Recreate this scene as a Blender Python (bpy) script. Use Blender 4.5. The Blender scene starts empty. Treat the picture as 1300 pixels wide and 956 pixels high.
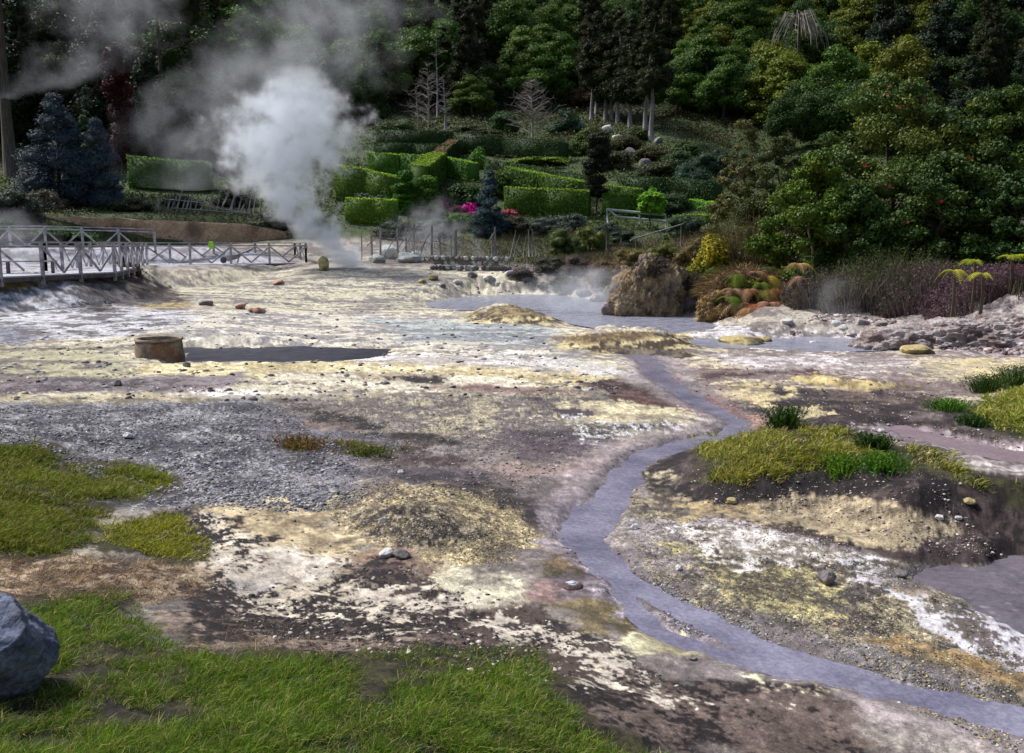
import bpy, math, random
import numpy as np
from mathutils import Vector, noise as mnoise
random.seed(7)
RNG = np.random.default_rng(11)
R = math.radians
scene = bpy.context.scene
COL = scene.collection

# ------------------------------------------------------------------ camera
EYE = 2.5
FPX = 1126.0
PITCH = math.atan(168.0 / FPX)
cp, sp = math.cos(PITCH), math.sin(PITCH)

def ray(u, v):
    a = (np.asarray(u, float) - 650) / FPX
    b = (478 - np.asarray(v, float)) / FPX
    y = cp + b * sp
    return a / y, (-sp + b * cp) / y          # x and z per metre of y

def P(u, v, d):                                # point on a picture ray at distance d
    rx, rz = ray(u, v)
    return np.array([float(rx) * d, d, EYE + float(rz) * d])

def G(u, v, z=0.0):                            # point on a picture ray at height z
    rx, rz = ray(u, v)
    d = (z - EYE) / rz
    return np.stack([rx * d, d], -1)

def proj(x, y, z):
    z = z - EYE
    fy = y * cp - z * sp
    uy = y * sp + z * cp
    return 650 + FPX * x / fy, 478 - FPX * uy / fy

cam_d = bpy.data.cameras.new('camera')
cam_d.sensor_width = 36
cam_d.lens = FPX / 1300 * 36
cam_d.clip_end = 3000
cam = bpy.data.objects.new('camera', cam_d)
COL.objects.link(cam)
cam.location = (0, 0, EYE)
cam.rotation_euler = (math.pi / 2 - PITCH, 0, 0)
scene.camera = cam

# ------------------------------------------------------------------ noise
def _h(ix, iy, seed):
    n = (ix.astype(np.int64) * 374761393 + iy.astype(np.int64) * 668265263 + seed * 1442695041) & 0xffffffff
    n = ((n ^ (n >> 13)) * 1274126177) & 0xffffffff
    n = n ^ (n >> 16)
    return (n & 0xffff) / 65535.0

def vnoise(x, y, seed=0):
    fx, fy = np.floor(x), np.floor(y)
    tx, ty = x - fx, y - fy
    tx = tx * tx * (3 - 2 * tx); ty = ty * ty * (3 - 2 * ty)
    a = _h(fx, fy, seed); b = _h(fx + 1, fy, seed); c = _h(fx, fy + 1, seed); d = _h(fx + 1, fy + 1, seed)
    return (a * (1 - tx) + b * tx) * (1 - ty) + (c * (1 - tx) + d * tx) * ty

def fbm(x, y, scale, octv=4, seed=0, gain=0.5):
    s = 0; amp = 1; tot = 0
    c, sn = math.cos(0.6), math.sin(0.6)
    px, py = x * scale, y * scale
    for i in range(octv):
        s = s + amp * (vnoise(px, py, seed + i * 17) * 2 - 1)
        tot += amp; amp *= gain
        px, py = (px * c - py * sn) * 2.03 + 3.1, (px * sn + py * c) * 2.03 + 7.7
    return s / tot

def vnoise3(x, y, z, seed=0):
    fz = np.floor(z); tz = z - fz; tz = tz * tz * (3 - 2 * tz); u = np.unique(fz)
    out = np.empty(x.shape)
    for k in u:
        m = fz == k; s0 = int(seed + 131 * k) & 0x7fffffff; s1 = int(seed + 131 * (k + 1)) & 0x7fffffff
        out[m] = vnoise(x[m], y[m], s0) * (1 - tz[m]) + vnoise(x[m], y[m], s1) * tz[m]
    return out

def fbm3(x, y, z, scale, octv=4, seed=0, gain=0.5):
    s = 0; amp = 1; tot = 0
    c, sn = math.cos(0.6), math.sin(0.6)
    px, py, pz = x * scale, y * scale, z * scale
    for i in range(octv):
        s = s + amp * (vnoise3(px, py, pz, seed + i * 17) * 2 - 1)
        tot += amp; amp *= gain
        px, py, pz = (px * c - py * sn) * 2.03 + 3.1, (px * sn + py * c) * 2.03 + 7.7, pz * 2.03 + .37
    return s / tot

def sstep(a, b, x):
    t = np.clip((x - a) / (b - a), 0, 1)
    return t * t * (3 - 2 * t)

def sdist(x, y, poly):                          # signed distance, positive inside
    poly = np.asarray(poly, float)
    n = len(poly); inside = np.zeros(x.shape, bool); d2 = np.full(x.shape, 1e12)
    for i in range(n):
        x0, y0 = poly[i]; x1, y1 = poly[(i + 1) % n]
        ex, ey = x1 - x0, y1 - y0
        t = np.clip(((x - x0) * ex + (y - y0) * ey) / (ex * ex + ey * ey + 1e-12), 0, 1)
        d2 = np.minimum(d2, (x - x0 - t * ex) ** 2 + (y - y0 - t * ey) ** 2)
        if y0 != y1:
            c = ((y0 > y) != (y1 > y)) & (x < ex * (y - y0) / (y1 - y0) + x0)
            inside ^= c
    d = np.sqrt(d2)
    return np.where(inside, d, -d)

def sdist_fast(x, y, poly, pad):
    poly = np.asarray(poly, float)
    lo = poly.min(0) - pad; hi = poly.max(0) + pad
    m = (x > lo[0]) & (x < hi[0]) & (y > lo[1]) & (y < hi[1])
    out = np.full(x.shape, -pad, float)
    if m.any(): out[m] = sdist(x[m], y[m], poly)
    return out

def pw(pts, z=0.0):                             # picture polygon -> world polygon
    return np.array([G(u, v, z) for u, v in pts])

# stream centre line: picture u, v, half width (px)
STREAM = [(806, 448, 16), (826, 458, 17), (836, 474, 16), (858, 491, 14), (888, 509, 13), (916, 523, 12), (936, 536, 10),
          (930, 548, 14), (895, 556, 20), (852, 566, 20), (818, 579, 18), (795, 598, 17), (783, 618, 21), (766, 640, 26),
          (748, 658, 30), (740, 678, 27), (756, 700, 21), (784, 725, 18), (826, 748, 18), (878, 774, 21), (935, 803, 23),
          (1010, 834, 25), (1095, 858, 27), (1190, 882, 32), (1340, 915, 40), (1700, 980, 60)]
BRANCH = [(790, 742, 5), (808, 770, 6), (838, 796, 6), (880, 812, 7), (930, 826, 8), (975, 838, 9), (1040, 848, 9)]
_sp = np.array([[*G(u, v), hw] for u, v, hw in STREAM])
_sp[:, 2] = _sp[:, 2] * _sp[:, 1] / FPX * .76
def _smooth(P_, n=4):
    out = []
    for i in range(len(P_) - 1):
        p0 = P_[max(i - 1, 0)]; p1 = P_[i]; p2 = P_[i + 1]; p3 = P_[min(i + 2, len(P_) - 1)]
        for k in range(n):
            t = k / n
            out.append(0.5 * ((2 * p1) + (-p0 + p2) * t + (2 * p0 - 5 * p1 + 4 * p2 - p3) * t * t + (-p0 + 3 * p1 - 3 * p2 + p3) * t ** 3))
    out.append(P_[-1]); return np.array(out)
SL = _smooth(_sp, 4)
_bp = np.array([[*G(u, v), hw] for u, v, hw in BRANCH]); _bp[:, 2] = _bp[:, 2] * _bp[:, 1] / FPX
BL = _smooth(_bp, 3)
def stream_d(x, y):                              # >0 inside the channel (m)
    best = np.full(x.shape, -50.0)
    for (x0, y0, w0), (x1, y1, w1) in [(SL[i], SL[i + 1]) for i in range(len(SL) - 1)] + [(BL[i], BL[i + 1]) for i in range(len(BL) - 1)]:
        ex, ey = x1 - x0, y1 - y0
        t = np.clip(((x - x0) * ex + (y - y0) * ey) / (ex * ex + ey * ey + 1e-12), 0, 1)
        d = (w0 + (w1 - w0) * t) - np.sqrt((x - x0 - t * ex) ** 2 + (y - y0 - t * ey) ** 2)
        best = np.maximum(best, d)
    return best

POND = pw([(545, 381), (610, 374), (680, 372), (745, 377), (790, 391), (860, 401), (915, 409), (905, 417), (840, 421), (760, 416),
           (722, 409), (700, 400), (650, 392), (585, 394), (552, 388)])
RPOND = pw([(885, 428), (950, 431), (1040, 427), (1130, 431), (1150, 438), (1090, 443), (1000, 443), (945, 440), (895, 438)])
RPOOL = pw([(1160, 716), (1225, 712), (1300, 708), (1560, 716), (1700, 800), (1500, 840), (1310, 800), (1260, 780), (1225, 752), (1185, 735)])
MUDPOOL = pw([(1085, 544), (1150, 541), (1215, 556), (1300, 576), (1450, 590), (1450, 625), (1300, 604), (1215, 578), (1140, 560)])
POTPOOL = pw([(218, 440), (300, 440), (390, 440), (488, 443), (462, 452), (395, 457), (300, 461), (232, 463)])
NEARBANK = np.vstack([pw([(-500, 470), (-100, 505), (60, 525), (150, 560), (240, 640), (300, 715), (420, 765), (560, 785), (700, 796),
                          (800, 828), (905, 872), (1010, 940), (1120, 1100)]), [[4.5, -2], [6, -12], [-60, -12], [-60, 12]]])
RMOUND = pw([(800, 592), (818, 625), (860, 646), (930, 654), (1010, 662), (1080, 688), (1160, 715), (1225, 711), (1300, 706), (1560, 712),
             (1700, 700), (1700, 600), (1450, 640), (1300, 618), (1215, 590), (1140, 566), (1060, 545), (960, 552), (890, 562), (835, 575)])
RGRASS = pw([(1225, 520), (1240, 500), (1300, 490), (1700, 470), (1700, 560), (1300, 560), (1240, 545)])
CMOUND = pw([(400, 640), (470, 612), (540, 610), (620, 616), (680, 642), (697, 664), (680, 690), (620, 712), (520, 705), (450, 680)])
PM1 = pw([(585, 403), (612, 393), (650, 392), (700, 398), (722, 408), (712, 415), (650, 415), (605, 411)])
PM2 = pw([(708, 432), (745, 424), (800, 424), (860, 428), (892, 438), (880, 447), (830, 450), (760, 448), (715, 441)])
RSLAB = pw([(995, 484), (1040, 476), (1110, 484), (1160, 495), (1125, 510), (1060, 500)])
RBANK = np.vstack([pw([(470, 362), (600, 366), (700, 372), (770, 383), (830, 399), (890, 409), (960, 413), (1060, 418), (1150, 428), (1200, 438),
                       (1300, 452), (1600, 480)]), [[60, 12], [150, 30], [150, 120], [-8, 120]]])
LBANK = np.array([[-24, 18], [-20.5, 24], [-15.4, 28.0], [-13.4, 33], [-13.2, 37], [-15.2, 42], [-11.5, 49], [-9.5, 53], [-10, 58], [-60, 62], [-60, 18]])

def height(x, y, fine=True):
    x = np.asarray(x, float); y = np.asarray(y, float)
    d = np.maximum(y, 0.01); t = x / np.maximum(np.hypot(x, y), 1)
    rr = np.hypot(x, np.maximum(y, 0))
    cen = np.interp(rr, [0, 38, 50, 57, 62, 72, 85, 105, 130, 145, 180, 400, 900], [0, 0, 1.1, 1.5, 2.4, 4.5, 8, 13, 19, 23, 44, 190, 430])
    lef = np.interp(rr, [0, 52, 56, 66, 68, 74, 92, 105, 140, 400, 900], [0, 0.4, 2.2, 2.4, 4.4, 5, 8.5, 12, 30, 180, 430])
    rig = np.interp(rr, [0, 24, 33, 45, 70, 110, 145, 180, 400, 900], [0, 0, 1.0, 2.2, 5, 11, 23, 44, 190, 430])
    wl = sstep(-0.19, -0.33, t); wr = sstep(0.16, 0.30, t)
    far = cen * (1 - wl) * (1 - wr) + lef * wl + rig * wr
    s = sdist(x, y, RBANK)
    A = 0.25 + 0.75 * sstep(-2, 8, x)
    hb = np.where(s > 0, A * sstep(0, 2.6, s) + 0.03 * s, 0)
    h = np.maximum(far, hb)
    s = sdist(x, y, LBANK)
    h = np.maximum(h, 1.36 * sstep(0, 4.2, s + 0.5 * fbm(x, y, .5, 3, 31)))
    s = sdist(x, y, NEARBANK) + 0.25 * fbm(x, y, 1.1, 3, 5)
    h = h + 0.80 * (.5 * sstep(0, 4.0, s) + .5 * np.clip(s / 3.6, 0, 1)) * sstep(30, 14, rr)
    s = sdist_fast(x, y, RMOUND, 3) + 0.15 * fbm(x, y, 2.0, 3, 9)
    h = h + 0.40 * sstep(0.0, 1.05, s)
    h = h + 0.30 * sstep(0, 1.2, sdist_fast(x, y, RGRASS, 3))
    h = h + 0.13 * sstep(-.05, 0.5, sdist_fast(x, y, CMOUND, 3) + .1 * fbm(x, y, 3., 3, 2))
    h = h + 0.27 * sstep(0, 1.0, sdist_fast(x, y, PM1, 4) + .3 * fbm(x, y, 1.2, 3, 3))
    h = h + 0.24 * sstep(0, 1.0, sdist_fast(x, y, PM2, 4) + .3 * fbm(x, y, 1.2, 3, 4))
    h = h + 0.12 * sstep(0, .5, sdist_fast(x, y, RSLAB, 2) + .3 * fbm(x, y, 1.5, 3, 8))
    k = np.clip(rr / 60, 0, 1)
    base = 0.05 + 0.05 * fbm(x, y, .35, 3, 50) + 0.035 * fbm(x, y, 1.4, 4, 51)
    if fine:
        f = fbm(x, y, 6.0, 4, 52, .6)
        rid = 1 - np.abs(fbm(x, y, 2.3, 4, 53))
        base = base + 0.020 * f + 0.06 * (rid - 0.8) * sstep(-.2, .5, fbm(x, y, .5, 2, 54))
    wsl = sstep(40, 70, rr)
    rough = (1.2 * fbm(x, y, .06, 4, 55) + .5 * fbm(x, y, .3, 3, 56)) * sstep(70, 160, rr)
    rbs = sstep(0.0, 1.5, sdist(x, y, RBANK)) * sstep(60, 40, rr)
    rough = rough + rbs * (0.28 * fbm(x, y, .9, 4, 57, .6) + 0.10 * fbm(x, y, 4, 3, 58, .6))
    cr = np.clip(sdist_fast(x, y, PM1, 4) * 2 + .4, 0, 1) + np.clip(sdist_fast(x, y, PM2, 4) * 2 + .4, 0, 1) + .5 * np.clip(sdist_fast(x, y, RMOUND, 3) * 3, 0, 1) * (1 - sstep(.5, 1.2, sdist_fast(x, y, RMOUND, 3))) + .35 * np.clip(sdist_fast(x, y, CMOUND, 3) * 3, 0, 1)
    rough = rough + cr * (.09 * (.75 - np.abs(fbm(x, y + .0, 1.4, 4, 70, .6)) * 2.2) * 1.0 + .05 * fbm(x, y, 6, 3, 71, .6)) * 0.7
    h = h + base + rough
    # water beds
    for poly, soft in ((POND, 1.8), (RPOND, 1.2), (RPOOL, .25), (MUDPOOL, .5), (POTPOOL, 1.1)):
        s = sdist_fast(x, y, poly, 4) + (.10 + .016 * rr) * fbm(x, y, 1.9, 4, 60, .6)
        w = sstep(-soft, soft * .4, s)
        h = h * (1 - w) + (-0.08) * w
    s = stream_d(x, y)
    s = s + (0.05 + .004 * rr) * fbm(x, y, 3.5, 4, 61, .6)
    w = sstep(-1.5, -0.15, s) * .8 * sstep(30, 20, rr)
    h = h * (1 - w) + (-0.012 + 0.022 * fbm(x, y, 1.8, 4, 62, .6)) * w
    w = sstep(-0.22, 0.10, s)
    h = h * (1 - w) + (-0.075 + 0.03 * f if fine else -0.075) * w
    return h

def hit(u, v):                                    # picture point -> world point on the ground
    rx, rz = (float(c) for c in ray(u, v))
    lo, hi = 2.0, 520.0
    for k in (260, 60, 30):
        d = np.geomspace(lo, hi, k)
        below = EYE + rz * d <= height(rx * d, d, False)
        i = int(np.argmax(below)) if below.any() else k - 1
        lo, hi = d[max(i - 1, 0)], d[i]
    return np.array([rx * hi, hi, EYE + rz * hi])

def hz(x, y):
    return float(height(np.array([x]), np.array([y]))[0])

# ------------------------------------------------------------------ object helpers
def tag(o, label=None, cat=None, group=None, kind=None):
    if label: o['label'] = label
    if cat: o['category'] = cat
    if group: o['group'] = group
    if kind: o['kind'] = kind
    return o

def empty(name, loc, rz=0.0, label=None, cat=None, group=None, s=1.0):
    o = bpy.data.objects.new(name, None); COL.objects.link(o)
    o.location = tuple(float(c) for c in loc); o.rotation_euler = (0, 0, rz)
    o.scale = (s, s, s) if not hasattr(s, '__len__') else s
    o.empty_display_size = .2
    return tag(o, label, cat, group)

def np_mesh(name, V, faces, mat, parent=None, col=None, smooth=False, attrs=None, uvs=None):
    """faces: list of (n,k) int arrays."""
    me = bpy.data.meshes.new(name)
    V = np.asarray(V, np.float32)
    if not isinstance(faces, (list, tuple)): faces = [faces]
    faces = [np.asarray(f, np.int32) for f in faces if len(f)]
    loops = np.concatenate([f.ravel() for f in faces])
    tot = np.concatenate([np.full(len(f), f.shape[1], np.int32) for f in faces])
    start = np.concatenate([[0], np.cumsum(tot)[:-1]]).astype(np.int32)
    me.vertices.add(len(V)); me.vertices.foreach_set('co', V.ravel())
    me.loops.add(len(loops)); me.loops.foreach_set('vertex_index', loops)
    me.polygons.add(len(tot)); me.polygons.foreach_set('loop_start', start); me.polygons.foreach_set('loop_total', tot)
    if smooth: me.polygons.foreach_set('use_smooth', np.ones(len(tot), bool))
    if col is not None:
        a = me.color_attributes.new('Col', 'FLOAT_COLOR', 'POINT')
        c = np.ones((len(V), 4), np.float32); c[:, :3] = col
        a.data.foreach_set('color', c.ravel())
    for k, val in (attrs or {}).items():
        a = me.attributes.new(k, 'FLOAT', 'POINT'); a.data.foreach_set('value', np.asarray(val, np.float32))
    me.update(calc_edges=True); me.validate()
    me.materials.append(mat)
    o = bpy.data.objects.new(name, me); COL.objects.link(o)
    if parent: o.parent = parent
    return o

class MB:
    def __init__(s): s.v = []; s.f = []
    def add(s, V, F):
        n = len(s.v); s.v += [tuple(p) for p in V]; s.f += [tuple(i + n for i in f) for f in F]
    def beam(s, a, b, w, h, up=(0, 0, 1)):
        a = Vector(a); b = Vector(b); t = (b - a).normalized(); u = Vector(up)
        if abs(t.dot(u)) > .98: u = Vector((0, 1, 0))
        sd = t.cross(u).normalized(); u = sd.cross(t).normalized()
        V = []
        for p in (a, b):
            for i, j in ((-1, -1), (1, -1), (1, 1), (-1, 1)): V.append(p + sd * (w / 2 * i) + u * (h / 2 * j))
        s.add(V, [(0, 1, 2, 3), (7, 6, 5, 4), (0, 4, 5, 1), (1, 5, 6, 2), (2, 6, 7, 3), (3, 7, 4, 0)])
    def tube(s, pts, rads, n=7, jit=0, cap=True):
        rings = []; pts = [Vector(p) for p in pts]; base = len(s.v)
        for i, p in enumerate(pts):
            t = (pts[min(i + 1, len(pts) - 1)] - pts[max(i - 1, 0)]).normalized()
            u = Vector((0, 0, 1)) if abs(t.z) < .9 else Vector((1, 0, 0))
            a = t.cross(u).normalized(); b = t.cross(a).normalized()
            for k in range(n):
                an = 2 * math.pi * k / n; r = rads[i] * (1 + random.uniform(-jit, jit))
                s.v.append(tuple(p + a * math.cos(an) * r + b * math.sin(an) * r))
        for i in range(len(pts) - 1):
            for k in range(n):
                s.f.append((base + i * n + k, base + i * n + (k + 1) % n, base + (i + 1) * n + (k + 1) % n, base + (i + 1) * n + k))
        if cap:
            s.f.append(tuple(base + k for k in range(n))); s.f.append(tuple(base + (len(pts) - 1) * n + k for k in reversed(range(n))))
    def build(s, name, mat, parent=None, smooth=False):
        me = bpy.data.meshes.new(name); me.from_pydata(s.v, [], s.f); me.update()
        if smooth:
            for p in me.polygons: p.use_smooth = True
        me.materials.append(mat)
        o = bpy.data.objects.new(name, me); COL.objects.link(o)
        if parent: o.parent = parent
        return o

def copy_tree(o, parent=None):
    c = o.copy(); COL.objects.link(c)
    if parent: c.parent = parent
    for ch in [k for k in CHILD.get(o.name, [])]: copy_tree(ch, c)
    return c
CHILD = {}
def reg(root, *parts):
    CHILD[root.name] = list(parts)

def srgb(r, g, b):
    c = np.array([r, g, b]) / 255.0
    return np.where(c <= .04045, c / 12.92, ((c + .055) / 1.055) ** 2.4)

# ------------------------------------------------------------------ materials
def new_mat(name):
    m = bpy.data.materials.new(name); m.use_nodes = True
    nt = m.node_tree; b = nt.nodes['Principled BSDF']
    return m, nt, b
def N(nt, t, **kw):
    n = nt.nodes.new(t)
    for k, v in kw.items():
        if k in n.inputs: n.inputs[k].default_value = v
        else: setattr(n, k, v)
    return n
def Mth(nt, op, a, b=None, c=None, clamp=False):
    n = nt.nodes.new('ShaderNodeMath'); n.operation = op; n.use_clamp = clamp
    for i, x in enumerate((a, b, c)):
        if x is None: continue
        if isinstance(x, (int, float)): n.inputs[i].default_value = x
        else: nt.links.new(x, n.inputs[i])
    return n.outputs[0]
def Mix(nt, fac, a, b, mode='MIX'):
    n = nt.nodes.new('ShaderNodeMix'); n.data_type = 'RGBA'; n.blend_type = mode
    for s, x in ((0, fac), (6, a), (7, b)):
        if isinstance(x, (int, float)): n.inputs[s].default_value = x
        elif isinstance(x, (tuple, list, np.ndarray)): n.inputs[s].default_value = tuple(x)[:3] + (1,)
        else: nt.links.new(x, n.inputs[s])
    return n.outputs[2]
def Ramp(nt, src, stops):
    n = nt.nodes.new('ShaderNodeValToRGB'); e = n.color_ramp.elements
    while len(e) < len(stops): e.new(.5)
    for i, (p, c) in enumerate(stops):
        e[i].position = p; e[i].color = (c, c, c, 1) if isinstance(c, (int, float)) else tuple(c)[:3] + (1,)
    nt.links.new(src, n.inputs[0]); return n.outputs[0]
def Coord(nt, scale=(1, 1, 1), kind='Object'):
    t = nt.nodes.new('ShaderNodeTexCoord'); m = nt.nodes.new('ShaderNodeMapping'); m.inputs['Scale'].default_value = scale
    nt.links.new(t.outputs[kind], m.inputs[0]); return m.outputs[0]
def Noise(nt, vec, scale, detail=4, rough=.55, out=0):
    n = nt.nodes.new('ShaderNodeTexNoise'); n.inputs['Scale'].default_value = scale; n.inputs['Detail'].default_value = detail
    n.inputs['Roughness'].default_value = rough; nt.links.new(vec, n.inputs['Vector']); return n.outputs[out]
def Voro(nt, vec, scale, out='Distance', feature='F1'):
    n = nt.nodes.new('ShaderNodeTexVoronoi'); n.feature = feature; n.inputs['Scale'].default_value = scale
    nt.links.new(vec, n.inputs['Vector']); return n.outputs[out]
def Bump(nt, h, strength, dist, nrm=None):
    n = nt.nodes.new('ShaderNodeBump'); n.inputs['Strength'].default_value = strength; n.inputs['Distance'].default_value = dist
    nt.links.new(h, n.inputs['Height'])
    if nrm: nt.links.new(nrm, n.inputs['Normal'])
    return n.outputs[0]
def Attr(nt, name, out='Color'):
    n = nt.nodes.new('ShaderNodeAttribute'); n.attribute_name = name; return n.outputs[out]

def mat_ground():
    m, nt, b = new_mat('ground'); L = nt.links.new
    co = Coord(nt)
    col = Attr(nt, 'Col'); grav = Attr(nt, 'gravel', 'Fac'); wet = Attr(nt, 'wet', 'Fac')
    v1 = Voro(nt, co, 38, 'Color'); v2 = Voro(nt, co, 95, 'Color'); vd = Voro(nt, co, 38); vd2 = Voro(nt, co, 95)
    bw1 = nt.nodes.new('ShaderNodeRGBToBW'); L(v1, bw1.inputs[0])
    bw2 = nt.nodes.new('ShaderNodeRGBToBW'); L(v2, bw2.inputs[0])
    st = Mth(nt, 'ADD', Mth(nt, 'MULTIPLY', bw1.outputs[0], .55), Mth(nt, 'MULTIPLY', bw2.outputs[0], .45))
    stv = Ramp(nt, st, [(.2, .12), (.45, .8), (.6, 1.2), (.82, 2.6)])
    n1 = Noise(nt, co, 11, 8, .78); n2 = Noise(nt, co, 75, 5, .8)
    nv = Mth(nt, 'ADD', Mth(nt, 'MULTIPLY', n1, .9), Mth(nt, 'MULTIPLY', n2, .9))
    nv = Ramp(nt, Mth(nt, 'MULTIPLY', nv, .55), [(.33, .25), (.48, .95), (.52, 1.08), (.66, 1.6)])
    c1 = Mix(nt, 1.0, col, nv, 'MULTIPLY')
    c2 = Mix(nt, 1.0, c1, stv, 'MULTIPLY')
    gf = Mth(nt, 'MULTIPLY', grav, Ramp(nt, Noise(nt, co, 3, 3), [(.3, .35), (.6, 1.0)]))
    c3 = Mix(nt, gf, c1, c2)
    # tiny dark and pale crumbs everywhere
    crumb = Ramp(nt, Voro(nt, co, 17), [(.10, 1.0), (.16, 0.0)])
    cb = nt.nodes.new('ShaderNodeRGBToBW'); L(Voro(nt, co, 17, 'Color'), cb.inputs[0])
    crc = Ramp(nt, cb.outputs[0], [(.45, (.05, .04, .04)), (.6, (.5, .48, .44))])
    c4 = Mix(nt, Mth(nt, 'MULTIPLY', crumb, Mth(nt, 'MULTIPLY', Mth(nt, 'ADD', grav, .0, clamp=True), .7)), c3, crc)
    L(c4, b.inputs['Base Color'])
    L(Mth(nt, 'SUBTRACT', .9, Mth(nt, 'MULTIPLY', wet, .6)), b.inputs['Roughness'])
    b.inputs['Specular IOR Level'].default_value = .35
    hgt = Mth(nt, 'ADD', Mth(nt, 'MULTIPLY', n1, .6), Mth(nt, 'MULTIPLY', n2, .25))
    hs = Mth(nt, 'SUBTRACT', 1.0, Mth(nt, 'ADD', Mth(nt, 'MULTIPLY', vd, .9), Mth(nt, 'MULTIPLY', vd2, .6)))
    hh = Mth(nt, 'ADD', hgt, Mth(nt, 'MULTIPLY', hs, Mth(nt, 'MULTIPLY', gf, .7)))
    L(Bump(nt, hh, .75, .035), b.inputs['Normal'])
    return m

def mat_leaf(name, rough=.6, trans=.2, var=.35, spec=.2):
    m, nt, b = new_mat(name); L = nt.links.new
    col = Attr(nt, 'Col')
    oi = nt.nodes.new('ShaderNodeObjectInfo')
    hs = nt.nodes.new('ShaderNodeHueSaturation')
    L(Mth(nt, 'ADD', .485, Mth(nt, 'MULTIPLY', oi.outputs['Random'], .03)), hs.inputs['Hue'])
    L(Mth(nt, 'ADD', 1 - var / 2, Mth(nt, 'MULTIPLY', Mth(nt, 'FRACT', Mth(nt, 'MULTIPLY', oi.outputs['Random'], 7.31)), var)), hs.inputs['Value'])
    L(col, hs.inputs['Color'])
    L(hs.outputs[0], b.inputs['Base Color']); b.inputs['Roughness'].default_value = rough
    b.inputs['Specular IOR Level'].default_value = spec
    tr = nt.nodes.new('ShaderNodeBsdfTranslucent'); L(hs.outputs[0], tr.inputs[0])
    mx = nt.nodes.new('ShaderNodeMixShader'); mx.inputs[0].default_value = trans
    L(b.outputs[0], mx.inputs[1]); L(tr.outputs[0], mx.inputs[2])
    L(mx.outputs[0], nt.nodes['Material Output'].inputs[0])
    return m

def mat_simple(name, c1, c2, scale=4, stretch=(1, 1, 1), rough=.8, bump=.5, bd=.02, contrast=(.35, .65), detail=6):
    m, nt, b = new_mat(name); L = nt.links.new
    co = Coord(nt, stretch)
    n = Noise(nt, co, scale, detail, .65)
    L(Ramp(nt, n, [(contrast[0], c1), (contrast[1], c2)]), b.inputs['Base Color'])
    b.inputs['Roughness'].default_value = rough
    n2 = Noise(nt, co, scale * 5, 5, .7)
    L(Bump(nt, Mth(nt, 'ADD', n, Mth(nt, 'MULTIPLY', n2, .5)), bump, bd), b.inputs['Normal'])
    return m

def mat_rock(name, c1, c2, c3, scale=2.0, bd=.06, cspots=None):
    m, nt, b = new_mat(name); L = nt.links.new
    co = Coord(nt)
    n = Noise(nt, co, scale, 8, .7); n2 = Noise(nt, co, scale * 7, 6, .75); n3 = Noise(nt, co, scale * .6, 3, .5)
    a = Ramp(nt, n, [(.35, c1), (.6, c2)])
    a = Mix(nt, Ramp(nt, n3, [(.5, 0.0), (.62, 1.0)]), a, c3)
    a = Mix(nt, 1.0, a, Ramp(nt, n2, [(.3, .5), (.5, 1.0), (.7, 1.5)]), 'MULTIPLY')
    L(a, b.inputs['Base Color']); b.inputs['Roughness'].default_value = .85
    cr = Ramp(nt, Voro(nt, co, scale * 1.6, 'Distance', 'DISTANCE_TO_EDGE'), [(0, 0.0), (.06, 1.0)])
    L(Bump(nt, Mth(nt, 'ADD', Mth(nt, 'ADD', n, Mth(nt, 'MULTIPLY', n2, .4)), Mth(nt, 'MULTIPLY', cr, .08)), .8, bd), b.inputs['Normal'])
    return m

def mat_water(name, c1, c2, rough=.12, bscale=3, bd=.01, foam=None):
    m, nt, b = new_mat(name); L = nt.links.new
    co = Coord(nt)
    n = Noise(nt, co, 1.6, 6, .65)
    c = Ramp(nt, n, [(.35, c1), (.65, c2)])
    if foam:
        f = Ramp(nt, Voro(nt, co, 9), [(.12, 1.0), (.3, 0.0)])
        f = Mth(nt, 'MULTIPLY', f, Ramp(nt, Noise(nt, co, 1.3, 4), [(.45, 0.0), (.6, .6)]))
        c = Mix(nt, f, c, foam)
    n2 = Noise(nt, co, 26, 4, .7)
    c = Mix(nt, 1.0, c, Ramp(nt, n2, [(.3, .72), (.7, 1.25)]), 'MULTIPLY')
    L(c, b.inputs['Base Color'])
    L(Ramp(nt, Noise(nt, co, 4, 5), [(.35, rough), (.7, rough + .25)]), b.inputs['Roughness'])
    b.inputs['IOR'].default_value = 1.33
    L(Bump(nt, Noise(nt, co, bscale, 4), .5, bd), b.inputs['Normal'])
    return m

GROUND = mat_ground()
LEAF = mat_leaf('leaf')
LEAF_GLOSS = mat_leaf('glossy_leaf', .55, .15, .2, .22)
GRASSM = mat_leaf('grass_blade', .6, .3, .1, .25)
DRY = mat_leaf('dry_leaf', .8, .2, .2, .1)
WOOD = mat_simple('grey_wood', srgb(120, 116, 122), srgb(196, 192, 200), 3, (1, 1, 1), .85, .4, .01)
WOOD_DARK = mat_simple('dark_wood', srgb(60, 56, 58), srgb(112, 106, 108), 3, (1, 1, 1), .85, .4, .01)
POLE = mat_simple('pale_pole', srgb(120, 112, 108), srgb(190, 184, 180), 5, (1, 1, .3), .85, .4, .01)
DECKM = mat_simple('bleached_deck', srgb(170, 168, 178), srgb(214, 212, 220), 2, (1, 6, 1), .8, .3, .01)
BARK = mat_simple('bark', srgb(58, 48, 42), srgb(110, 98, 88), 2.5, (4, 4, .5), .95, .8, .05)
BARK_PALE = mat_simple('pale_bark', srgb(105, 98, 100), srgb(170, 162, 165), 2.0, (4, 4, .5), .95, .8, .05)
TWIG = mat_simple('bare_twig', srgb(120, 112, 105), srgb(175, 165, 155), 2.5, (4, 4, .5), .95, .4, .02)
STEM = mat_simple('stem', srgb(60, 50, 40), srgb(100, 88, 70), 4, (4, 4, .5), .95, .4, .02)
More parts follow.
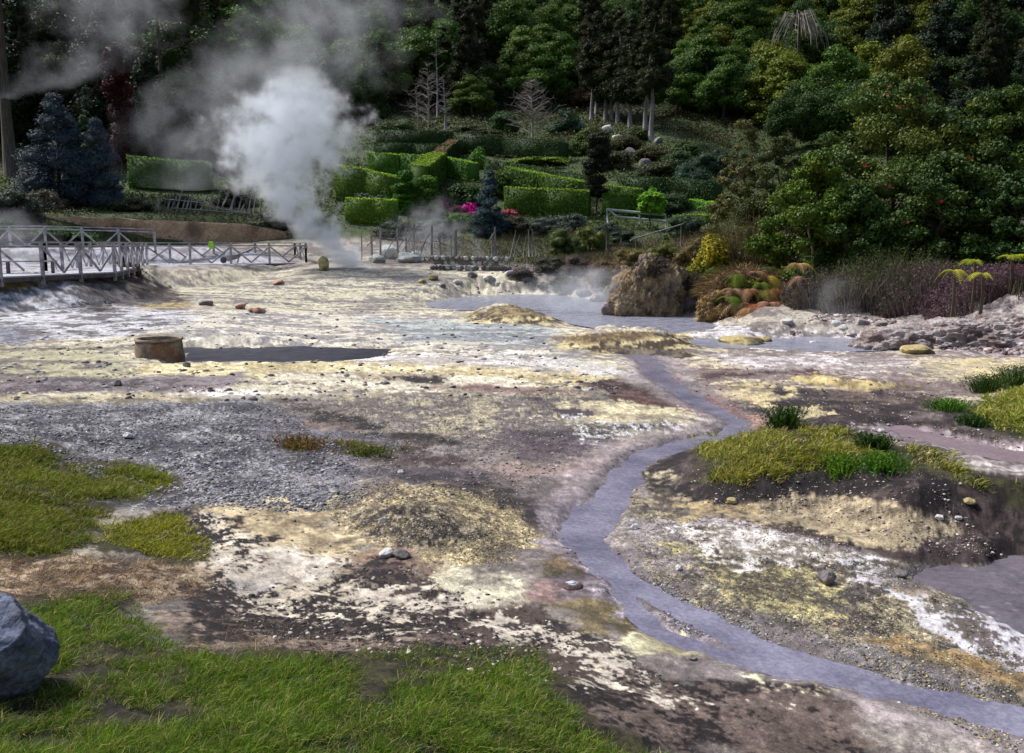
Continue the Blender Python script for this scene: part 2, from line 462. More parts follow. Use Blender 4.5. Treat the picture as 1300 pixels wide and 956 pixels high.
WALLM = mat_rock('ochre_wall', srgb(150, 122, 98), srgb(186, 158, 132), srgb(120, 98, 82), .8, .05)

# ------------------------------------------------------------------ ground sheet
def build_ground():
    f = FPX
    tu = (np.concatenate([np.arange(-520, -60, 6.0), np.arange(-60, 1361, 1.55), np.arange(1365, 1900, 6.0)]) - 650) / f
    th = np.arctan(tu)
    left = np.linspace(-math.pi, th[0], 110)[:-1]; right = np.linspace(th[-1], math.pi, 110)[1:-1]
    th = np.concatenate([left, th, right]); nth = len(th)
    inv = np.arange(1 / 2.6, 1 / 62.0, -1.75 / (f * 2.5))
    near = 1 / inv; near = near[near < 13.9]
    r = np.concatenate([[0.05, .4, .8, 1.2, 1.6, 2.0, 2.3], near, np.arange(13.95, 40, .125), np.arange(40, 62, .22), np.geomspace(62.5, 200, 110), np.geomspace(204, 1000, 50)])
    nr = len(r)
    TH, RR = np.meshgrid(th, r)
    x = (np.sin(TH) * RR).ravel(); y = (np.cos(TH) * RR).ravel()
    z = height(x, y)
    zs = np.minimum(z, 1.6)
    k = EYE / (EYE - np.where(y > 1, zs, 0))
    qx, qy = x * k, y * k
    rr = np.hypot(qx, qy)
    ax, ay = x, y; az = np.clip(z, -1, 3) * 1.4
    f1 = fbm(ax, ay, .45, 5, 101); f2 = fbm3(ax, ay, az, 1.3, 5, 102, .6); f3 = fbm3(ax, ay, az, 4.0, 4, 103, .65); f4 = fbm3(ax, ay, az, 12., 3, 104, .7)
    f6 = fbm3(ax, ay, az, 2.2, 5, 106, .6); f7 = fbm(ax, ay, 30., 3, 107, .7); rdg = 1 - 3.2 * np.abs(fbm(ax, ay * 1.25, 2.6, 5, 108, .55))
    def nm(a, w=rr < 45): return a / a[w].std() * .30
    f1, f2, f3, f4, f6, f7, rdg = nm(f1), nm(f2), nm(f3), nm(f4), nm(f6), nm(f7), rdg / rdg[rr < 45].std() * .30
    f4 = .8 * f4 + .75 * f7 * np.clip((22 - rr) / 8, 0, 1)
    f5 = fbm(ax * .6, ay * 1.6, .9, 5, 105, .65)
    f5 = nm(f5)
    col = np.zeros((len(x), 3)); gr = np.zeros(len(x)); wet = np.zeros(len(x))
    base_a, base_b = srgb(172, 162, 145), srgb(128, 118, 112)
    t = sstep(-.15, .25, f2 + .5 * f3)[:, None]
    col[:] = base_b + (base_a - base_b) * t
    gr[:] = .35
    K = 1.0
    def zone(pts, ca, cb=None, n=f6, con=.25, bias=0.0, soft=.12, warp=.3, g=None, w=None, z0=0, alpha=1.0, world=None, nw=None):
        poly = pw(pts, z0) if world is None else world
        if cb is None: cb = ca
        lo = poly.min(0) - 3; hi = poly.max(0) + 3
        m = (qx > lo[0]) & (qx < hi[0]) & (qy > lo[1]) & (qy < hi[1]) & (y > .5)
        if not m.any(): return
        px, py = qx[m], qy[m]; rm = rr[m]
        s = sdist(px, py, poly)
        wn = (f6 + .7 * f3 + .45 * f4)[m] if nw is None else nw[m]
        sc = .35 + .05 * rm
        s = s + warp * sc * wn * 1.15
        a = sstep(-soft * sc * .3, soft * sc * .3, s) * alpha
        tt = sstep(-con, con, n[m] + bias)[:, None]
        c = cb + (ca - cb) * tt
        col[m] = col[m] * (1 - a[:, None]) + c * a[:, None]
        if g is not None: gr[m] = gr[m] * (1 - a) + g * a
        if w is not None: wet[m] = wet[m] * (1 - a) + w * a
    S = srgb
    fs = .85 * f5 + .55 * f3 + .28 * f4; ck = .55 * f3 + .55 * f4 + .35 * f6 - .35 * rdg + .06
    # far crust
    zone([(-200, 340), (700, 345), (760, 380), (830, 450), (780, 500), (600, 480), (400, 500), (200, 510), (-200, 500)], S(212, 202, 172), S(156, 144, 128), fs, .18, .05, .5, .4, .2, 0)
    zone([(230, 352), (560, 350), (620, 385), (420, 400), (240, 380)], S(196, 188, 158), S(128, 122, 118), fs, .24, 0, .6, .5, .2)
    zone([(250, 395), (600, 400), (790, 440), (700, 462), (480, 440), (230, 440), (180, 415)], S(206, 198, 178), S(148, 142, 140), fs, .16, .05, .5, .5, .15)
    zone([(460, 405), (700, 412), (700, 440), (520, 432)], S(170, 176, 172), S(130, 134, 138), fs, .24, 0, .6, .4, .1, .2)
    # left bank
    zone([(-200, 345), (160, 345), (250, 385), (240, 415), (120, 430), (-200, 440)], S(196, 194, 198), S(104, 100, 102), f6 + .6 * f3, .25, .03, .4, .4, .25)
    zone([(0, 358), (30, 356), (35, 364), (0, 370)], S(196, 170, 104), S(150, 130, 90), f3, .3, 0, .5, .5)
    zone([(80, 350), (160, 346), (235, 380), (232, 392), (150, 388), (105, 372)], S(116, 108, 106), S(78, 72, 70), f3, .3, 0, .4, .3, .5)
    zone([(150, 346), (165, 343), (240, 378), (225, 388), (180, 375)], S(72, 58, 50), S(50, 42, 40), f3, .3, 0, .3, .3, .3)
    zone([(110, 384), (130, 382), (136, 396), (112, 396)], S(45, 38, 38), None, soft=.3, warp=.5)
    zone([(195, 385), (245, 384), (240, 393), (205, 393)], S(178, 158, 100), S(140, 120, 80), f3, .3, 0, .4, .5)
    zone([(-200, 410), (30, 415), (40, 440), (-200, 450)], S(92, 94, 110), S(150, 150, 162), f3, .3, 0, .4, .4, .4)
    # yellow bands
    zone([(-200, 440), (120, 438), (190, 470), (170, 492), (-200, 500)], S(180, 172, 136), S(120, 112, 104), fs, .24, 0, .5, .4, .25)
    zone([(170, 462), (300, 460), (480, 456), (700, 462), (800, 478), (760, 492), (600, 486), (300, 484), (180, 478)], S(222, 208, 158), S(190, 172, 122), fs, .24, 0, .4, .4, .25)
    zone([(440, 452), (640, 450), (800, 470), (800, 480), (660, 470), (480, 462)], S(222, 216, 212), S(180, 170, 160), fs, .24, .1, .4, .5, .1)
    zone([(330, 470), (640, 476), (690, 484), (640, 498), (360, 497)], S(216, 206, 180), S(176, 160, 134), fs, .24, 0, .5, .4, .15)
    zone([(-200, 484), (60, 482), (300, 474), (340, 482), (250, 496), (0, 500), (-200, 510)], S(128, 116, 118), S(86, 78, 82), fs, .24, 0, .4, .4, .3)
    zone([(160, 500), (280, 497), (340, 500), (330, 508), (200, 505)], S(224, 218, 212), S(180, 170, 160), fs, .24, .1, .3, .4, .1)
    zone([(-200, 506), (200, 500), (400, 512), (330, 522), (-200, 516)], S(178, 164, 130), S(130, 120, 100), fs, .24, 0, .4, .4, .4)
    zone([(540, 482), (640, 492), (750, 497), (740, 502), (640, 500), (540, 490)], S(138, 112, 102), S(120, 96, 90), fs, .33, 0, .3, .3, .1)
    zone([(520, 478), (560, 482), (560, 487), (525, 486)], S(54, 46, 48), None, soft=.3, warp=.5)
    zone([(560, 452), (700, 455), (780, 470), (700, 476), (600, 466)], S(208, 202, 196), S(164, 156, 150), fs, .24, .12, .5, .4, .1)
    zone([(560, 462), (720, 470), (760, 482), (690, 482), (600, 472)], S(212, 192, 138), S(186, 168, 130), fs, .24, 0, .5, .5, .1, alpha=.8)
    # gravel flats
    zone([(-300, 512), (200, 512), (340, 506), (400, 530), (450, 590), (470, 640), (400, 655), (330, 645), (180, 650), (-300, 600)], S(140, 138, 142), S(82, 80, 88), f6 + .6 * f4, .35, 0, .3, .3, 1.0)
    zone([(330, 503), (800, 500), (820, 540), (760, 575), (560, 580), (480, 560), (400, 530)], S(172, 160, 132), S(118, 108, 104), f6 + .6 * f4, .35, 0, .4, .4, .8)
    zone([(340, 520), (470, 545), (600, 560), (640, 600), (560, 620), (430, 600), (340, 570)], S(118, 112, 120), S(86, 80, 88), f3, .35, 0, .5, .4, .9)
    zone([(460, 560), (620, 570), (780, 580), (760, 640), (700, 672), (660, 640), (600, 600), (480, 590)], S(146, 134, 128), S(116, 106, 104), f2, .35, 0, .5, .4, .35)
    zone([(650, 545), (740, 542), (790, 556), (775, 572), (690, 590), (620, 572)], S(98, 86, 90), S(76, 66, 72), f3, .35, 0, .5, .5, .5)
    zone([(600, 590), (760, 585), (770, 600), (640, 610)], S(152, 130, 122), S(120, 108, 104), fs, .28, 0, .6, .5, .1)
    zone([(790, 558), (860, 546), (930, 540), (915, 552), (850, 566), (800, 575)], S(146, 134, 98), S(104, 98, 84), f3, .3, 0, .3, .4, .8)
    zone([(740, 488), (790, 476), (830, 498), (885, 522), (800, 518), (760, 502)], S(112, 92, 86), S(66, 46, 44), f3, .3, -.1, .3, .4, .4)
    zone([(760, 500), (830, 500), (900, 524), (860, 526), (770, 510)], S(106, 74, 66), S(76, 54, 50), f3, .3, 0, .3, .4, .2)
    zone([(690, 512), (760, 506), (840, 515), (880, 530), (850, 545), (760, 546), (705, 530)], S(218, 204, 160), S(166, 154, 126), f3, .35, .05, .25, .3, .3)
    zone([(670, 505), (700, 508), (740, 525), (720, 530), (690, 520)], S(76, 66, 74), None, soft=.3, warp=.6)
    zone([(730, 535), (850, 534), (840, 548), (760, 552)], S(188, 184, 180), S(88, 84, 90), f4 + .5 * f3, .2, 0, .4, .5, .9)
    # ledges mid left
    zone([(350, 510), (400, 505), (440, 520), (430, 530), (370, 524)], S(128, 118, 112), S(70, 62, 58), f3, .3, 0, .3, .4, .8)
    zone([(395, 527), (440, 526), (470, 548), (450, 552), (405, 540)], S(128, 110, 102), S(100, 86, 82), f3, .3, 0, .3, .3, .1)
    zone([(360, 522), (440, 522), (490, 545), (560, 558), (650, 572), (600, 566), (480, 554), (430, 532)], S(44, 38, 36), S(90, 80, 74), f3, .2, .05, .2, .35, .3)
    zone([(470, 568), (520, 564), (590, 585), (580, 596), (500, 580)], S(66, 50, 50), S(90, 76, 76), f3, .3, 0, .3, .5, .3)
    # right far flats
    zone([(840, 460), (900, 445), (1100, 445), (1400, 450), (1700, 500), (1400, 540), (1200, 520), (1000, 520), (900, 505)], S(202, 188, 156), S(138, 122, 116), fs, .22, 0, .4, .4, .3)
    zone([(900, 448), (1100, 450), (1250, 470), (1100, 480), (960, 468)], S(206, 196, 196), S(160, 146, 140), fs, .24, 0, .5, .4, .2)
    zone([(1140, 462), (1300, 455), (1300, 480), (1180, 485)], S(204, 184, 128), S(180, 166, 136), fs, .24, 0, .5, .5, .2)
    zone([(860, 470), (920, 468), (980, 480), (900, 482)], S(82, 60, 62), S(130, 110, 100), fs, .16, 0, .4, .5, .2)
    zone([(980, 474), (1010, 468), (1060, 476), (1120, 484), (1060, 484)], S(82, 56, 66), None, soft=.3, warp=.5)
    zone([(900, 500), (960, 490), (1060, 494), (1180, 505), (1320, 540), (1320, 600), (1200, 568), (1080, 545), (1000, 545), (930, 530)], S(100, 88, 86), S(52, 42, 44), f6 + .5 * f3, .3, -.05, .3, .4, .3)
    zone([(960, 520), (1010, 512), (1060, 522), (1020, 528)], S(186, 170, 122), S(140, 124, 100), f3, .3, 0, .3, .5, .2)
    zone([(905, 490), (950, 486), (1000, 498), (960, 512), (920, 508)], S(206, 186, 134), S(150, 136, 110), f3, .3, 0, .4, .5, .3)
    zone([(1005, 478), (1050, 474), (1080, 482), (1160, 490), (1130, 502), (1080, 496), (1020, 490)], S(198, 176, 114), S(156, 136, 92), f3, .3, .1, .2, .3, .1)
    zone([(1060, 498), (1160, 492), (1200, 505), (1180, 520), (1080, 512)], S(110, 92, 84), S(70, 58, 58), f3, .3, 0, .4, .4, .3)
    zone([(1080, 540), (1150, 536), (1320, 570), (1500, 590), (1500, 630), (1300, 610), (1180, 570)], S(152, 134, 138), S(128, 112, 116), f2, .4, 0, .4, .3, .05, .3)
    zone([(1190, 558), (1240, 566), (1330, 600), (1300, 604), (1220, 580)], S(196, 184, 180), S(120, 106, 104), f3, .3, 0, .3, .5, .1)
    zone([(935, 548), (960, 530), (1000, 530), (990, 548)], S(190, 160, 130), S(150, 120, 100), f3, .3, 0, .4, .4)
    zone([(1185, 410), (1260, 402), (1420, 430), (1420, 455), (1200, 448)], S(178, 166, 170), S(120, 106, 108), f3, .3, 0, .4, .4, .3)
    # stream banks
    sd = stream_d(np.where(rr < 60, qx, 999), np.where(rr < 60, qy, 999)) + (.04 + .004 * rr) * (f3 + .5 * f4)
    a = sstep(-.75, -.15, sd + .25 * f2)[:, None] * (rr < 60)[:, None]
    c = S(132, 118, 122) + (S(164, 148, 152) - S(132, 118, 122)) * sstep(-.2, .2, f6)[:, None]
    col[:] = col * (1 - a * .75) + c * a * .75; gr[:] = gr * (1 - .5 * a[:, 0]); wet[:] = np.maximum(wet, .4 * a[:, 0])
    edge = (sstep(-.22, -.10, sd) * (rr < 60))[:, None]
    col[:] = col * (1 - edge * .5) + S(96, 88, 92) * edge * .5; wet[:] = np.maximum(wet, .9 * edge[:, 0])
    zone([(888, 500), (905, 505), (962, 530), (985, 550), (945, 553), (955, 540), (930, 522)], S(176, 132, 112), S(128, 92, 88), f3, .3, 0, .3, .3, .1)
    zone([(850, 480), (870, 490), (935, 520), (930, 526), (880, 505)], S(118, 84, 80), S(144, 116, 112), f3, .3, 0, .3, .4, .1)
    # centre mound
    zone([(400, 645), (470, 612), (540, 606), (640, 618), (695, 660), (690, 690), (640, 720), (560, 722), (470, 700), (420, 670)], S(192, 172, 122), S(120, 104, 86), f6 + .5 * f4, .3, 0, .25, .3, .8)
    zone([(430, 640), (560, 640), (600, 680), (520, 700), (450, 670)], S(150, 136, 108), S(64, 56, 54), f4 + .5 * f3, .25, 0, .5, .5, 1.0)
    zone([(545, 600), (600, 603), (650, 618), (700, 658), (692, 676), (664, 652), (610, 626), (560, 616)], S(52, 44, 46), S(86, 74, 74), f3, .3, .1, .25, .25, .2)
    zone([(480, 600), (600, 596), (640, 605), (560, 612), (490, 612)], S(96, 86, 92), S(70, 62, 66), f3, .3, 0, .4, .4, .6)
    # crust lower left
    zone([(180, 648), (330, 640), (400, 660), (470, 700), (600, 740), (680, 765), (840, 850), (1040, 866), (1100, 960), (500, 960), (200, 840), (200, 740)], S(104, 88, 80), S(42, 34, 36), f6 + .9 * f4 - .1 * rdg, .22, 0, .3, .3, .3)
    zone([(215, 668), (290, 640), (400, 650), (470, 700), (560, 730), (640, 745), (600, 785), (500, 808), (380, 790), (240, 770), (250, 700)], S(196, 182, 158), S(50, 40, 42), ck, .08, .05, .2, .3, .15)
    zone([(285, 645), (350, 636), (400, 650), (440, 680), (470, 705), (420, 710), (340, 690), (300, 668)], S(204, 184, 140), S(150, 130, 100), f3, .3, .1, .3, .4, .2)
    zone([(272, 745), (300, 732), (345, 735), (340, 752), (300, 757)], S(206, 196, 188), S(170, 160, 150), f3, .3, .1, .2, .25, .1)
    zone([(330, 700), (400, 706), (460, 716), (440, 730), (360, 728)], S(212, 200, 182), S(160, 140, 120), f3, .3, .1, .3, .4, .1)
    zone([(540, 742), (560, 722), (640, 718), (672, 740), (668, 766), (600, 776)], S(222, 212, 176), S(180, 170, 150), f3, .3, .1, .3, .3, .3)
    zone([(435, 812), (470, 795), (505, 790), (495, 800), (460, 818)], S(214, 204, 180), None, soft=.2, warp=.3)
    zone([(360, 770), (400, 762), (440, 770), (450, 790), (400, 785)], S(206, 196, 170), S(70, 60, 56), ck, .07, .0, .2, .4)
    zone([(450, 700), (500, 698), (540, 720), (520, 745), (470, 735), (450, 715)], S(150, 124, 100), S(96, 78, 72), f3, .3, 0, .4, .4, .2)
    zone([(470, 720), (540, 745), (600, 776), (690, 768), (830, 850), (700, 880), (580, 815), (500, 780)], S(40, 32, 36), S(96, 78, 70), f3 + .8 * f4, .2, .0, .3, .45, .1)
    for pts in ([(240, 770), (300, 760), (330, 772), (280, 784)], [(300, 795), (350, 786), (380, 796), (340, 806)], [(150, 770), (200, 764), (215, 774), (170, 780)],
                [(420, 800), (470, 792), (500, 800), (450, 812)], [(560, 790), (640, 782), (660, 796), (600, 806)], [(500, 770), (560, 762), (580, 776), (520, 784)],
                [(640, 812), (700, 806), (740, 822), (680, 828)], [(740, 838), (800, 836), (850, 850), (790, 856)], [(180, 690), (230, 684), (250, 700), (200, 706)], [(250, 716), (290, 708), (300, 726), (262, 732)]):
        zone(pts, S(190, 178, 160), S(60, 50, 48), ck, .10, -.03, .2, .8, .1)
    # straw coloured dry turf
    zone([(-300, 708), (0, 706), (150, 704), (240, 712), (300, 760), (200, 780), (40, 764), (-300, 780)], S(158, 138, 112), S(88, 70, 60), f3 + .8 * f4, .2, 0, .4, .4, .2)
    zone([(170, 790), (240, 770), (400, 800), (560, 816), (560, 830), (240, 836)], S(134, 116, 102), S(58, 48, 46), f3 + .8 * f4, .16, 0, .4, .4, .2)
    # little spring basin
    zone([(676, 716), (700, 700), (760, 706), (800, 740), (830, 790), (800, 806), (740, 800), (700, 775), (674, 745)], S(128, 112, 74), S(96, 84, 60), f3, .3, 0, .3, .2, .4, .2)
    zone([(690, 712), (720, 702), (752, 712), (740, 726), (700, 730)], S(140, 112, 82), S(122, 100, 74), f3, .3, 0, .4, .3, .2, .3)
    zone([(672, 738), (700, 724), (770, 724), (800, 745), (815, 780), (790, 766), (760, 758), (700, 762), (680, 756)], S(112, 98, 102), S(98, 86, 90), f3, .3, 0, .3, .2, .2, .7)
    zone([(676, 740), (690, 735), (700, 755), (690, 760)], S(150, 120, 112), None, soft=.4, warp=.3, w=.4)
    # bars along the stream
    zone([(690, 640), (740, 630), (700, 690), (745, 705), (790, 742), (840, 796), (980, 845), (1060, 850), (960, 812), (860, 775), (820, 752), (800, 790), (760, 760), (745, 730), (700, 690)], S(140, 128, 134), S(112, 100, 108), f3, .3, 0, .3, .2, .3, .5)
    zone([(780, 640), (800, 600), (830, 640), (850, 690), (880, 740), (850, 745), (810, 720), (780, 690)], S(150, 138, 142), S(122, 110, 112), f3, .3, 0, .4, .3, .5, .35)
    zone([(790, 715), (850, 745), (900, 775), (1000, 815), (960, 818), (880, 800), (810, 775), (780, 740)], S(134, 124, 128), S(90, 82, 92), f4 + .5 * f3, .3, 0, .3, .3, 1.0, .2)
    zone([(738, 680), (760, 700), (790, 735), (770, 728), (740, 712)], S(188, 166, 160), S(160, 140, 138), f3, .3, 0, .4, .3, .2, .2)
    zone([(800, 812), (850, 808), (905, 822), (975, 850), (1060, 868), (960, 862), (860, 846), (805, 830)], S(206, 198, 156), S(160, 150, 116), f3, .3, .1, .2, .25, .1)
    # big right flat
    zone([(790, 600), (830, 640), (900, 664), (1010, 664), (1100, 700), (1200, 730), (1260, 785), (1400, 850), (1500, 960), (1240, 900), (1080, 850), (930, 790), (840, 740), (790, 690)], S(146, 134, 104), S(94, 86, 80), f3 + .6 * f4, .3, 0, .3, .3, 1.0)
    zone([(800, 660), (900, 700), (1000, 760), (960, 775), (860, 730), (800, 690)], S(146, 136, 134), S(118, 108, 108), f3, .3, 0, .5, .4, .7)
    zone([(860, 700), (1000, 690), (1050, 730), (1080, 790), (960, 770), (890, 730)], S(160, 148, 98), S(106, 98, 80), f4 + .6 * f3, .25, -.02, .5, .5, .8)
    zone([(885, 665), (950, 655), (1010, 662), (1075, 690), (1130, 722), (1060, 715), (990, 722), (900, 712)], S(216, 208, 202), S(160, 148, 130), ck, .12, .12, .25, .3, .2)
    zone([(870, 660), (960, 656), (1080, 690), (1130, 715), (1080, 708), (980, 672)], S(178, 166, 166), S(140, 128, 130), f4, .3, 0, .3, .2, 1.0)
    zone([(1060, 708), (1110, 712), (1180, 745), (1260, 790), (1330, 850), (1330, 880), (1250, 830), (1180, 790), (1100, 745)], S(200, 196, 200), S(120, 110, 100), ck, .10, .06, .25, .35, .2)
    zone([(1190, 770), (1250, 775), (1400, 830), (1400, 880), (1280, 850), (1210, 800)], S(198, 194, 200), S(110, 98, 98), ck, .09, .1, .25, .3, .1)
    zone([(1120, 722), (1170, 725), (1230, 770), (1180, 770), (1130, 740)], S(130, 116, 100), S(110, 104, 108), f3, .3, 0, .4, .4, .3)
    zone([(1040, 812), (1130, 812), (1260, 850), (1400, 900), (1300, 880), (1150, 838)], S(150, 120, 70), S(116, 102, 76), f3, .3, 0, .4, .35, .6)
    zone([(880, 775), (1000, 790), (1150, 835), (1400, 930), (1300, 930), (1080, 850), (950, 800)], S(134, 128, 128), S(110, 102, 104), f3, .3, 0, .4, .25, .6)
    # right mound
    zone([(800, 590), (860, 572), (960, 556), (1100, 560), (1250, 600), (1700, 650), (1700, 720), (1300, 712), (1170, 716), (1060, 690), (960, 662), (850, 646), (812, 620)], S(74, 60, 58), S(38, 30, 32), f6 + .5 * f4, .3, -.05, .15, .15, .2)
    zone([(802, 595), (822, 588), (850, 610), (880, 640), (860, 650), (825, 632)], S(160, 146, 116), S(88, 76, 64), f3 + .4 * f4, .3, 0, .25, .3, .5)
    zone([(880, 652), (920, 638), (1010, 628), (1120, 634), (1180, 650), (1200, 672), (1150, 690), (1100, 692), (1010, 665)], S(172, 154, 120), S(112, 96, 78), f6 + .5 * f4, .3, .05, .2, .2, .35)
    zone([(860, 640), (940, 636), (960, 648), (880, 655)], S(176, 154, 108), S(116, 98, 76), f3, .3, 0, .3, .3, .2)
    # mounds by the pond
    zone([(585, 408), (600, 392), (650, 386), (705, 394), (735, 408), (700, 414)], S(204, 186, 134), S(78, 62, 46), f3 + .5 * f6, .14, .02, .4, .3, .1)
    zone([(595, 396), (640, 388), (700, 394), (690, 400), (620, 404)], S(90, 72, 52), S(170, 150, 100), f3, .2, 0, .4, .4, .1)
    zone([(705, 440), (720, 424), (800, 420), (870, 424), (900, 438), (870, 450), (760, 450)], S(202, 184, 130), S(78, 62, 46), f3 + .5 * f6, .14, .04, .3, .3, .1)
    zone([(712, 428), (780, 421), (850, 424), (800, 431), (740, 436)], S(96, 76, 50), S(150, 128, 80), f3, .2, 0, .4, .4, .1)
    zone([(770, 440), (880, 444), (860, 452), (780, 450)], S(60, 50, 46), S(120, 104, 80), f3, .2, 0, .3, .4, .1)
    zone([(890, 410), (960, 416), (1180, 430), (1180, 446), (1000, 446), (900, 432)], S(206, 200, 200), S(130, 118, 116), fs, .19, .03, .4, .4, .3)
    # turf soil under the grass
    for g in GRASS_Z:
        zone(g, S(62, 58, 34), S(44, 38, 28), f3 + .5 * f4, .3, 0, .25, .3, .0, 0)
    # banks behind the field and the hillside (true positions)
    qx, qy = x, y
    s = sdist(x, y, RBANK)
    b1 = sstep(0.0, 1.2, s + .5 * f3)[:, None] * (np.hypot(x, y) < 300)[:, None]
    rockc = np.where((x > 8)[:, None], S(188, 176, 172) + (S(104, 90, 90) - S(188, 176, 172)) * sstep(-.2, .2, f3 + .5 * f4)[:, None],
                     S(142, 128, 120) + (S(92, 78, 80) - S(142, 128, 120)) * sstep(-.2, .2, f3 + .5 * f4)[:, None])
    col[:] = col * (1 - b1) + rockc * b1
    soil = S(84, 72, 58) + (S(70, 78, 44) - S(84, 72, 58)) * sstep(-.2, .2, f2)[:, None]
    b2 = sstep(2.6, 4.5, s + .8 * f2)[:, None]
    col[:] = col * (1 - b2) + soil * b2
    rad = np.hypot(x, y)
    green = S(70, 88, 36) + (S(50, 64, 28) - S(70, 88, 36)) * sstep(-.2, .2, f2)[:, None]
    b3 = sstep(62, 66, rad)[:, None] * (y > 0)[:, None]
    col[:] = col * (1 - b3) + green * b3
    forest = S(52, 46, 34) + (S(44, 54, 26) - S(52, 46, 34)) * sstep(-.2, .2, f2)[:, None]
    lim = np.where(x / np.maximum(y, 1) < -.27, 92, 139) + 5 * f1
    b4 = sstep(lim, lim + 5, rad)[:, None]
    col[:] = col * (1 - b4) + forest * b4
    beh = (y < 1.0)
    col[beh] = (S(96, 100, 54) + (S(110, 92, 74) - S(96, 100, 54)) * sstep(-.2, .2, f1)[:, None])[beh]
    gr[(rad > 40) | beh] = 0
    lb = sstep(0, 1.5, sdist(x, y, LBANK) - 3.0)[:, None] * (rad > 40)[:, None] * (rad < 66)[:, None]
    ash = S(190, 188, 196) + (S(130, 126, 128) - S(190, 188, 196)) * sstep(-.2, .2, f2)[:, None]
    col[:] = col * (1 - lb) + ash * lb
    pert = np.exp(.62 * f4 * (rad < 45) + .30 * f3 + .18 * f2)[:, None]
    lum = col.mean(1, keepdims=True); col[:] = lum + .84 * (col - lum)
    col[:] = col * pert
    j = np.arange(nth)
    i0 = (np.arange(nr - 1) * nth)[:, None]
    j1 = (j + 1) % nth
    F = np.stack([i0 + j, i0 + j1, i0 + nth + j1, i0 + nth + j], -1).reshape(-1, 4)[:, ::-1]
    o = np_mesh('ground', np.stack([x, y, z], -1), [F], GROUND, col=np.clip(col, 0, 1), smooth=True, attrs={'gravel': gr, 'wet': wet})
    tag(o, kind='structure')

GRASS_Z = [
    [(-300, 575), (0, 566), (45, 560), (75, 578), (150, 590), (190, 594), (222, 610), (220, 628), (150, 640), (130, 660), (110, 690), (60, 708), (-300, 716)],
    [(110, 690), (150, 660), (225, 650), (262, 680), (268, 702), (240, 714), (180, 704), (150, 700)],
    [(20, 768), (70, 758), (160, 752), (185, 762), (195, 790), (240, 830), (330, 836), (440, 826), (560, 818), (690, 826), (712, 846), (690, 872), (760, 920), (860, 960), (950, 1100), (-400, 1100), (-300, 790)],
    [(868, 566), (900, 556), (960, 544), (1000, 534), (1060, 540), (1110, 558), (1180, 570), (1240, 602), (1400, 640), (1700, 640), (1700, 700), (1400, 680), (1290, 640), (1180, 606), (1120, 592), (1040, 602), (960, 616), (880, 612), (905, 590)],
    [(1225, 522), (1245, 505), (1300, 488), (1700, 470), (1700, 560), (1300, 556), (1260, 548)],
    [(352, 560), (380, 556), (440, 560), (520, 568), (500, 576), (430, 580), (370, 574)],
]
GRASS_V = GRASS_Z
build_ground()

# ------------------------------------------------------------------ water sheets
def sheet(name, poly, z, mat, label=None, grow=0.4):
    poly = np.asarray(poly); c = poly.mean(0)
    d = poly - c; L_ = np.hypot(d[:, 0], d[:, 1])[:, None]
    q = c + d * (1 + grow / L_)
    V = np.column_stack([q, np.full(len(q), z)]); V = np.vstack([V, [[c[0], c[1], z]]])
    n = len(q)
    F = np.array([[n, i, (i + 1) % n] for i in range(n)])
    if np.cross(q[1] - q[0], q[2] - q[1]) < 0: F = F[:, ::-1]
    return tag(np_mesh(name, V, [F], mat), kind='structure')
W_STREAM = mat_water('milky_stream', srgb(146, 143, 162), srgb(104, 101, 120), .03, 12, .03)
W_POND = mat_water('steaming_pond_water', srgb(158, 160, 174), srgb(132, 134, 150), .15, 2, .02)
W_POOL = mat_water('bubbling_pool_water', srgb(122, 114, 122), srgb(92, 86, 96), .15, 5, .01, tuple(srgb(176, 168, 182)))
W_MUD = mat_water('mud_pool_water', srgb(142, 124, 130), srgb(124, 108, 112), .45, 5, .008)
W_DARK = mat_water('dark_pool_water', srgb(26, 26, 36), srgb(52, 50, 66), .35, 3, .01)
hw = SL[:, 2] * 1.15 + .16
tng = np.gradient(SL[:, :2], axis=0); tng /= np.linalg.norm(tng, axis=1)[:, None]
nrm = np.column_stack([-tng[:, 1], tng[:, 0]])
Lp = SL[:, :2] + nrm * hw[:, None]; Rp = SL[:, :2] - nrm * hw[:, None]
n_ = len(SL)
V_ = np.column_stack([np.vstack([Lp, Rp]), np.full(2 * n_, -.036)])
F_ = np.array([[i, i + 1, n_ + i + 1, n_ + i] for i in range(n_ - 1)])[:, ::-1]
bt = np.gradient(BL[:, :2], axis=0); bt /= np.linalg.norm(bt, axis=1)[:, None]; bn_ = np.column_stack([-bt[:, 1], bt[:, 0]]); bw_ = (BL[:, 2] + .07)[:, None]
nb_ = len(BL); VB = np.column_stack([np.vstack([BL[:, :2] + bn_ * bw_, BL[:, :2] - bn_ * bw_]), np.full(2 * nb_, -.0368)])
tag(np_mesh('side_channel', VB, [np.array([[i, i + 1, nb_ + i + 1, nb_ + i] for i in range(nb_ - 1)])[:, ::-1]], W_STREAM), kind='structure')
tag(np_mesh('stream', V_, [F_], W_STREAM), kind='structure')
sheet('pond_water', POND, -.02, W_POND)
sheet('channel_water', RPOND, -.02, W_POND)
sheet('bubbling_pool', RPOOL, -.022, W_POOL)
sheet('mud_pool', MUDPOOL, -.02, W_MUD)
sheet('dark_pool', POTPOOL, -.024, W_DARK)

# ------------------------------------------------------------------ foliage
def unit(a): return a / (np.linalg.norm(a, axis=-1, keepdims=True) + 1e-9)
def rdir(n, rng):
    return unit(rng.normal(size=(n, 3)))

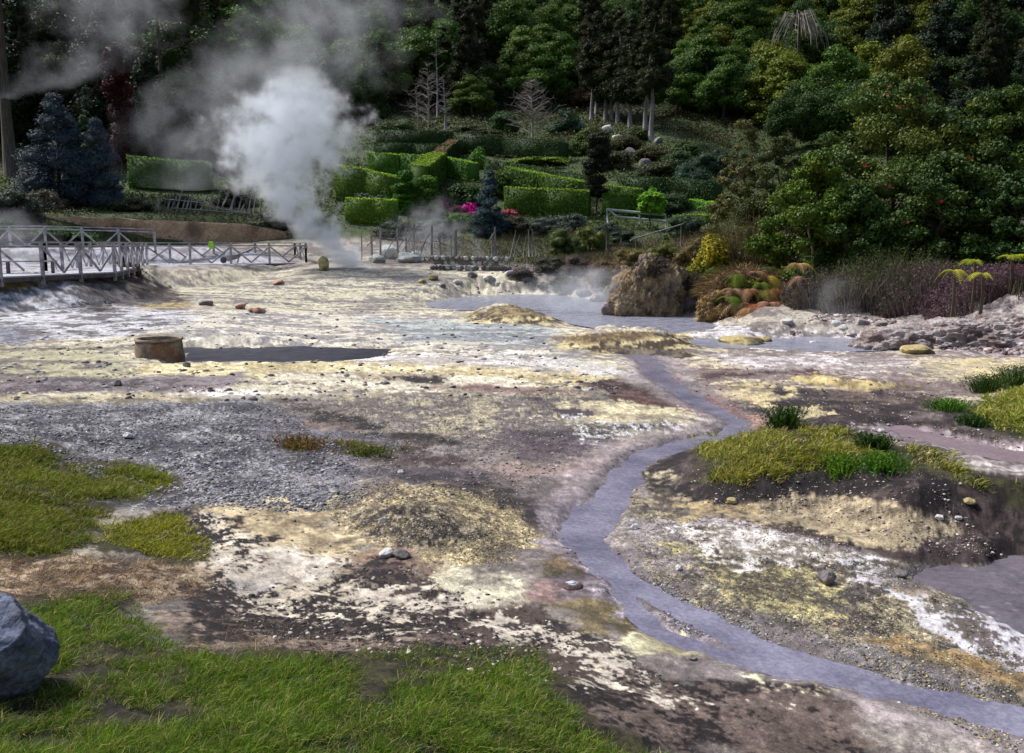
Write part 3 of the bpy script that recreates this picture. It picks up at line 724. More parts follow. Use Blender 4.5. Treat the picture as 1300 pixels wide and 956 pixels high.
def leaf_quads(C, Nn, size, aspect, rng, fold=0.0):
    n = len(C); a = unit(np.cross(Nn, rdir(n, rng))); b = np.cross(Nn, a)
    s = size[:, None]
    V = np.stack([C - a * s, C - b * s * aspect - Nn * s * fold, C + a * s, C + b * s * aspect - Nn * s * fold], 1).reshape(-1, 3)
    F = np.arange(4 * n).reshape(-1, 4)
    return V, F

ICO_T = (1 + 5 ** .5) / 2
_iv = unit(np.array([(-1, ICO_T, 0), (1, ICO_T, 0), (-1, -ICO_T, 0), (1, -ICO_T, 0), (0, -1, ICO_T), (0, 1, ICO_T), (0, -1, -ICO_T), (0, 1, -ICO_T),
                (ICO_T, 0, -1), (ICO_T, 0, 1), (-ICO_T, 0, -1), (-ICO_T, 0, 1)], float))
_if = np.array([(0, 11, 5), (0, 5, 1), (0, 1, 7), (0, 7, 10), (0, 10, 11), (1, 5, 9), (5, 11, 4), (11, 10, 2), (10, 7, 6), (7, 1, 8), (3, 9, 4), (3, 4, 2),
                (3, 2, 6), (3, 6, 8), (3, 8, 9), (4, 9, 5), (2, 4, 11), (6, 2, 10), (8, 6, 7), (9, 8, 1)])
def ico(level):
    V, F = _iv.copy(), _if.copy()
    for _ in range(level):
        E = {}; V = list(V); NF = []
        def mid(a, b):
            k = (min(a, b), max(a, b))
            if k not in E:
                E[k] = len(V); V.append(unit((np.array(V[a]) + np.array(V[b])) / 2))
            return E[k]
        for a, b, c in F:
            x, y, z = mid(a, b), mid(b, c), mid(c, a)
            NF += [(a, x, z), (b, y, x), (c, z, y), (x, y, z)]
        V = np.array(V); F = np.array(NF)
    return V, F

def clump_layout(kind, rng, rx, rz):
    """returns centres (n,3) relative to crown centre and radii (n,3)"""
    if kind == 'layer':
        n = 46; d = rdir(n * 3, rng); d = d[d[:, 2] > -.55][:n]
        f = rng.uniform(.55, .95, (len(d), 1))
        c = d * f * [rx, rx, rz]; c[:, :2] *= (1.0 - .45 * np.clip(c[:, 2:3] / rz, -.3, 1))
        r = np.stack([np.full(len(c), .30 * rx), np.full(len(c), .30 * rx), np.full(len(c), .15 * rz)], 1) * rng.uniform(.7, 1.25, (len(c), 1))
    elif kind == 'broad':
        n = 34; d = rdir(n * 3, rng); d = d[d[:, 2] > -.6][:n]
        c = d * rng.uniform(.5, .92, (len(d), 1)) * [rx, rx, rz]
        r = np.stack([np.full(len(c), .33 * rx), np.full(len(c), .33 * rx), np.full(len(c), .26 * rz)], 1) * rng.uniform(.6, 1.3, (len(c), 1))
    elif kind == 'cone':
        n = 52; t = rng.uniform(0, 1, n) ** 1.1; a = rng.uniform(0, 2 * math.pi, n); rad = rx * (1.0 - t) ** .75 * rng.uniform(.45, .95, n) * np.where(t < .12, .75, 1)
        c = np.stack([np.cos(a) * rad, np.sin(a) * rad, (t * 2 - 1) * rz], 1)
        k = (.42 - .25 * t) * rx
        r = np.stack([k, k, k * .8], 1) * rng.uniform(.7, 1.3, (n, 1))
    elif kind == 'column':
        n = 46; t = rng.uniform(0, 1, n); a = rng.uniform(0, 2 * math.pi, n); rad = rx * np.sqrt(np.sin(np.clip(t * .93 + .05, 0, 1) * math.pi)) * rng.uniform(.3, .75, n)
        c = np.stack([np.cos(a) * rad, np.sin(a) * rad, (t * 2 - 1) * rz], 1)
        r = np.stack([np.full(n, .42 * rx), np.full(n, .42 * rx), np.full(n, .13 * rz)], 1) * rng.uniform(.7, 1.2, (n, 1))
    elif kind == 'dome':      # shrub sitting on the ground
        n = 40; d = rdir(n * 3, rng); d[:, 2] = np.abs(d[:, 2]); d = d[:n]
        c = d * rng.uniform(.45, .85, (n, 1)) * [rx, rx, rz * 2]; c[:, 2] -= rz
        r = np.stack([np.full(n, .32 * rx), np.full(n, .32 * rx), np.full(n, .26 * rz * 1.6)], 1) * rng.uniform(.6, 1.3, (n, 1))
    return c, r

def make_crown(name, kind, rx, rz, nleaf, size, cols, seed, mat, parent=None, zc=0.0, up=.35, rnd=.45, aspect=.6, core=.72, clumps=None, wob=.25):
    rng = np.random.default_rng(seed)
    c, r = clumps if clumps is not None else clump_layout(kind, rng, rx, rz)
    wgt = (r[:, 0] * r[:, 2]); wgt = wgt / wgt.sum()
    idx = rng.choice(len(c), nleaf, p=wgt)
    d = rdir(nleaf, rng); d[:, 2] = np.where(rng.random(nleaf) < .7, np.abs(d[:, 2]), d[:, 2])
    rad = 1 + rng.normal(0, wob * .6, nleaf) ; rad = np.where(rng.random(nleaf) < .25, rad * rng.uniform(.7, 1.35, nleaf), rad)
    C = c[idx] + d * r[idx] * rad[:, None]
    Nn = unit(d / (r[idx] / r[idx].max(1, keepdims=True)) * .6 + np.array([0, 0, up]) + rdir(nleaf, rng) * rnd * 1.4)
    sz = size * rng.uniform(.6, 1.35, nleaf)
    V, F = leaf_quads(C, Nn, sz, aspect, rng, .15)
    cols = np.array(cols)
    clc = cols[rng.integers(0, len(cols), len(c))]
    lc = cols[rng.integers(0, len(cols), nleaf)] * .5 + clc[idx] * .5
    lc = lc * rng.uniform(.7, 1.35, (nleaf, 1))
    Cc = np.repeat(lc, 4, 0)
    iv, if_ = ico(1)
    if core:
        VV, FF = [], []
        for k in range(len(c)):
            FF.append(if_ + len(VV) * len(iv)); VV.append(c[k] + iv * r[k] * core * rng.uniform(.75, 1.1, (len(iv), 1)))
        VV = np.concatenate(VV); FF = np.concatenate(FF)
        V2 = np.vstack([V, VV]); F2 = FF + len(V)
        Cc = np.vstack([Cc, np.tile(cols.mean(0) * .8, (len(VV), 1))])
        faces = [F, F2]
    else: V2, faces = V, [F]
    V2 = V2 + [0, 0, zc]
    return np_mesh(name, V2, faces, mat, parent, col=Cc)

def make_trunk(name, h, r, mat, parent, seed=0, limbs=5, reach=2.0, lean=.3, z0=-.6, up=.5):
    random.seed(seed); b = MB()
    pts = [(lean * math.sin(i * 1.3 + seed) * i / 6, lean * math.cos(i * 1.7 + seed) * i / 6, z0 + (h - z0) * i / 6) for i in range(7)]
    b.tube(pts, [r * (1.25 - i / 6 * 1.0) if i else r * 1.6 for i in range(7)], 7, .06)
    for k in range(limbs):
        t = random.uniform(.45, .95); z = z0 + (h - z0) * t; a = random.uniform(0, 6.28); rr = r * (1 - t * .7) * .5
        i = t * 6; p0 = (lean * math.sin(i * 1.3 + seed) * i / 6, lean * math.cos(i * 1.7 + seed) * i / 6, z)
        L_ = reach * random.uniform(.6, 1.1)
        p1 = (p0[0] + math.cos(a) * L_ * .5, p0[1] + math.sin(a) * L_ * .5, z + L_ * up * .5)
        p2 = (p0[0] + math.cos(a) * L_, p0[1] + math.sin(a) * L_, z + L_ * up)
        b.tube([p0, p1, p2], [rr, rr * .7, rr * .3], 5)
    return b.build(name, mat, parent, True)

def blades(P_, h, wd, lean, cols, rng, bend=.5, dirs=None, segs=2):
    """tapered bent blades from points; returns V,F list,colours"""
    n = len(P_)
    a = rng.uniform(0, 2 * math.pi, n)
    side = np.stack([np.cos(a), np.sin(a), np.zeros(n)], 1)
    if dirs is None:
        la = rng.uniform(0, 2 * math.pi, n); l = rng.uniform(0, lean, n)
        dirs = unit(np.stack([np.cos(la) * l, np.sin(la) * l, np.ones(n)], 1))
        side = unit(np.cross(dirs, rdir(n, rng)))
    else:
        side = unit(np.cross(dirs, rdir(n, rng)))
    out = unit(dirs * [1, 1, 0] + 1e-4)
    h = h[:, None]; w = wd[:, None]
    p1 = P_ + dirs * h * .55
    p2 = P_ + dirs * h * .92 + out * h * bend * .35 - np.array([0, 0, 1]) * h * bend * .18
    V = np.stack([P_ - side * w, P_ + side * w, p1 + side * w * .75, p1 - side * w * .75, p2], 1).reshape(-1, 3)
    i = np.arange(n)[:, None] * 5
    Q = i + np.array([[0, 1, 2, 3]]); T = i + np.array([[3, 2, 4]])
    return V, [Q, T], np.repeat(cols, 5, 0)

def hits(u, v, it=8):
    rx, rz = ray(u, v); z = np.full(len(u), .3); 
    for _ in range(it):
        d = np.clip((z - EYE) / np.minimum(rz, -1e-3), .5, 90)
        z = .4 * z + .6 * height(rx * d, d)
    d = np.clip((z - EYE) / np.minimum(rz, -1e-3), .5, 90)
    x, y = rx * d, d
    return np.stack([x, y, height(x, y)], 1)

def in_poly_px(poly, n, rng, warp=8, ws=.02, box=None):
    poly = np.array(poly, float); lo = np.maximum(poly.min(0), [-60, 0]); hi = np.minimum(poly.max(0), [1360, 1010])
    u = rng.uniform(lo[0], hi[0], n); v = rng.uniform(lo[1], hi[1], n)
    s = sdist(u, v * 2, poly * [1, 2]) + warp * fbm(u, v * 2.2, ws, 4, 201, .6)
    return u, v, s

def grass_patch(poly, n, hmin, hmax, wd, pal, label, seed, warp=10, thin=None, name='grass', lean=.9, fringe=25):
    rng = np.random.default_rng(seed)
    u, v, s = in_poly_px(poly, n, rng, warp)
    keep = rng.random(n) < sstep(-2, fringe, s) * .98 + (s > fringe)
    u, v = u[keep], v[keep]
    P_ = hits(u, v); okv = np.abs(proj(P_[:, 0], P_[:, 1], P_[:, 2])[1] - v) < 5; P_, u, v = P_[okv], u[okv], v[okv]
    g = fbm(P_[:, 0], P_[:, 1], 1.6, 4, 211, .6) + .5 * fbm(P_[:, 0], P_[:, 1], 9, 3, 212)
    if thin is not None:
        k = rng.random(len(P_)) < sstep(thin[0], thin[1], g); P_, g, u, v = P_[k], g[k], u[k], v[k]
    # blades stand in little tufts
    nb = len(P_); k = max(1, nb // 11); ci = rng.integers(0, nb, k); own = rng.integers(0, k, nb); tuf = rng.random(nb) < .8
    tr_ = (.012 + .012 * rng.random(k))[own] * (1 if name == 'grass' else .6) * np.clip(P_[ci][own][:, 1] / 5, .7, 2)
    off = rng.normal(0, 1, (nb, 2)) * tr_[:, None]
    Pn = P_[ci][own].copy(); Pn[:, :2] += off; Pn[:, 2] = height(Pn[:, 0], Pn[:, 1]); P_ = np.where(tuf[:, None], Pn, P_); g = np.where(tuf, g[ci][own], g)
    th_ = rng.uniform(.55, 1.5, k)[own]; tcol = rng.uniform(-.3, .3, k)[own]
    g2 = g
    pal = [np.array(p) for p in pal]
    t = np.clip(.5 + g * .9 + rng.normal(0, .18, nb) + tcol, 0, 1)[:, None]
    c = pal[0] * (1 - t) + pal[1] * t
    dry = rng.random(nb) < (.17 + .25 * sstep(.1, -.5, g)); c[dry] = pal[2] * rng.uniform(.7, 1.2, (dry.sum(), 1))
    c = c * rng.uniform(.65, 1.35, (nb, 1))
    hh = rng.uniform(hmin, hmax, nb) * (1 + .55 * g) * np.where(tuf, th_, .7); wdd = wd * rng.uniform(.6, 1.4, nb) * np.clip(P_[:, 1] / 6, .6, 2.2)
    a_ = rng.uniform(0, 2 * math.pi, nb); l_ = rng.uniform(0, lean, nb)
    dd_ = np.stack([np.cos(a_) * l_, np.sin(a_) * l_, np.ones(nb)], 1)
    dd_[:, :2] += np.where(tuf[:, None], off / (tr_[:, None] + 1e-6) * .35, 0) + [.25, -.05]
    V, F, C = blades(P_ - [0, 0, .012], hh, wdd, lean, c, rng, .7, unit(dd_))
    o = np_mesh(name, V, F, GRASSM, col=C)
    return tag(o, label, 'grass', kind='stuff')

S = srgb
GRN = [S(64, 96, 24), S(126, 154, 38), S(170, 158, 96)]
YEL = [S(112, 126, 30), S(168, 168, 40), S(196, 178, 110)]
OLV = [S(104, 124, 38), S(164, 168, 62), S(202, 184, 122)]
grass_patch(GRASS_V[2], 190000, .03, .075, .0025, GRN, 'short bright green grass along the bottom edge of the photo', 1, thin=(-.45, -.05), warp=20)
grass_patch(GRASS_V[0], 90000, .035, .08, .0030, [S(76, 98, 28), S(138, 148, 44), S(170, 152, 98)], 'rough green and straw grass on the left bank', 2, thin=(-.4, .05), warp=22)
grass_patch(GRASS_V[1], 16000, .03, .06, .0030, YEL, 'yellow green mossy grass tongue at the left bank edge', 3, thin=(-.5, -.1), warp=18)
grass_patch(GRASS_V[3], 105000, .04, .10, .0036, OLV, 'green and yellow turf cap on the black mound beside the stream', 4, thin=(-.45, .05), warp=24)
grass_patch(GRASS_V[4], 26000, .05, .12, .0042, OLV, 'olive turf on the low rise at the right edge', 5, thin=(-.6, -.2))
grass_patch(GRASS_V[5], 5000, .04, .09, .0036, [S(90, 120, 40), S(150, 140, 60), S(140, 80, 60)], 'sparse moss and red stemmed weeds on a grey ledge', 6, warp=14, thin=(-.3, .3), name='moss')
grass_patch([(150, 600), (190, 594), (225, 612), (215, 628), (170, 636)], 12000, .015, .035, .004, [S(168, 176, 20), S(206, 204, 30), S(150, 160, 40)], 'vivid yellow moss at the tip of the left grass', 7, name='moss')
straw_poly = [(-60, 706), (100, 700), (240, 712), (280, 740), (230, 775), (100, 764), (-60, 770)]
grass_patch(straw_poly, 14000, .03, .07, .0024, [S(150, 124, 92), S(190, 166, 130), S(120, 96, 76)], 'matted dry straw between the two green grass banks', 8, name='dry_straw', lean=3.5)
grass_patch([(180, 800), (300, 775), (480, 800), (600, 815), (640, 826), (420, 828), (230, 836)], 9000, .03, .06, .0022, [S(140, 118, 96), S(176, 156, 126), S(104, 84, 70)], 'thin dry rootlets over the brown soil behind the front grass', 9, name='dry_straw', lean=3.5)
grass_patch([(1180, 596), (1300, 628), (1340, 690), (1260, 660), (1190, 620)], 6000, .03, .08, .003, [S(120, 112, 50), S(160, 150, 80), S(180, 160, 110)], 'thinning brown green grass sliding off the mound', 10, thin=(-.4, .1))

# small upright tufts -------------------------------------------------
def tuft(u, v, h, r, n, pal, label, name='grass_tuft', cat='tuft', group=None, seed=0, lean=.5, wd=.005):
    rng = np.random.default_rng(seed + 900)
    p = hit(u, v)
    o = empty(name, p, 0, label, cat, group)
    q = np.column_stack([rng.normal(0, r * .45, (n, 2)), np.zeros(n)])
    q[:, 2] = height(q[:, 0] + p[0], q[:, 1] + p[1]) - p[2] - .01
    dr = unit(np.column_stack([q[:, :2] / r * lean + rng.normal(0, .18, (n, 2)), np.ones(n)]))
    pal = np.array(pal); c = pal[rng.integers(0, len(pal), n)] * rng.uniform(.6, 1.3, (n, 1))
    V, F, C = blades(q, h * rng.uniform(.5, 1.1, n), np.full(n, wd), 0, c, rng, .3, dr)
    k = rng.random(n) < .5
    # leaflets up the stems
    m = n * 5; i = rng.integers(0, n, m); t = rng.uniform(.3, 1, m)
    C2 = q[i] + dr[i] * (h * t * .9)[:, None]
    LV, LF = leaf_quads(C2, rdir(m, rng), np.full(m, wd * 3.2) * rng.uniform(.6, 1.3, m), .4, rng)
    me1 = np_mesh('blades', V, F, GRASSM, o, col=C)
    me2 = np_mesh('leaflets', LV, [LF], GRASSM, o, col=np.repeat(pal[rng.integers(0, len(pal), m)] * rng.uniform(.6, 1.3, (m, 1)), 4, 0))
    return o
DG = [S(52, 84, 26), S(76, 112, 34), S(40, 66, 24)]
tuft(994, 542, .30, .13, 260, DG, 'upright dark green weed on the far corner of the turf cap', seed=1)
tuft(1112, 572, .20, .13, 240, DG, 'bushy green weed by white pebbles on the turf cap', seed=2)
tuft(1066, 596, .13, .16, 200, [S(84, 130, 30), S(104, 150, 40)], 'bright green tuft on the front lip of the turf cap', seed=3)
tuft(1120, 592, .14, .2, 260, [S(76, 120, 28), S(104, 148, 40)], 'second bright green tuft, right of centre on the turf cap lip', seed=4)
tuft(1204, 520, .20, .26, 340, [S(70, 120, 36), S(96, 144, 44)], 'low green weed cushion left of the turf at the right edge', seed=5)
tuft(1234, 540, .18, .17, 240, DG, 'small dark green weed below the turf at the right edge', seed=6)
tuft(1253, 498, .36, .28, 420, DG, 'tall dark weed behind the turf at the right edge', seed=7)
tuft(1292, 490, .42, .3, 420, DG, 'tallest dark weed cut by the right edge of the photo', seed=8)
tuft(470, 578, .12, .22, 160, [S(84, 120, 40), S(120, 110, 50)], 'little green tuft on the grey ledge in the gravel', seed=9)
tuft(165, 345, .5, .35, 420, [S(52, 48, 30), S(70, 66, 40)], 'dark scrubby cushion at the corner of the boardwalk bank', name='scrub_cushion', cat='shrub', seed=10, wd=.012)
tuft(380, 566, .13, .3, 200, [S(120, 130, 50), S(150, 90, 60)], 'mossy reddish tuft at the left tip of the ledge', seed=11)

# ------------------------------------------------------------------ forest
PROTO = {}
def tree_proto(key, name, kind, rx, rz, zc, th, tr, nleaf, size, cols, mat=LEAF, bark=BARK, limbs=6, seed=0, **kw):
    root = empty(name, (0, 0, 0))
    cr = make_crown('crown', kind, rx, rz, nleaf, size, cols, seed + 40, mat, root, zc, **kw)
    tk = make_trunk('trunk', th, tr, bark, root, seed, limbs, rx * .6)
    reg(root, cr, tk); PROTO[key] = [root, False]
    return root
def plant(key, loc, rz, s, label, cat, group=None):
    root, used = PROTO[key]
    if used: root = copy_tree(root)
    else: PROTO[key][1] = True
    root.location = tuple(float(c) for c in loc); root.rotation_euler = (0, 0, rz)
    root.scale = (s, s, s) if not hasattr(s, '__len__') else s
    return tag(root, label, cat, group)
C_LAU = [S(86, 118, 38), S(72, 102, 34), S(106, 132, 44), S(60, 88, 36)]
C_BRD = [S(62, 88, 36), S(74, 98, 36), S(50, 76, 34)]
C_YEL = [S(104, 116, 34), S(84, 100, 30), S(122, 128, 42)]
C_CRY = [S(50, 56, 26), S(62, 62, 30), S(40, 50, 24)]
C_DRK = [S(40, 58, 38), S(48, 66, 40), S(36, 50, 34)]  # shade and steam darkness of the left slope put into the leaf colour
for i in range(3):
    tree_proto(('lau', i), 'laurel_tree', 'layer', 5.4, 6.6, 5.6, 9, .35, 14000, .20, C_LAU, seed=10 + i)
    tree_proto(('brd', i), 'broadleaf_tree', 'broad', 4.9, 5.8, 5.0, 8, .35, 13000, .19, C_BRD, seed=20 + i)
    tree_proto(('cry', i), 'conifer_tree', 'cone', 3.4, 8.6, 10.0, 17, .32, 12000, .21, C_CRY, bark=BARK, seed=30 + i, up=-.1, aspect=.35)
for i in range(2):
    tree_proto(('yel', i), 'yellow_green_tree', 'layer', 4.8, 5.8, 5.0, 8, .3, 12000, .19, C_YEL, seed=40 + i)
    tree_proto(('drk', i), 'dark_tree', 'cone', 4.2, 7.5, 7.5, 13, .35, 13000, .22, C_DRK, seed=50 + i)
KW = {'lau': 'layered bright green laurel tree', 'brd': 'rounded mid green leafy tree', 'cry': 'narrow brown green conifer',
      'yel': 'yellow green leafy tree', 'drk': 'dark blue green conical tree'}
LM = [(60, 'behind the tall trunk at the left edge'), (130, 'above the two blue conifers'), (200, 'around the red leaved tree'), (260, 'above the left clipped hedge'), (350, 'above the left half of the steam plume'), (430, 'above the right half of the steam plume'), (520, 'left of the bare pale trunks'),
      (620, 'above the bare pale trunks'), (730, 'above the grey bare tree'), (850, 'around the straight trunked grove'), (960, 'above the grass clearing'),
      (1070, 'above the twiggy thicket'), (1180, 'above the camellia peak'), (1240, 'right of the camellia peak'), (1400, 'in the upper right corner')]
ORD = ['lowest', 'second lowest', 'third lowest', 'fourth lowest', 'fifth lowest', 'sixth lowest', 'seventh lowest', 'eighth lowest', 'ninth lowest', 'tenth lowest', 'eleventh lowest', 'twelfth lowest', '13th lowest', '14th lowest', '15th lowest', '16th lowest', '17th lowest', '18th lowest', '19th lowest', '20th lowest', '21st lowest', '22nd lowest', '23rd lowest', '24th lowest', '25th lowest']
rng = np.random.default_rng(5)
cand = []
for r_, sp_ in [(r0_, 4.9 + (r0_ - 93) * .022) for r0_ in (93, 98, 103, 108, 113, 119, 125, 131, 137, 142, 147, 152, 157, 163, 169, 175, 182, 189, 197, 206)]:
    tmax = .60
    xs = np.arange(-tmax * r_, tmax * r_, sp_)
    for x in xs + rng.uniform(-.3, .3, len(xs)) * sp_:
        y = r_ + rng.uniform(-.3, .3) * sp_
        t = x / math.hypot(x, y)
        u0, v0 = proj(x, y, hz(x, y)); u0 = float(u0); v0 = float(v0)
        if r_ < 137 and u0 > 290 and not (r_ > 112 and u0 > 1000) and not (r_ > 127 and u0 > 925) and not (r_ > 128 and (470 > u0 or u0 > 905)): continue
        if r_ < 112 and u0 > 1000: continue
        if v0 > 152 and 500 < u0 < 740: continue
        if r_ < 151 and 700 < u0 < 850: continue          # rock mound with the grove
        if 835 < u0 < 915 and v0 > 158: continue          # grass clearing
        if r_ < 143 and 505 < u0 < 590: continue
        if r_ < 143 and 640 < u0 < 700: continue
        q = rng.random()
        if u0 < 300: k = 'drk' if q < .42 else ('cry' if q < .6 else 'brd')
        elif u0 < 470: k = 'brd' if q < .6 else ('drk' if q < .8 else 'lau')
        elif u0 < 545: k = 'lau' if q < .7 else 'cry'
        elif u0 < 640: k = 'cry' if q < .62 else ('lau' if q < .8 else 'brd')
        elif u0 < 740: k = 'lau' if q < .88 else 'brd'
        elif u0 < 850: k = 'cry' if q < .55 else ('lau' if q < .85 else 'brd')
        elif u0 < 970: k = 'lau' if q < .7 else ('yel' if q < .9 else 'brd')
        elif u0 < 1100: k = 'yel' if q < .5 else ('brd' if q < .85 else 'lau')
        elif u0 < 1190: k = 'yel' if q < .3 else ('brd' if q < .6 else 'drk')
        else: k = 'drk' if q < .5 else ('brd' if q < .85 else 'cry')
        s_ = rng.uniform(.55, .98)
        top = proj(x, y, hz(x, y) + 4 * s_)
        if float(top[1]) < -6: continue
        if v0 > 330 or u0 < -60 or u0 > 1360: continue
        cand.append((k, x, y, s_, u0, v0, rng.uniform(0, 6.28), rng.integers(0, 3)))
groups = {}
for c in cand:
    lm = next(t for lim, t in LM if c[4] < lim)
    groups.setdefault((c[0], lm), []).append(c)
for (k, lm), L_ in groups.items():
    L_.sort(key=lambda c: -c[5])
    for i, c in enumerate(L_):
        if len(L_) == 1: lab = '%s %s, alone of its kind' % (KW[k], lm)
        else: lab = '%s %s, %s' % (KW[k], lm, ORD[i] if i < len(L_) - 1 else 'highest')
        key = (k, int(c[7]) % (2 if k in ('yel', 'drk') else 3))
        z = hz(c[1], c[2])
        plant(key, (c[1], c[2], z - .3), c[6], (c[3], c[3], c[3] * rng.uniform(.9, 1.15)), lab, 'tree', 'trees of the forested hillside')

def at(u, v): return hit(u, v)
def span(p, px): return px * p[1] / FPX       # picture pixels -> metres at that distance

# grove of straight trunked conifers on the rock mound
tree_proto(('gro', 0), 'conifer_tree', 'cone', 3.3, 6.6, 0, 1, .3, 5200, .26, [S(46, 54, 26), S(58, 58, 28), S(36, 46, 24)], limbs=0, seed=70)
def grove_tree(u, vb, vc, vt, lab, i, rw=24):
    p = at(u, vb); d = p[1]
    h = (vb - vt) * d / FPX; hc = (vb - vc) * d / FPX; rx = rw * d / FPX
    root = empty('conifer_tree', p - [0, 0, .2], 0, lab, 'tree', 'straight trunked conifers on the rocky mound')
    make_crown('crown', 'cone', rx, (h - hc) / 2, 9000, .17, [S(46, 54, 26), S(58, 58, 28), S(36, 46, 24)], 300 + i, LEAF, root, (h + hc) / 2, up=-.1, aspect=.4)
    make_trunk('trunk', h * .92, .26, BARK_PALE, root, 300 + i, 4, rx * .8, .4, up=.1)
for i, (u, vb, vc, vt, lab) in enumerate([
    (751, 152, 108, 40, 'leftmost straight trunk conifer of the grove on the mound'),
    (757, 146, 110, 25, 'conifer just behind the leftmost trunk of the grove'),
    (768, 154, 118, 30, 'third grove conifer, above the white boulder'),
    (776, 154, 125, 48, 'short trunked grove conifer right of the white boulder'),
    (784, 157, 120, 20, 'leaning slender grove conifer, middle of the mound'),
    (800, 162, 128, 36, 'grove conifer standing above the big grey boulder'),
    (819, 168, 118, 10, 'pale trunk grove conifer, second from the right'),
    (826, 178, 118, 26, 'rightmost and lowest standing grove conifer with a leaning pale trunk')]):
    grove_tree(u, vb, vc, vt, lab, i)

# single noteworthy trees
def single(name, u, v, topv, kind, rw, cols, lab, seed, trunk_frac=.25, nleaf=6000, size=.2, cat='tree', bark=BARK, group=None, mat=LEAF, d=None, **kw):
    p = at(u, v) if d is None else P(u, v, d)
    if d is not None: p[2] = hz(p[0], p[1])
    h = (float(proj(p[0], p[1], p[2])[1]) - topv) * p[1] / FPX; rx = rw * p[1] / FPX
    root = empty(name, p - [0, 0, .1], 0, lab, cat, group)
    zc = h * (1 + trunk_frac) / 2; rz = h * (1 - trunk_frac) / 2
    make_crown('crown', kind, rx, rz, nleaf, size, cols, seed, mat, root, zc, **kw)
    make_trunk('trunk', h * .85, max(.05, rx * .06), bark, root, seed, 5, rx * .7, .2)
    return root
single('columnar_conifer', 757, 270, 172, 'column', 17, [S(44, 48, 34), S(56, 58, 40), S(34, 40, 30)], 'dark columnar conifer among the terraced hedges', 401, .2, 14000, .11, up=.1, aspect=.4)
single('blue_conifer', 622, 300, 218, 'cone', 21, [S(62, 84, 92), S(78, 98, 104), S(50, 70, 78)], 'blue grey conifer behind the pole fence', 402, .05, 12000, .09, aspect=.35)
single('small_bright_tree', 826, 292, 240, 'broad', 16, [S(110, 160, 40), S(90, 140, 36), S(130, 176, 56)], 'small bright green tree beside the white garden frame', 403, .3, 2200, .15)
single('blue_conifer', 78, 262, 128, 'cone', 46, [S(56, 72, 80), S(70, 86, 94), S(44, 60, 66)], 'wide blue grey conifer left of the hedge, the tallest of the blue pair', 404, .05, 26000, .11, aspect=.35)
single('blue_conifer', 128, 262, 158, 'cone', 32, [S(74, 88, 98), S(90, 104, 114), S(62, 76, 86)], 'paler and lower blue grey conifer at the end of the left hedge', 405, .05, 20000, .10, aspect=.35)
single('slim_conifer', 116, 240, 118, 'cone', 12, [S(60, 82, 74), S(76, 100, 80), S(96, 124, 60)], 'slim pointed conifer rising between the two blue conifers', 406, .05, 9000, .09, aspect=.35)
single('red_leaved_tree', 156, 225, 72, 'column', 17, [S(78, 32, 42), S(62, 26, 36), S(92, 42, 48)], 'narrow dark red leaved tree in front of the left forest', 407, .15, 13000, .12)
single('yellow_green_tree', 1140, 175, 62, 'layer', 44, C_YEL, 'lime green tree just behind the camellia peak', 408, .05, 16000, .12, d=75)
single('small_conifer', 845, 322, 296, 'cone', 8, [S(90, 130, 50), S(70, 110, 40)], 'tiny green conifer in the olive scrub behind the outcrop', 409, .05, 1200, .07)

# tall pale trunk at the far left
def tall_trunk(u, vb, r, mat, lab, seed, d, top=40):
    p = P(u, vb, d); p[2] = hz(p[0], p[1])
    root = empty('tall_trunk_tree', p, 0, lab, 'tree')
    make_trunk('trunk', top, r, mat, root, seed, 3, 4, .25, up=.2)
    rngx = np.random.default_rng(seed)
    make_crown('crown', 'broad', 5, 5, 9000, .2, [S(60, 70, 40), S(78, 76, 44), S(50, 60, 36)], seed, LEAF, root, top * .72)
tall_trunk(13, 210, .42, BARK, 'tall bare brown trunk at the left edge rising out of the photo', 501, 80, 34)
tall_trunk(210, 200, .22, BARK, 'thin shadowed trunk behind the left clipped hedge', 502, 100, 22)

def bare_tree(u, v, topv, lab, seed, spread=.35, cat='bare tree', d=None, nb=26, name='bare_tree', dense=3, r0=.11, mat=TWIG, lo=.25):
    p = at(u, v) if d is None else P(u, v, d)
    if d is not None: p[2] = hz(p[0], p[1])
    h = (float(proj(p[0], p[1], p[2])[1]) - topv) * p[1] / FPX
    root = empty(name, p, 0, lab, cat)
    random.seed(seed); b = MB(); b2 = MB()
    top = Vector((random.uniform(-.3, .3), 0, h))
    b.tube([(0, 0, -.3), (.1, 0, h * .3), (-.05, .1, h * .65), top], [r0 * 1.5, r0, r0 * .6, r0 * .15], 6)
    for i in range(nb):
        t = random.uniform(lo, .97); z = h * t; a = random.uniform(0, 6.28); L_ = h * spread * (1.1 - t) * random.uniform(.6, 1.2) + .2
        dx, dy = math.cos(a), math.sin(a)
        p1 = Vector((dx * L_ * .5, dy * L_ * .5, z + L_ * .25)); p2 = Vector((dx * L_, dy * L_, z + L_ * random.uniform(.1, .7)))
        b2.tube([(0, 0, z), p1, p2], [r0 * .35, r0 * .22, r0 * .08], 4, cap=False)
        for k in range(dense):
            q = p1.lerp(p2, random.random()); e = q + Vector((random.uniform(-1, 1), random.uniform(-1, 1), random.uniform(-.3, 1))) * L_ * .35
            b2.tube([q, e], [r0 * .14, r0 * .05], 3, cap=False)
    b.build('trunk', mat, root, True); b2.build('branches', mat, root)
    return root
bare_tree(530, 172, 110, 'leftmost bare pale tree above the hedges', 601, .3)
bare_tree(544, 164, 84, 'grey bare tree with a broad twiggy fan, second of the bare trees above the hedges', 602, .45, nb=60, dense=5, lo=.1)
bare_tree(565, 173, 98, 'bent white trunk on the right of the bare trees above the hedges', 603, .16, r0=.16, mat=BARK_PALE)
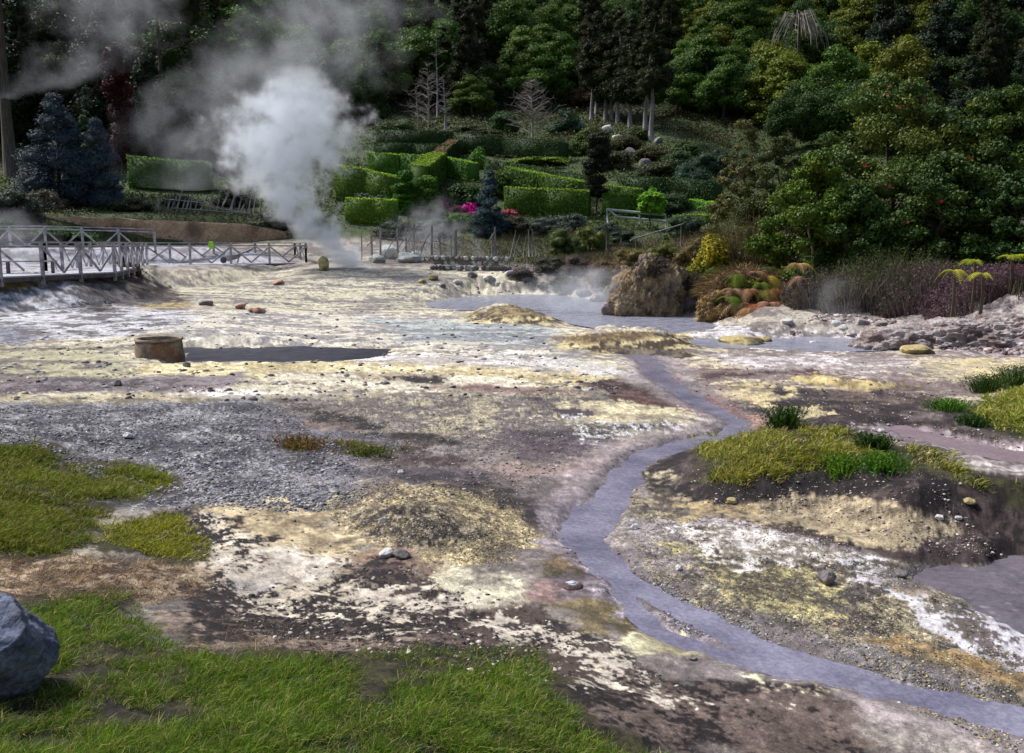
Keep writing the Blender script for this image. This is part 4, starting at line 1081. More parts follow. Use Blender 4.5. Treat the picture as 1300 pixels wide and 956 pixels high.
bare_tree(555, 150, 40, 'tall thin bare trunk behind the bent white trunk', 607, .12, r0=.12, nb=14, mat=BARK_PALE)
bare_tree(675, 178, 104, 'wide grey leafless tree left of the rocky mound', 604, .55, nb=90, dense=5, lo=.05)
bare_tree(1166, 70, -20, 'thin white dead trunk near the upper right, above the camellia', 605, .1, r0=.16, nb=8, mat=BARK_PALE)
bare_tree(1170, 88, 28, 'brown leafless tree above the right camellia', 606, .5, nb=40)

# hanging dead branches
def dead_fan(u, v, d, lab):
    p = P(u, v, d)
    g = hz(p[0], p[1]); root = empty('dead_branch_tree', (p[0], p[1], g), 0, lab, 'bare tree')
    random.seed(77); b = MB(); H_ = p[2] - g + 5
    tk = MB(); tk.tube([(0, 0, 0), (.3, 0, H_ * .5), (0, 0, H_)], [.35, .28, .15], 7); tk.build('trunk', BARK, root, True)
    for i in range(60):
        a = random.uniform(0, 6.28); L_ = random.uniform(1.5, 5)
        q0 = Vector((0, 0, H_ - random.uniform(0, 1.5))); q1 = q0 + Vector((math.cos(a) * L_ * .5, math.sin(a) * L_ * .5, .8)); q2 = q0 + Vector((math.cos(a) * L_ * .9, math.sin(a) * L_ * .9, -L_ * .5)); q3 = q2 + Vector((math.cos(a) * .4, math.sin(a) * .4, -L_ * .4))
        b.tube([q0, q1, q2, q3], [.10, .08, .05, .02], 4, cap=False)
    b.build('branches', TWIG, root)
dead_fan(1012, 66, 138, 'drooping fan of grey dead branches high above the thicket')
for key in list(PROTO):
    if not PROTO[key][1]:
        for ch in CHILD[PROTO[key][0].name]: bpy.data.objects.remove(ch)
        bpy.data.objects.remove(PROTO[key][0]); del PROTO[key]
print('forest', len(cand))
# ------------------------------------------------------------------ clipped hedges
C_HDG = [S(84, 122, 36), S(100, 138, 42), S(70, 106, 34)]
C_HDK = [S(56, 84, 38), S(66, 92, 42), S(48, 72, 34)]
C_LIT_TOP = [S(140, 176, 44), S(158, 188, 52), S(118, 156, 40)]  # brighter leaves for hedge tops: light from above put into the colour
def hedge(pts, top, wd, cols, lab, seed, topc=None, size=.09, dens=110, group='clipped hedges on the garden terraces', rag=.07, d=None):
    """pts: picture base points, top: height in picture px (one per point)"""
    rng = np.random.default_rng(seed)
    B = [at(u, v) if d is None else P(u, v, d) for u, v in pts]
    B = np.array(B)
    if not hasattr(top, '__len__'): top = [top] * len(pts)
    H_ = np.array([1.12 * t * b[1] / FPX for t, b in zip(top, B)])
    org = B[0].copy(); B = B - org
    VV, FF, CC = [], [], []; core = MB()
    cols = np.array(cols); topc = np.array(topc if topc is not None else cols)
    for i in range(len(B) - 1):
        p0, p1 = B[i], B[i + 1]; L_ = np.linalg.norm((p1 - p0)[:2]); 
        if L_ < .05: continue
        t = (p1 - p0) / L_; sd = unit(np.array([-t[1], t[0], 0.0]))
        n = int(L_ * (2 * H_[i] + wd) * dens)
        k = rng.random(n); a = rng.random(n) * (2 * H_[i] + wd) - H_[i]
        hh = H_[i] + (H_[i + 1] - H_[i]) * k
        side = np.where(a < 0, -1, np.where(a > wd, 1, 0))
        zz = np.where(side == -1, hh + a / H_[i] * hh, np.where(side == 1, hh - (a - wd) / H_[i] * hh, hh))
        oo = np.where(side == -1, -wd / 2, np.where(side == 1, wd / 2, a - wd / 2))
        bump = rag * (fbm(k * L_, zz + oo * 2, .9, 3, seed) * 1.8)
        pos = p0 + (p1 - p0) * k[:, None] + sd * oo[:, None]
        pos[:, 2] += zz
        nr = np.where((side == 0)[:, None], np.array([0, 0, 1.0]), sd * side[:, None])
        rnd_ = rng.normal(0, rag * .6, n)
        pos = pos + nr * (bump + rnd_)[:, None]
        V, F = leaf_quads(pos, unit(nr + rdir(n, rng) * .6 + [0, 0, .25]), size * rng.uniform(.6, 1.3, n), .6, rng, .1)
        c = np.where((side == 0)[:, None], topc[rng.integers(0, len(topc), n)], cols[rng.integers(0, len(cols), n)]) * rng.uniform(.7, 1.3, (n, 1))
        FF.append(F + sum(len(q) for q in VV)); VV.append(V); CC.append(np.repeat(c, 4, 0))
        q = .86; b0 = len(core.v)
        for pp, h_ in ((p0, H_[i]), (p1, H_[i + 1])):
            for sgn, zt in ((-1, -.5), (1, -.5), (1, h_ * .96), (-1, h_ * .96)):
                core.v.append(tuple(pp + sd * sgn * wd / 2 * q + [0, 0, zt]))
        core.f += [tuple(b0 + j for j in f) for f in [(0, 1, 2, 3), (7, 6, 5, 4), (0, 4, 5, 1), (1, 5, 6, 2), (2, 6, 7, 3), (3, 7, 4, 0)]]
    V = np.vstack(VV); F = np.vstack(FF); C = np.vstack(CC)
    CV = np.array(core.v); CF = np.array(core.f) + len(V)
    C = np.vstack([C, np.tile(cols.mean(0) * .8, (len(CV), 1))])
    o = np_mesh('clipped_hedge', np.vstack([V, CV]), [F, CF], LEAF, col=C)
    o.location = tuple(org)
    return tag(o, lab, 'hedge', group)

hedge([(480, 190), (575, 193), (640, 198), (716, 205)], 21, 2.2, C_HDK, 'highest dark clipped hedge running along the foot of the forest', 11)
hedge([(476, 204), (525, 206), (572, 207)], 19, 1.8, C_HDK, 'second dark hedge from the top, right beside the drifting steam', 12)
hedge([(470, 224), (510, 226), (553, 228)], 25, 2.0, C_HDG, 'third hedge from the top beside the steam, with a lit yellow edge', 13, C_LIT_TOP)
hedge([(432, 252), (470, 256), (506, 262)], [36, 34, 32], 2.2, C_HDG, 'tall hedge running into the rounded hedge pillar', 14, C_LIT_TOP)
hedge([(440, 282), (475, 283), (503, 284)], 26, 1.6, [S(104, 136, 40), S(84, 120, 36), S(120, 150, 50)], 'low light green hedge below the tall hedge and left of the pillar', 15, C_LIT_TOP)
hedge([(533, 264), (546, 240), (556, 224)], [46, 34, 26], 1.8, C_HDG, 'steep hedge climbing the slope with a sunlit yellow green top', 16, C_LIT_TOP)
hedge([(556, 222), (566, 208), (577, 198)], [24, 20, 18], 1.3, C_HDK, 'browned narrow hedge continuing up to the top terrace', 17, [S(150, 128, 92), S(166, 144, 108), S(130, 112, 80)])
hedge([(562, 222), (582, 226), (602, 230)], 20, 1.6, C_HDG, 'short bright topped hedge right of the climbing hedge', 18, C_LIT_TOP)
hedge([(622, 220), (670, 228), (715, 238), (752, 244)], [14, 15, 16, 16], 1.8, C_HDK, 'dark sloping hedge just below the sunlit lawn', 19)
hedge([(648, 240), (690, 248), (742, 256)], [24, 23, 22], 1.8, C_HDG, 'long hedge with a lit yellow edge sloping down to the columnar conifer', 20, C_LIT_TOP)
hedge([(642, 270), (690, 272), (748, 274)], 27, 2.0, C_HDG, 'lowest long hedge left of the columnar conifer', 21, C_LIT_TOP)
hedge([(768, 270), (810, 272), (842, 274)], 21, 2.0, C_HDG, 'bright hedge right of the columnar conifer, behind the white frame', 22, C_LIT_TOP)
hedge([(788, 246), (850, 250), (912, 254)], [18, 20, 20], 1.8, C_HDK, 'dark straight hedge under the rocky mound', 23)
hedge([(772, 254), (792, 256), (812, 258)], 16, 1.6, C_HDG, 'short yellow green hedge step right of the columnar conifer', 24, C_LIT_TOP)
hedge([(866, 262), (890, 264), (908, 268)], 8, 1.4, C_HDG, 'small low hedge left of the yellow gorse', 25, C_LIT_TOP)
hedge([(858, 284), (880, 284), (905, 284)], 9, 1.2, C_HDG, 'small bright hedge strip above the olive scrub', 26, C_LIT_TOP)
hedge([(168, 238), (215, 240), (268, 242)], [33, 31, 30], 2.4, C_HDG, 'left clipped hedge behind the leaning pole fence', 27, C_LIT_TOP)

def shrub(u, v, wpx, hpx, cols, lab, seed, cat='shrub', name='shrub', nleaf=6000, size=.07, kind='dome', mat=LEAF, group=None, d=None, aspect=.6, stems=True, core=.7, sy=1.0, **kw):
    p = at(u, v) if d is None else P(u, v, d)
    if d is not None: p[2] = hz(p[0], p[1])
    rx = wpx / 2 * p[1] / FPX; h = hpx * p[1] / FPX
    root = empty(name, p - [0, 0, .05], 0, lab, cat, group)
    cr = make_crown('crown', kind, rx, h / 2 * .92, nleaf, size, cols, seed, mat, root, h / 2 * .92, aspect=aspect, core=core, **kw)
    if stems:
        random.seed(seed); b = MB()
        for k in range(5):
            a = random.uniform(0, 6.28); r_ = rx * random.uniform(.1, .5)
            b.tube([(0, 0, -.1), (math.cos(a) * r_ * .5, math.sin(a) * r_ * .5, h * .35), (math.cos(a) * r_, math.sin(a) * r_, h * .7)], [max(.02, rx * .03), max(.015, rx * .02), .008], 5, cap=False)
        b.build('stems', STEM, root, True)
    return root
PIL = [S(70, 108, 32), S(88, 130, 38), S(110, 150, 44)]
shrub(516, 272, 34, 56, PIL, 'rounded clipped hedge pillar in the middle of the garden', 31, 'topiary', 'topiary_pillar', 12000, .08, 'column', core=.8)
shrub(544, 272, 30, 50, C_HDG, 'dark clipped topiary block right of the rounded pillar', 32, 'topiary', 'topiary_block', 10000, .08, 'column')
shrub(607, 214, 24, 28, C_HDG, 'round clipped bush on the upper terrace', 33, 'topiary', 'topiary_bush', 7000, .08)
shrub(640, 250, 50, 38, [S(70, 96, 32), S(88, 110, 36), S(104, 108, 40)], 'loose green bush above the blue conifer', 34, size=.14)
shrub(592, 262, 54, 30, [S(60, 84, 40), S(80, 104, 44)], 'green bush above the magenta azaleas', 35, size=.13)
shrub(690, 208, 90, 10, [S(110, 140, 40), S(140, 160, 60)], 'row of low bright plants on the sunlit lawn', 36, 'plants', 'garden_plants', 4000, .1)
shrub(470, 268, 60, 24, [S(48, 72, 44), S(60, 84, 50)], 'dark leafy shrub inside the steam below the tall hedge', 37, size=.13)
AZ = [S(196, 40, 130), S(220, 60, 150), S(170, 30, 110)]
for i, (u, v, w_, h_, c, lab) in enumerate([
    (567, 262, 17, 12, AZ, 'small magenta azalea, leftmost of the flowering bushes'),
    (580, 268, 18, 10, [S(150, 50, 90), S(120, 50, 80), S(90, 60, 60)], 'dull purple azalea between two bright magenta ones'),
    (596, 268, 24, 14, [S(226, 30, 160), S(240, 50, 180), S(180, 20, 120)], 'brightest magenta azalea left of the blue conifer'),
    (647, 274, 26, 12, [S(200, 80, 100), S(220, 110, 120), S(80, 90, 60)], 'pink azalea right of the blue conifer'),
    (600, 276, 10, 10, AZ, 'tiny magenta azalea below the brightest one')]):
    shrub(u, v, w_, h_, c, lab, 50 + i, 'azalea', 'azalea_bush', 1500, .09, group='flowering azaleas in the garden')
GY = [S(84, 96, 84), S(68, 82, 72), S(100, 110, 96)]
SC = [S(96, 100, 44), S(116, 116, 52), S(78, 84, 40)]
BR = [S(106, 96, 56), S(130, 116, 66), S(86, 80, 46)]
for i, (u, v, w_, h_, c, lab) in enumerate([
    (655, 296, 44, 24, [S(52, 68, 50), S(66, 82, 60), S(92, 70, 60)], 'dark glossy shrub right of the blue conifer'),
    (690, 296, 60, 26, GY, 'grey green shrub at the foot of the lowest long hedge'),
    (722, 292, 50, 24, GY, 'grey green shrub left of the columnar conifer'),
    (590, 290, 60, 22, [S(70, 96, 50), S(90, 110, 60)], 'pale green bush above the wattle fence'),
    (500, 300, 70, 24, [S(64, 78, 64), S(82, 94, 78)], 'grey shrub behind the left posts of the wattle fence'),
    (550, 298, 60, 26, [S(90, 100, 90), S(74, 84, 74)], 'ashy shrub in the thin steam above the wattle fence'),
    (716, 322, 56, 38, [S(88, 104, 50), S(104, 120, 56), S(76, 90, 46)], 'olive broom bush between the pole fence and the thick white post'),
    (748, 318, 46, 36, [S(104, 118, 48), S(84, 100, 44)], 'yellowish broom bush right of the thick white post'),
    (790, 312, 50, 24, [S(58, 74, 50), S(46, 62, 44)], 'dark shrub under the white garden frame'),
    (772, 300, 40, 20, [S(50, 66, 56), S(64, 80, 66)], 'blackish shrub left under the white garden frame'),
    (870, 300, 50, 34, [S(52, 74, 54), S(66, 86, 58)], 'dark green bush right of the small bright tree'),
    (850, 268, 60, 30, [S(50, 72, 40), S(62, 84, 46)], 'leafy bush between the garden hedges, above the white frame'),
    (880, 240, 56, 36, [S(54, 76, 58), S(72, 100, 76)], 'grey green thicket below the grass clearing'),
    (900, 222, 60, 40, [S(50, 68, 46), S(62, 80, 54)], 'dark thicket left of the twiggy shrub at the clearing edge'),
    (800, 345, 60, 38, BR, 'brownish olive broom left behind the rock outcrop'),
    (842, 340, 60, 40, SC, 'olive scrub directly behind the rock outcrop'),
    (880, 342, 56, 46, BR, 'brown olive scrub right behind the rock outcrop'),
    (770, 356, 56, 34, [S(110, 100, 60), S(128, 112, 70), S(110, 84, 76)], 'faded broom above the pond edge'),
    (732, 348, 50, 26, [S(104, 84, 84), S(84, 70, 68), S(76, 84, 56)], 'purplish low scrub above the pond'),
    (698, 345, 50, 22, [S(96, 86, 84), S(76, 82, 64)], 'dusty grey scrub beside the pole fence foot'),
    (716, 366, 40, 22, [S(70, 80, 54), S(84, 92, 60)], 'small green scrub bush at the pond rim'),
    (660, 352, 44, 16, [S(98, 88, 86), S(84, 78, 70)], 'low ashy scrub beyond the pond'),
    (776, 378, 20, 14, [S(90, 130, 40), S(76, 112, 36)], 'small bright green cushion by the outcrop foot'),
    (905, 360, 30, 24, [S(60, 92, 32), S(74, 108, 38)], 'rounded green bush between outcrop and fern bank'),
    (880, 372, 30, 20, [S(90, 80, 60), S(70, 62, 50)], 'withered brown bush behind the outcrop shoulder')]):
    shrub(u, v, w_, h_, c, lab, 70 + i, nleaf=5500, size=.05 if v > 295 else .08, aspect=.3 if v > 310 else .6)

# rocky mound under the grove
for i, (u, v, w_, h_, c, lab) in enumerate([
    (752, 178, 40, 18, [S(74, 88, 44), S(92, 100, 50)], 'green undergrowth on the left of the rocky mound'),
    (790, 190, 60, 24, [S(82, 84, 50), S(106, 100, 64), S(66, 72, 42)], 'mixed undergrowth on the middle of the rocky mound'),
    (826, 204, 50, 22, [S(104, 98, 62), S(80, 84, 50)], 'straw tinted undergrowth low on the rocky mound'),
    (776, 214, 60, 26, [S(60, 70, 44), S(76, 84, 50)], 'dark undergrowth at the mound foot behind the columnar conifer'),
    (836, 226, 60, 26, [S(56, 70, 40), S(84, 88, 50)], 'brushy undergrowth at the right foot of the mound'),
    (720, 172, 50, 36, [S(52, 84, 56), S(64, 98, 64)], 'blue green bush left of the rocky mound'),
    (742, 132, 44, 24, [S(80, 84, 44), S(130, 90, 70)], 'scrubby ledge bush left above the mound boulders'),
    (735, 196, 36, 26, [S(66, 90, 40), S(84, 108, 46)], 'green bush at the end of the highest dark hedge'),
    (600, 176, 70, 18, [S(62, 84, 42), S(96, 84, 60)], 'low growth on the cutting above the highest hedge'),
    (505, 172, 60, 24, [S(66, 88, 46), S(84, 100, 54)], 'ferny growth left of the bare trees'),
    (640, 170, 40, 30, [S(52, 80, 36), S(64, 96, 40)], 'dark bush left of the wide grey leafless tree'), (868, 196, 44, 18, [S(60, 84, 44), S(78, 100, 50)], 'low bush in the grass clearing above the dark thicket'),
    (805, 176, 50, 16, [S(84, 92, 50), S(66, 80, 42)], 'undergrowth between the grove trunks'), (764, 196, 40, 26, [S(88, 96, 50), S(112, 108, 66)], 'tall weeds between columnar conifer and rocky mound'),
    (860, 215, 44, 26, [S(60, 78, 46), S(80, 92, 52)], 'bush at the right end of the rocky mound')]):
    shrub(u, v, w_, h_, c, lab, 110 + i, nleaf=5000, size=.12)
# bamboo-like and low growth at the left
for i, (u, v, w_, h_, c, lab) in enumerate([
    (62, 268, 50, 34, [S(128, 120, 100), S(104, 100, 80), S(84, 92, 60)], 'dry plumed reed clump above the ochre wall'),
    (20, 276, 60, 40, [S(44, 56, 48), S(56, 68, 54)], 'dark bush at the left edge above the boardwalk'),
    (100, 262, 60, 24, [S(50, 62, 56), S(64, 76, 66)], 'low shadowed bush on top of the ochre wall'),
    (165, 268, 50, 22, [S(60, 66, 44), S(74, 84, 50)], 'low brown green bush at the start of the leaning poles'),
    (350, 290, 60, 28, [S(60, 72, 50), S(78, 84, 58)], 'scrub at the right end of the ochre wall'),
    (390, 300, 50, 40, [S(66, 74, 60), S(84, 88, 70)], 'scrub behind the steam column near the boardwalk end'),
    (228, 262, 50, 20, [S(50, 66, 48), S(62, 80, 52)], 'dark bush behind the middle of the leaning poles'),
    (300, 260, 60, 26, [S(52, 64, 48), S(66, 76, 52)], 'dark bush behind the right end of the leaning poles'),
    (12, 300, 50, 24, [S(60, 92, 40), S(76, 108, 46)], 'green patch of plants behind the upper railing at the left edge'),
    (70, 300, 90, 16, [S(60, 104, 36), S(76, 120, 40)], 'bright green ground plants between upper railing and wall')]):
    shrub(u, v, w_, h_, c, lab, 130 + i, nleaf=5000, size=.07)

# ------------------------------------------------------------------ camellias and thicket on the right bank
CAM = [S(66, 92, 38), S(54, 78, 36), S(84, 106, 42), S(100, 112, 46), S(124, 128, 52)]
FLOWER = mat_simple('camellia_petal', srgb(200, 30, 50), srgb(226, 60, 70), 20)
FLY = mat_simple('yellowing_leaf', srgb(190, 180, 40), srgb(214, 200, 60), 20)
def camellia(u, v, wpx, toppx, d, lab, seed, nleaf, ry=None, size=.056, cols=CAM, flowers=10, spread=1.0, kind='bush', cat='camellia', name='camellia_bush', low=.0):
    p = P(u, v, d); p[2] = hz(p[0], p[1]); rng = np.random.default_rng(seed)
    h = P(u, toppx, d)[2] - p[2]; rx = wpx / 2 * d / FPX
    root = empty(name, p - [0, 0, .1], 0, lab, cat)
    n = 110
    a = rng.uniform(0, 2 * math.pi, n); t = rng.uniform(0, 1, n) ** .8
    prof = np.interp(t, [0, .3, .55, .8, 1], [.95, 1.0, .82, .5, .12])
    rad = rx * prof * rng.uniform(.6, 1.0, n)
    c = np.stack([np.cos(a) * rad, np.sin(a) * rad * .8, h * (.04 + .92 * t)], 1)
    k = rng.uniform(.45, .95, n) * (.55 + .45 * (1 - t)) * rx / 4.5 * 1.15
    r = np.stack([k, k, k * .8], 1)
    crn = make_crown('crown', kind, rx, h / 2, nleaf, size, cols, seed, LEAF_GLOSS, root, 0, clumps=(c, r), up=.3, rnd=.6, core=.75, wob=.3)
    make_trunk('trunk', h * .7, .12, STEM, root, seed, 8, rx * .7, .2)
    for j in range(flowers):
        while True:
            i = rng.integers(0, n)
            if c[i, 1] < rad[i] * .1: break
        dd = unit(np.array([rng.uniform(-.7, .7), -1, rng.uniform(-.1, .9)]))
        q = c[i] + dd * r[i] * 1.12
        b = MB()
        for m in range(6):
            an = m * math.pi / 3; e1 = np.cross(dd, [0, 0, 1]); e1 = unit(e1); e2 = np.cross(dd, e1)
            o1 = e1 * math.cos(an) + e2 * math.sin(an); o2 = e1 * math.cos(an + .9) + e2 * math.sin(an + .9); s_ = .055
            b.add([q, q + (o1 * .9 + dd * .3) * s_, q + ((o1 + o2) * .62 + dd * .5) * s_, q + (o2 * .9 + dd * .3) * s_], [(0, 1, 2, 3)])
        b.build('flower', FLOWER, crn)
    return root
camellia(1122, 365, 250, 84, 33, 'tallest camellia bush with scattered red flowers and a pointed top', 701, 79800, flowers=16)
camellia(1255, 365, 230, 108, 32, 'broad dark camellia bush cut by the right edge of the photo', 702, 72200, flowers=6, cols=[S(66, 90, 38), S(54, 76, 34), S(116, 124, 48), S(84, 104, 42)])
camellia(1030, 370, 150, 190, 31, 'fresh green bush in front of the twiggy thicket', 703, 38000, flowers=2, cols=[S(86, 118, 34), S(72, 102, 32), S(108, 132, 40)])
camellia(1190, 370, 170, 190, 29.5, 'dense dark camellia filling the gap below the two tallest ones', 704, 49400, flowers=6, cols=[S(62, 90, 36), S(78, 102, 42), S(50, 74, 32)])
camellia(980, 372, 110, 165, 37, 'tall loose shrub with grey stems left of the camellias', 705, 28500, flowers=1, size=.045, cols=[S(96, 104, 56), S(78, 90, 48), S(116, 118, 62), S(70, 78, 50)], cat='shrub', name='loose_shrub')
camellia(938, 368, 86, 142, 38, 'tall twiggy shrub at the left end of the right thicket', 706, 24700, flowers=0, size=.045, cols=[S(104, 104, 60), S(84, 90, 52), S(70, 78, 46), S(126, 120, 64)], cat='shrub', name='twiggy_shrub')
camellia(1290, 372, 120, 210, 28, 'low dark bush below the broad camellia at the right edge', 707, 34200, flowers=1, cols=[S(48, 70, 30), S(58, 80, 34)])
camellia(1085, 372, 120, 230, 30, 'small leaved dark bush between fresh green bush and dense camellia', 708, 34200, flowers=1, cols=[S(54, 80, 34), S(70, 92, 38)])
shrub(908, 335, 52, 66, [S(206, 180, 30), S(150, 146, 36), S(84, 96, 36), S(190, 168, 40)], 'yellow flowering gorse bush left of the thicket', 711, 'gorse', 'gorse_bush', 6500, .06, 'dome', d=36)
shrub(888, 346, 36, 30, [S(170, 156, 36), S(110, 120, 40), S(84, 96, 36)], 'small yellow gorse below the larger one', 712, 'gorse', 'gorse_bush', 2600, .05, 'dome', d=34)

def twig_thicket(u, v, d, wpx, hpx, n, pal, lab, seed, name='twig_thicket', cat='thicket', lean=.35, wd=.014, group=None, lf=0, lfpal=None, hj=.5):
    rng = np.random.default_rng(seed)
    p = P(u, v, d); p[2] = hz(p[0], p[1]); rx = wpx / 2 * d / FPX; h = hpx * d / FPX
    root = empty(name, p, 0, lab, cat, group)
    q = np.column_stack([rng.uniform(-1, 1, n), rng.uniform(-.6, .6, n), np.zeros(n)]) * rx
    q[:, 2] = height(q[:, 0] + p[0], q[:, 1] + p[1], False) - p[2] - .05
    prof = np.sqrt(np.clip(1 - (q[:, 0] / rx) ** 2, .05, 1))
    dr = unit(np.column_stack([q[:, 0] / rx * lean + rng.normal(0, .22, n), rng.normal(-.05, .25, n), np.ones(n)]))
    pal = np.array(pal); c = pal[rng.integers(0, len(pal), n)] * rng.uniform(.6, 1.3, (n, 1))
    V, F, C = blades(q, h * prof * rng.uniform(hj, 1.05, n), np.full(n, wd) * rng.uniform(.5, 1.3, n), 0, c, rng, .25, dr)
    np_mesh('stems', V, F, DRY, root, col=C)
    if lf:
        m = lf; i = rng.integers(0, n, m); t = rng.uniform(.25, 1, m)
        Cc = q[i] + dr[i] * (h * prof[i] * t * .85)[:, None] + rng.normal(0, .05, (m, 3))
        LV, LF = leaf_quads(Cc, rdir(m, rng), np.full(m, .035) * rng.uniform(.6, 1.4, m), .4, rng)
        lp = np.array(lfpal)
        np_mesh('foliage', LV, [LF], DRY, root, col=np.repeat(lp[rng.integers(0, len(lp), m)] * rng.uniform(.6, 1.3, (m, 1)), 4, 0))
    return root
GT = [S(140, 128, 118), S(116, 104, 96), S(160, 148, 136)]
twig_thicket(1040, 230, 40, 110, 110, 1500, GT, 'pale grey twig thicket behind the camellias', 721, lean=.5, lf=2500, lfpal=[S(96, 92, 56), S(120, 104, 72)], wd=.018)
twig_thicket(950, 320, 36, 66, 110, 900, [S(120, 100, 80), S(100, 86, 66), S(146, 128, 100)], 'upright brown twigs in front of the twiggy shrub', 722, lf=3000, lfpal=[S(90, 100, 50), S(120, 120, 60)])
HT = [S(112, 98, 98), S(92, 80, 82), S(134, 116, 114)]
HF = [S(112, 90, 98), S(94, 78, 84), S(132, 106, 110)]
GF = [S(76, 88, 50), S(92, 100, 58), S(70, 76, 50)]
twig_thicket(1245, 392, 24.5, 130, 50, 1600, HT, 'large mauve heather bush above the white rocks at the right', 731, 'heather_bush', 'heather', lf=12000, lfpal=HF)
twig_thicket(1290, 392, 24.6, 90, 46, 1100, [S(110, 72, 72), S(130, 84, 84)], 'reddish mauve heather bush cut by the right edge', 732, 'heather_bush', 'heather', lf=8000, lfpal=[S(122, 76, 82), S(104, 64, 70)])
twig_thicket(1100, 392, 27, 130, 62, 1600, GT + HT, 'grey green broom thicket below the camellias', 733, 'broom_thicket', 'broom', lf=7000, lfpal=GF)
twig_thicket(1165, 394, 26, 110, 56, 1400, HT, 'purple brown broom thicket left of the mauve heather', 734, 'broom_thicket', 'broom', lf=6000, lfpal=GF + HF)
twig_thicket(1045, 394, 27.5, 90, 52, 1200, HT, 'faded lilac heather right of the dry ferns', 735, 'heather_bush', 'heather', lf=6000, lfpal=HF + GF)
twig_thicket(1130, 378, 28.5, 150, 62, 1200, [S(84, 92, 60), S(104, 110, 70)], 'tall thin green broom in the middle of the right bank', 736, 'broom_thicket', 'broom', lf=6000, lfpal=GF)

# fern fronds
def fern(u, v, d, n, L_, pal, lab, seed, droop=.8, cat='fern', name='fern', zoff=0.0, group=None, az=None):
    rng = np.random.default_rng(seed); p = P(u, v, d)
    g = hz(p[0], p[1])
    root = empty(name, (p[0], p[1], g), 0, lab, cat, group); pal = np.array(pal)
    top = max(p[2] - g, .1)
    st = MB(); st.tube([(0, 0, -.2), (.03, 0, top * .5), (0, 0, top)], [.05, .04, .035], 6); st.build('stalk', STEM, root)
    for k in range(n):
        a = rng.uniform(0, 6.28) if az is None else rng.uniform(*az); l = L_ * rng.uniform(.7, 1.15)
        pts = []; nseg = 16
        for i in range(nseg + 1):
            t = i / nseg; pts.append(np.array([math.cos(a) * l * t * .85, math.sin(a) * l * t * .85, top + l * (.55 * t - droop * t * t)]))
        VV, FF = [], []
        for i in range(1, nseg):
            q = pts[i]; t = i / nseg; w_ = l * .26 * math.sin(math.pi * min(1, t * .9 + .12)) ** .8
            fw = unit(pts[i + 1] - pts[i - 1]); sd = unit(np.cross(fw, [0, 0, 1]))
            for s in (-1, 1):
                tip = q + sd * s * w_ + fw * w_ * .35 - np.array([0, 0, w_ * .35]); b_ = len(VV)
                VV += [q - fw * l * .018, q + fw * l * .018, tip]; FF.append((b_, b_ + 1, b_ + 2))
        for i in range(nseg):
            b_ = len(VV); VV += [pts[i] + [0, 0, .008], pts[i + 1], pts[i] - [0, 0, .008]]; FF.append((b_, b_ + 1, b_ + 2))
        c = pal[rng.integers(0, len(pal))] * rng.uniform(.75, 1.25, (len(VV), 1))
        np_mesh('frond', np.array(VV), [np.array(FF)], DRY, root, col=c)
    return root
YG = [S(176, 180, 50), S(150, 164, 46), S(196, 190, 70)]
fern(1238, 332, 23.5, 9, .6, YG, 'yellow green tree fern in the middle of the three on the right', 741, .75)
fern(1212, 344, 23.2, 8, .55, YG, 'yellow green fern with downward fingers, left of the tree fern pair', 742, 1.1)
fern(1285, 326, 23.5, 9, .65, YG, 'yellow tree fern at the right edge below the camellia', 743, .7)
fern(1248, 348, 23.0, 5, .5, YG, 'small yellow fern just above the mauve heather', 744, .9)
BRN = [S(150, 120, 92), S(122, 96, 72), S(176, 146, 116)]
fern(1014, 336, 28.0, 9, .65, [S(190, 180, 90), S(200, 160, 120), S(150, 140, 60)], 'half withered yellow tree fern with hanging fronds', 745, 1.0)
fern(1018, 352, 27.6, 10, .6, BRN + [S(206, 170, 150)], 'pale pink brown dead fern skirt below the withered tree fern', 746, 1.2)
k_ = 0
for (u, v, lab, pal) in [(935, 350, 'green fern at the top of the brown fern bank', [S(90, 112, 36), S(110, 128, 44)]),
    (958, 346, 'brown fern at the top of the fern bank', BRN), (975, 352, 'yellow brown fern at the right top of the fern bank', [S(180, 160, 70), S(150, 130, 60)]),
    (930, 368, 'russet fern on the left of the fern bank', BRN), (950, 368, 'pale dead fern in the middle of the fern bank', [S(200, 160, 120), S(176, 130, 96)]),
    (970, 370, 'green tipped fern at the right middle of the fern bank', [S(100, 120, 44), S(160, 130, 70)]),
    (940, 386, 'hanging brown fern above the ochre rock face', BRN), (960, 388, 'reddish dead fern low on the fern bank', [S(150, 92, 66), S(170, 110, 80)]),
    (984, 384, 'dull olive fern at the lower right of the fern bank', [S(120, 112, 60), S(96, 96, 50)]),
    (952, 400, 'lowest straw coloured fern of the bank', [S(190, 150, 110), S(160, 120, 84)]),
    (925, 378, 'bright green fern low on the left of the fern bank', [S(86, 116, 36), S(110, 134, 48)]), (966, 360, 'fresh green fern in the middle of the brown ones', [S(96, 128, 40), S(120, 140, 50)]),
    (982, 368, 'orange brown fern at the right of the fern bank', [S(146, 106, 70), S(128, 92, 64)]), (944, 358, 'yellow green fern left of the middle top of the bank', [S(140, 150, 50), S(110, 124, 44)]),
    (976, 396, 'pinkish dead fern hanging to the shore', [S(196, 150, 124), S(170, 124, 100)]),
    (1012, 396, 'curled brown dead fern on the pale shore', BRN)]:
    fern(u, v, 29.2 - .025 * (v - 350), 10, .8, pal, lab, 750 + k_, 1.2, group='ferns on the brown bank'); k_ += 1

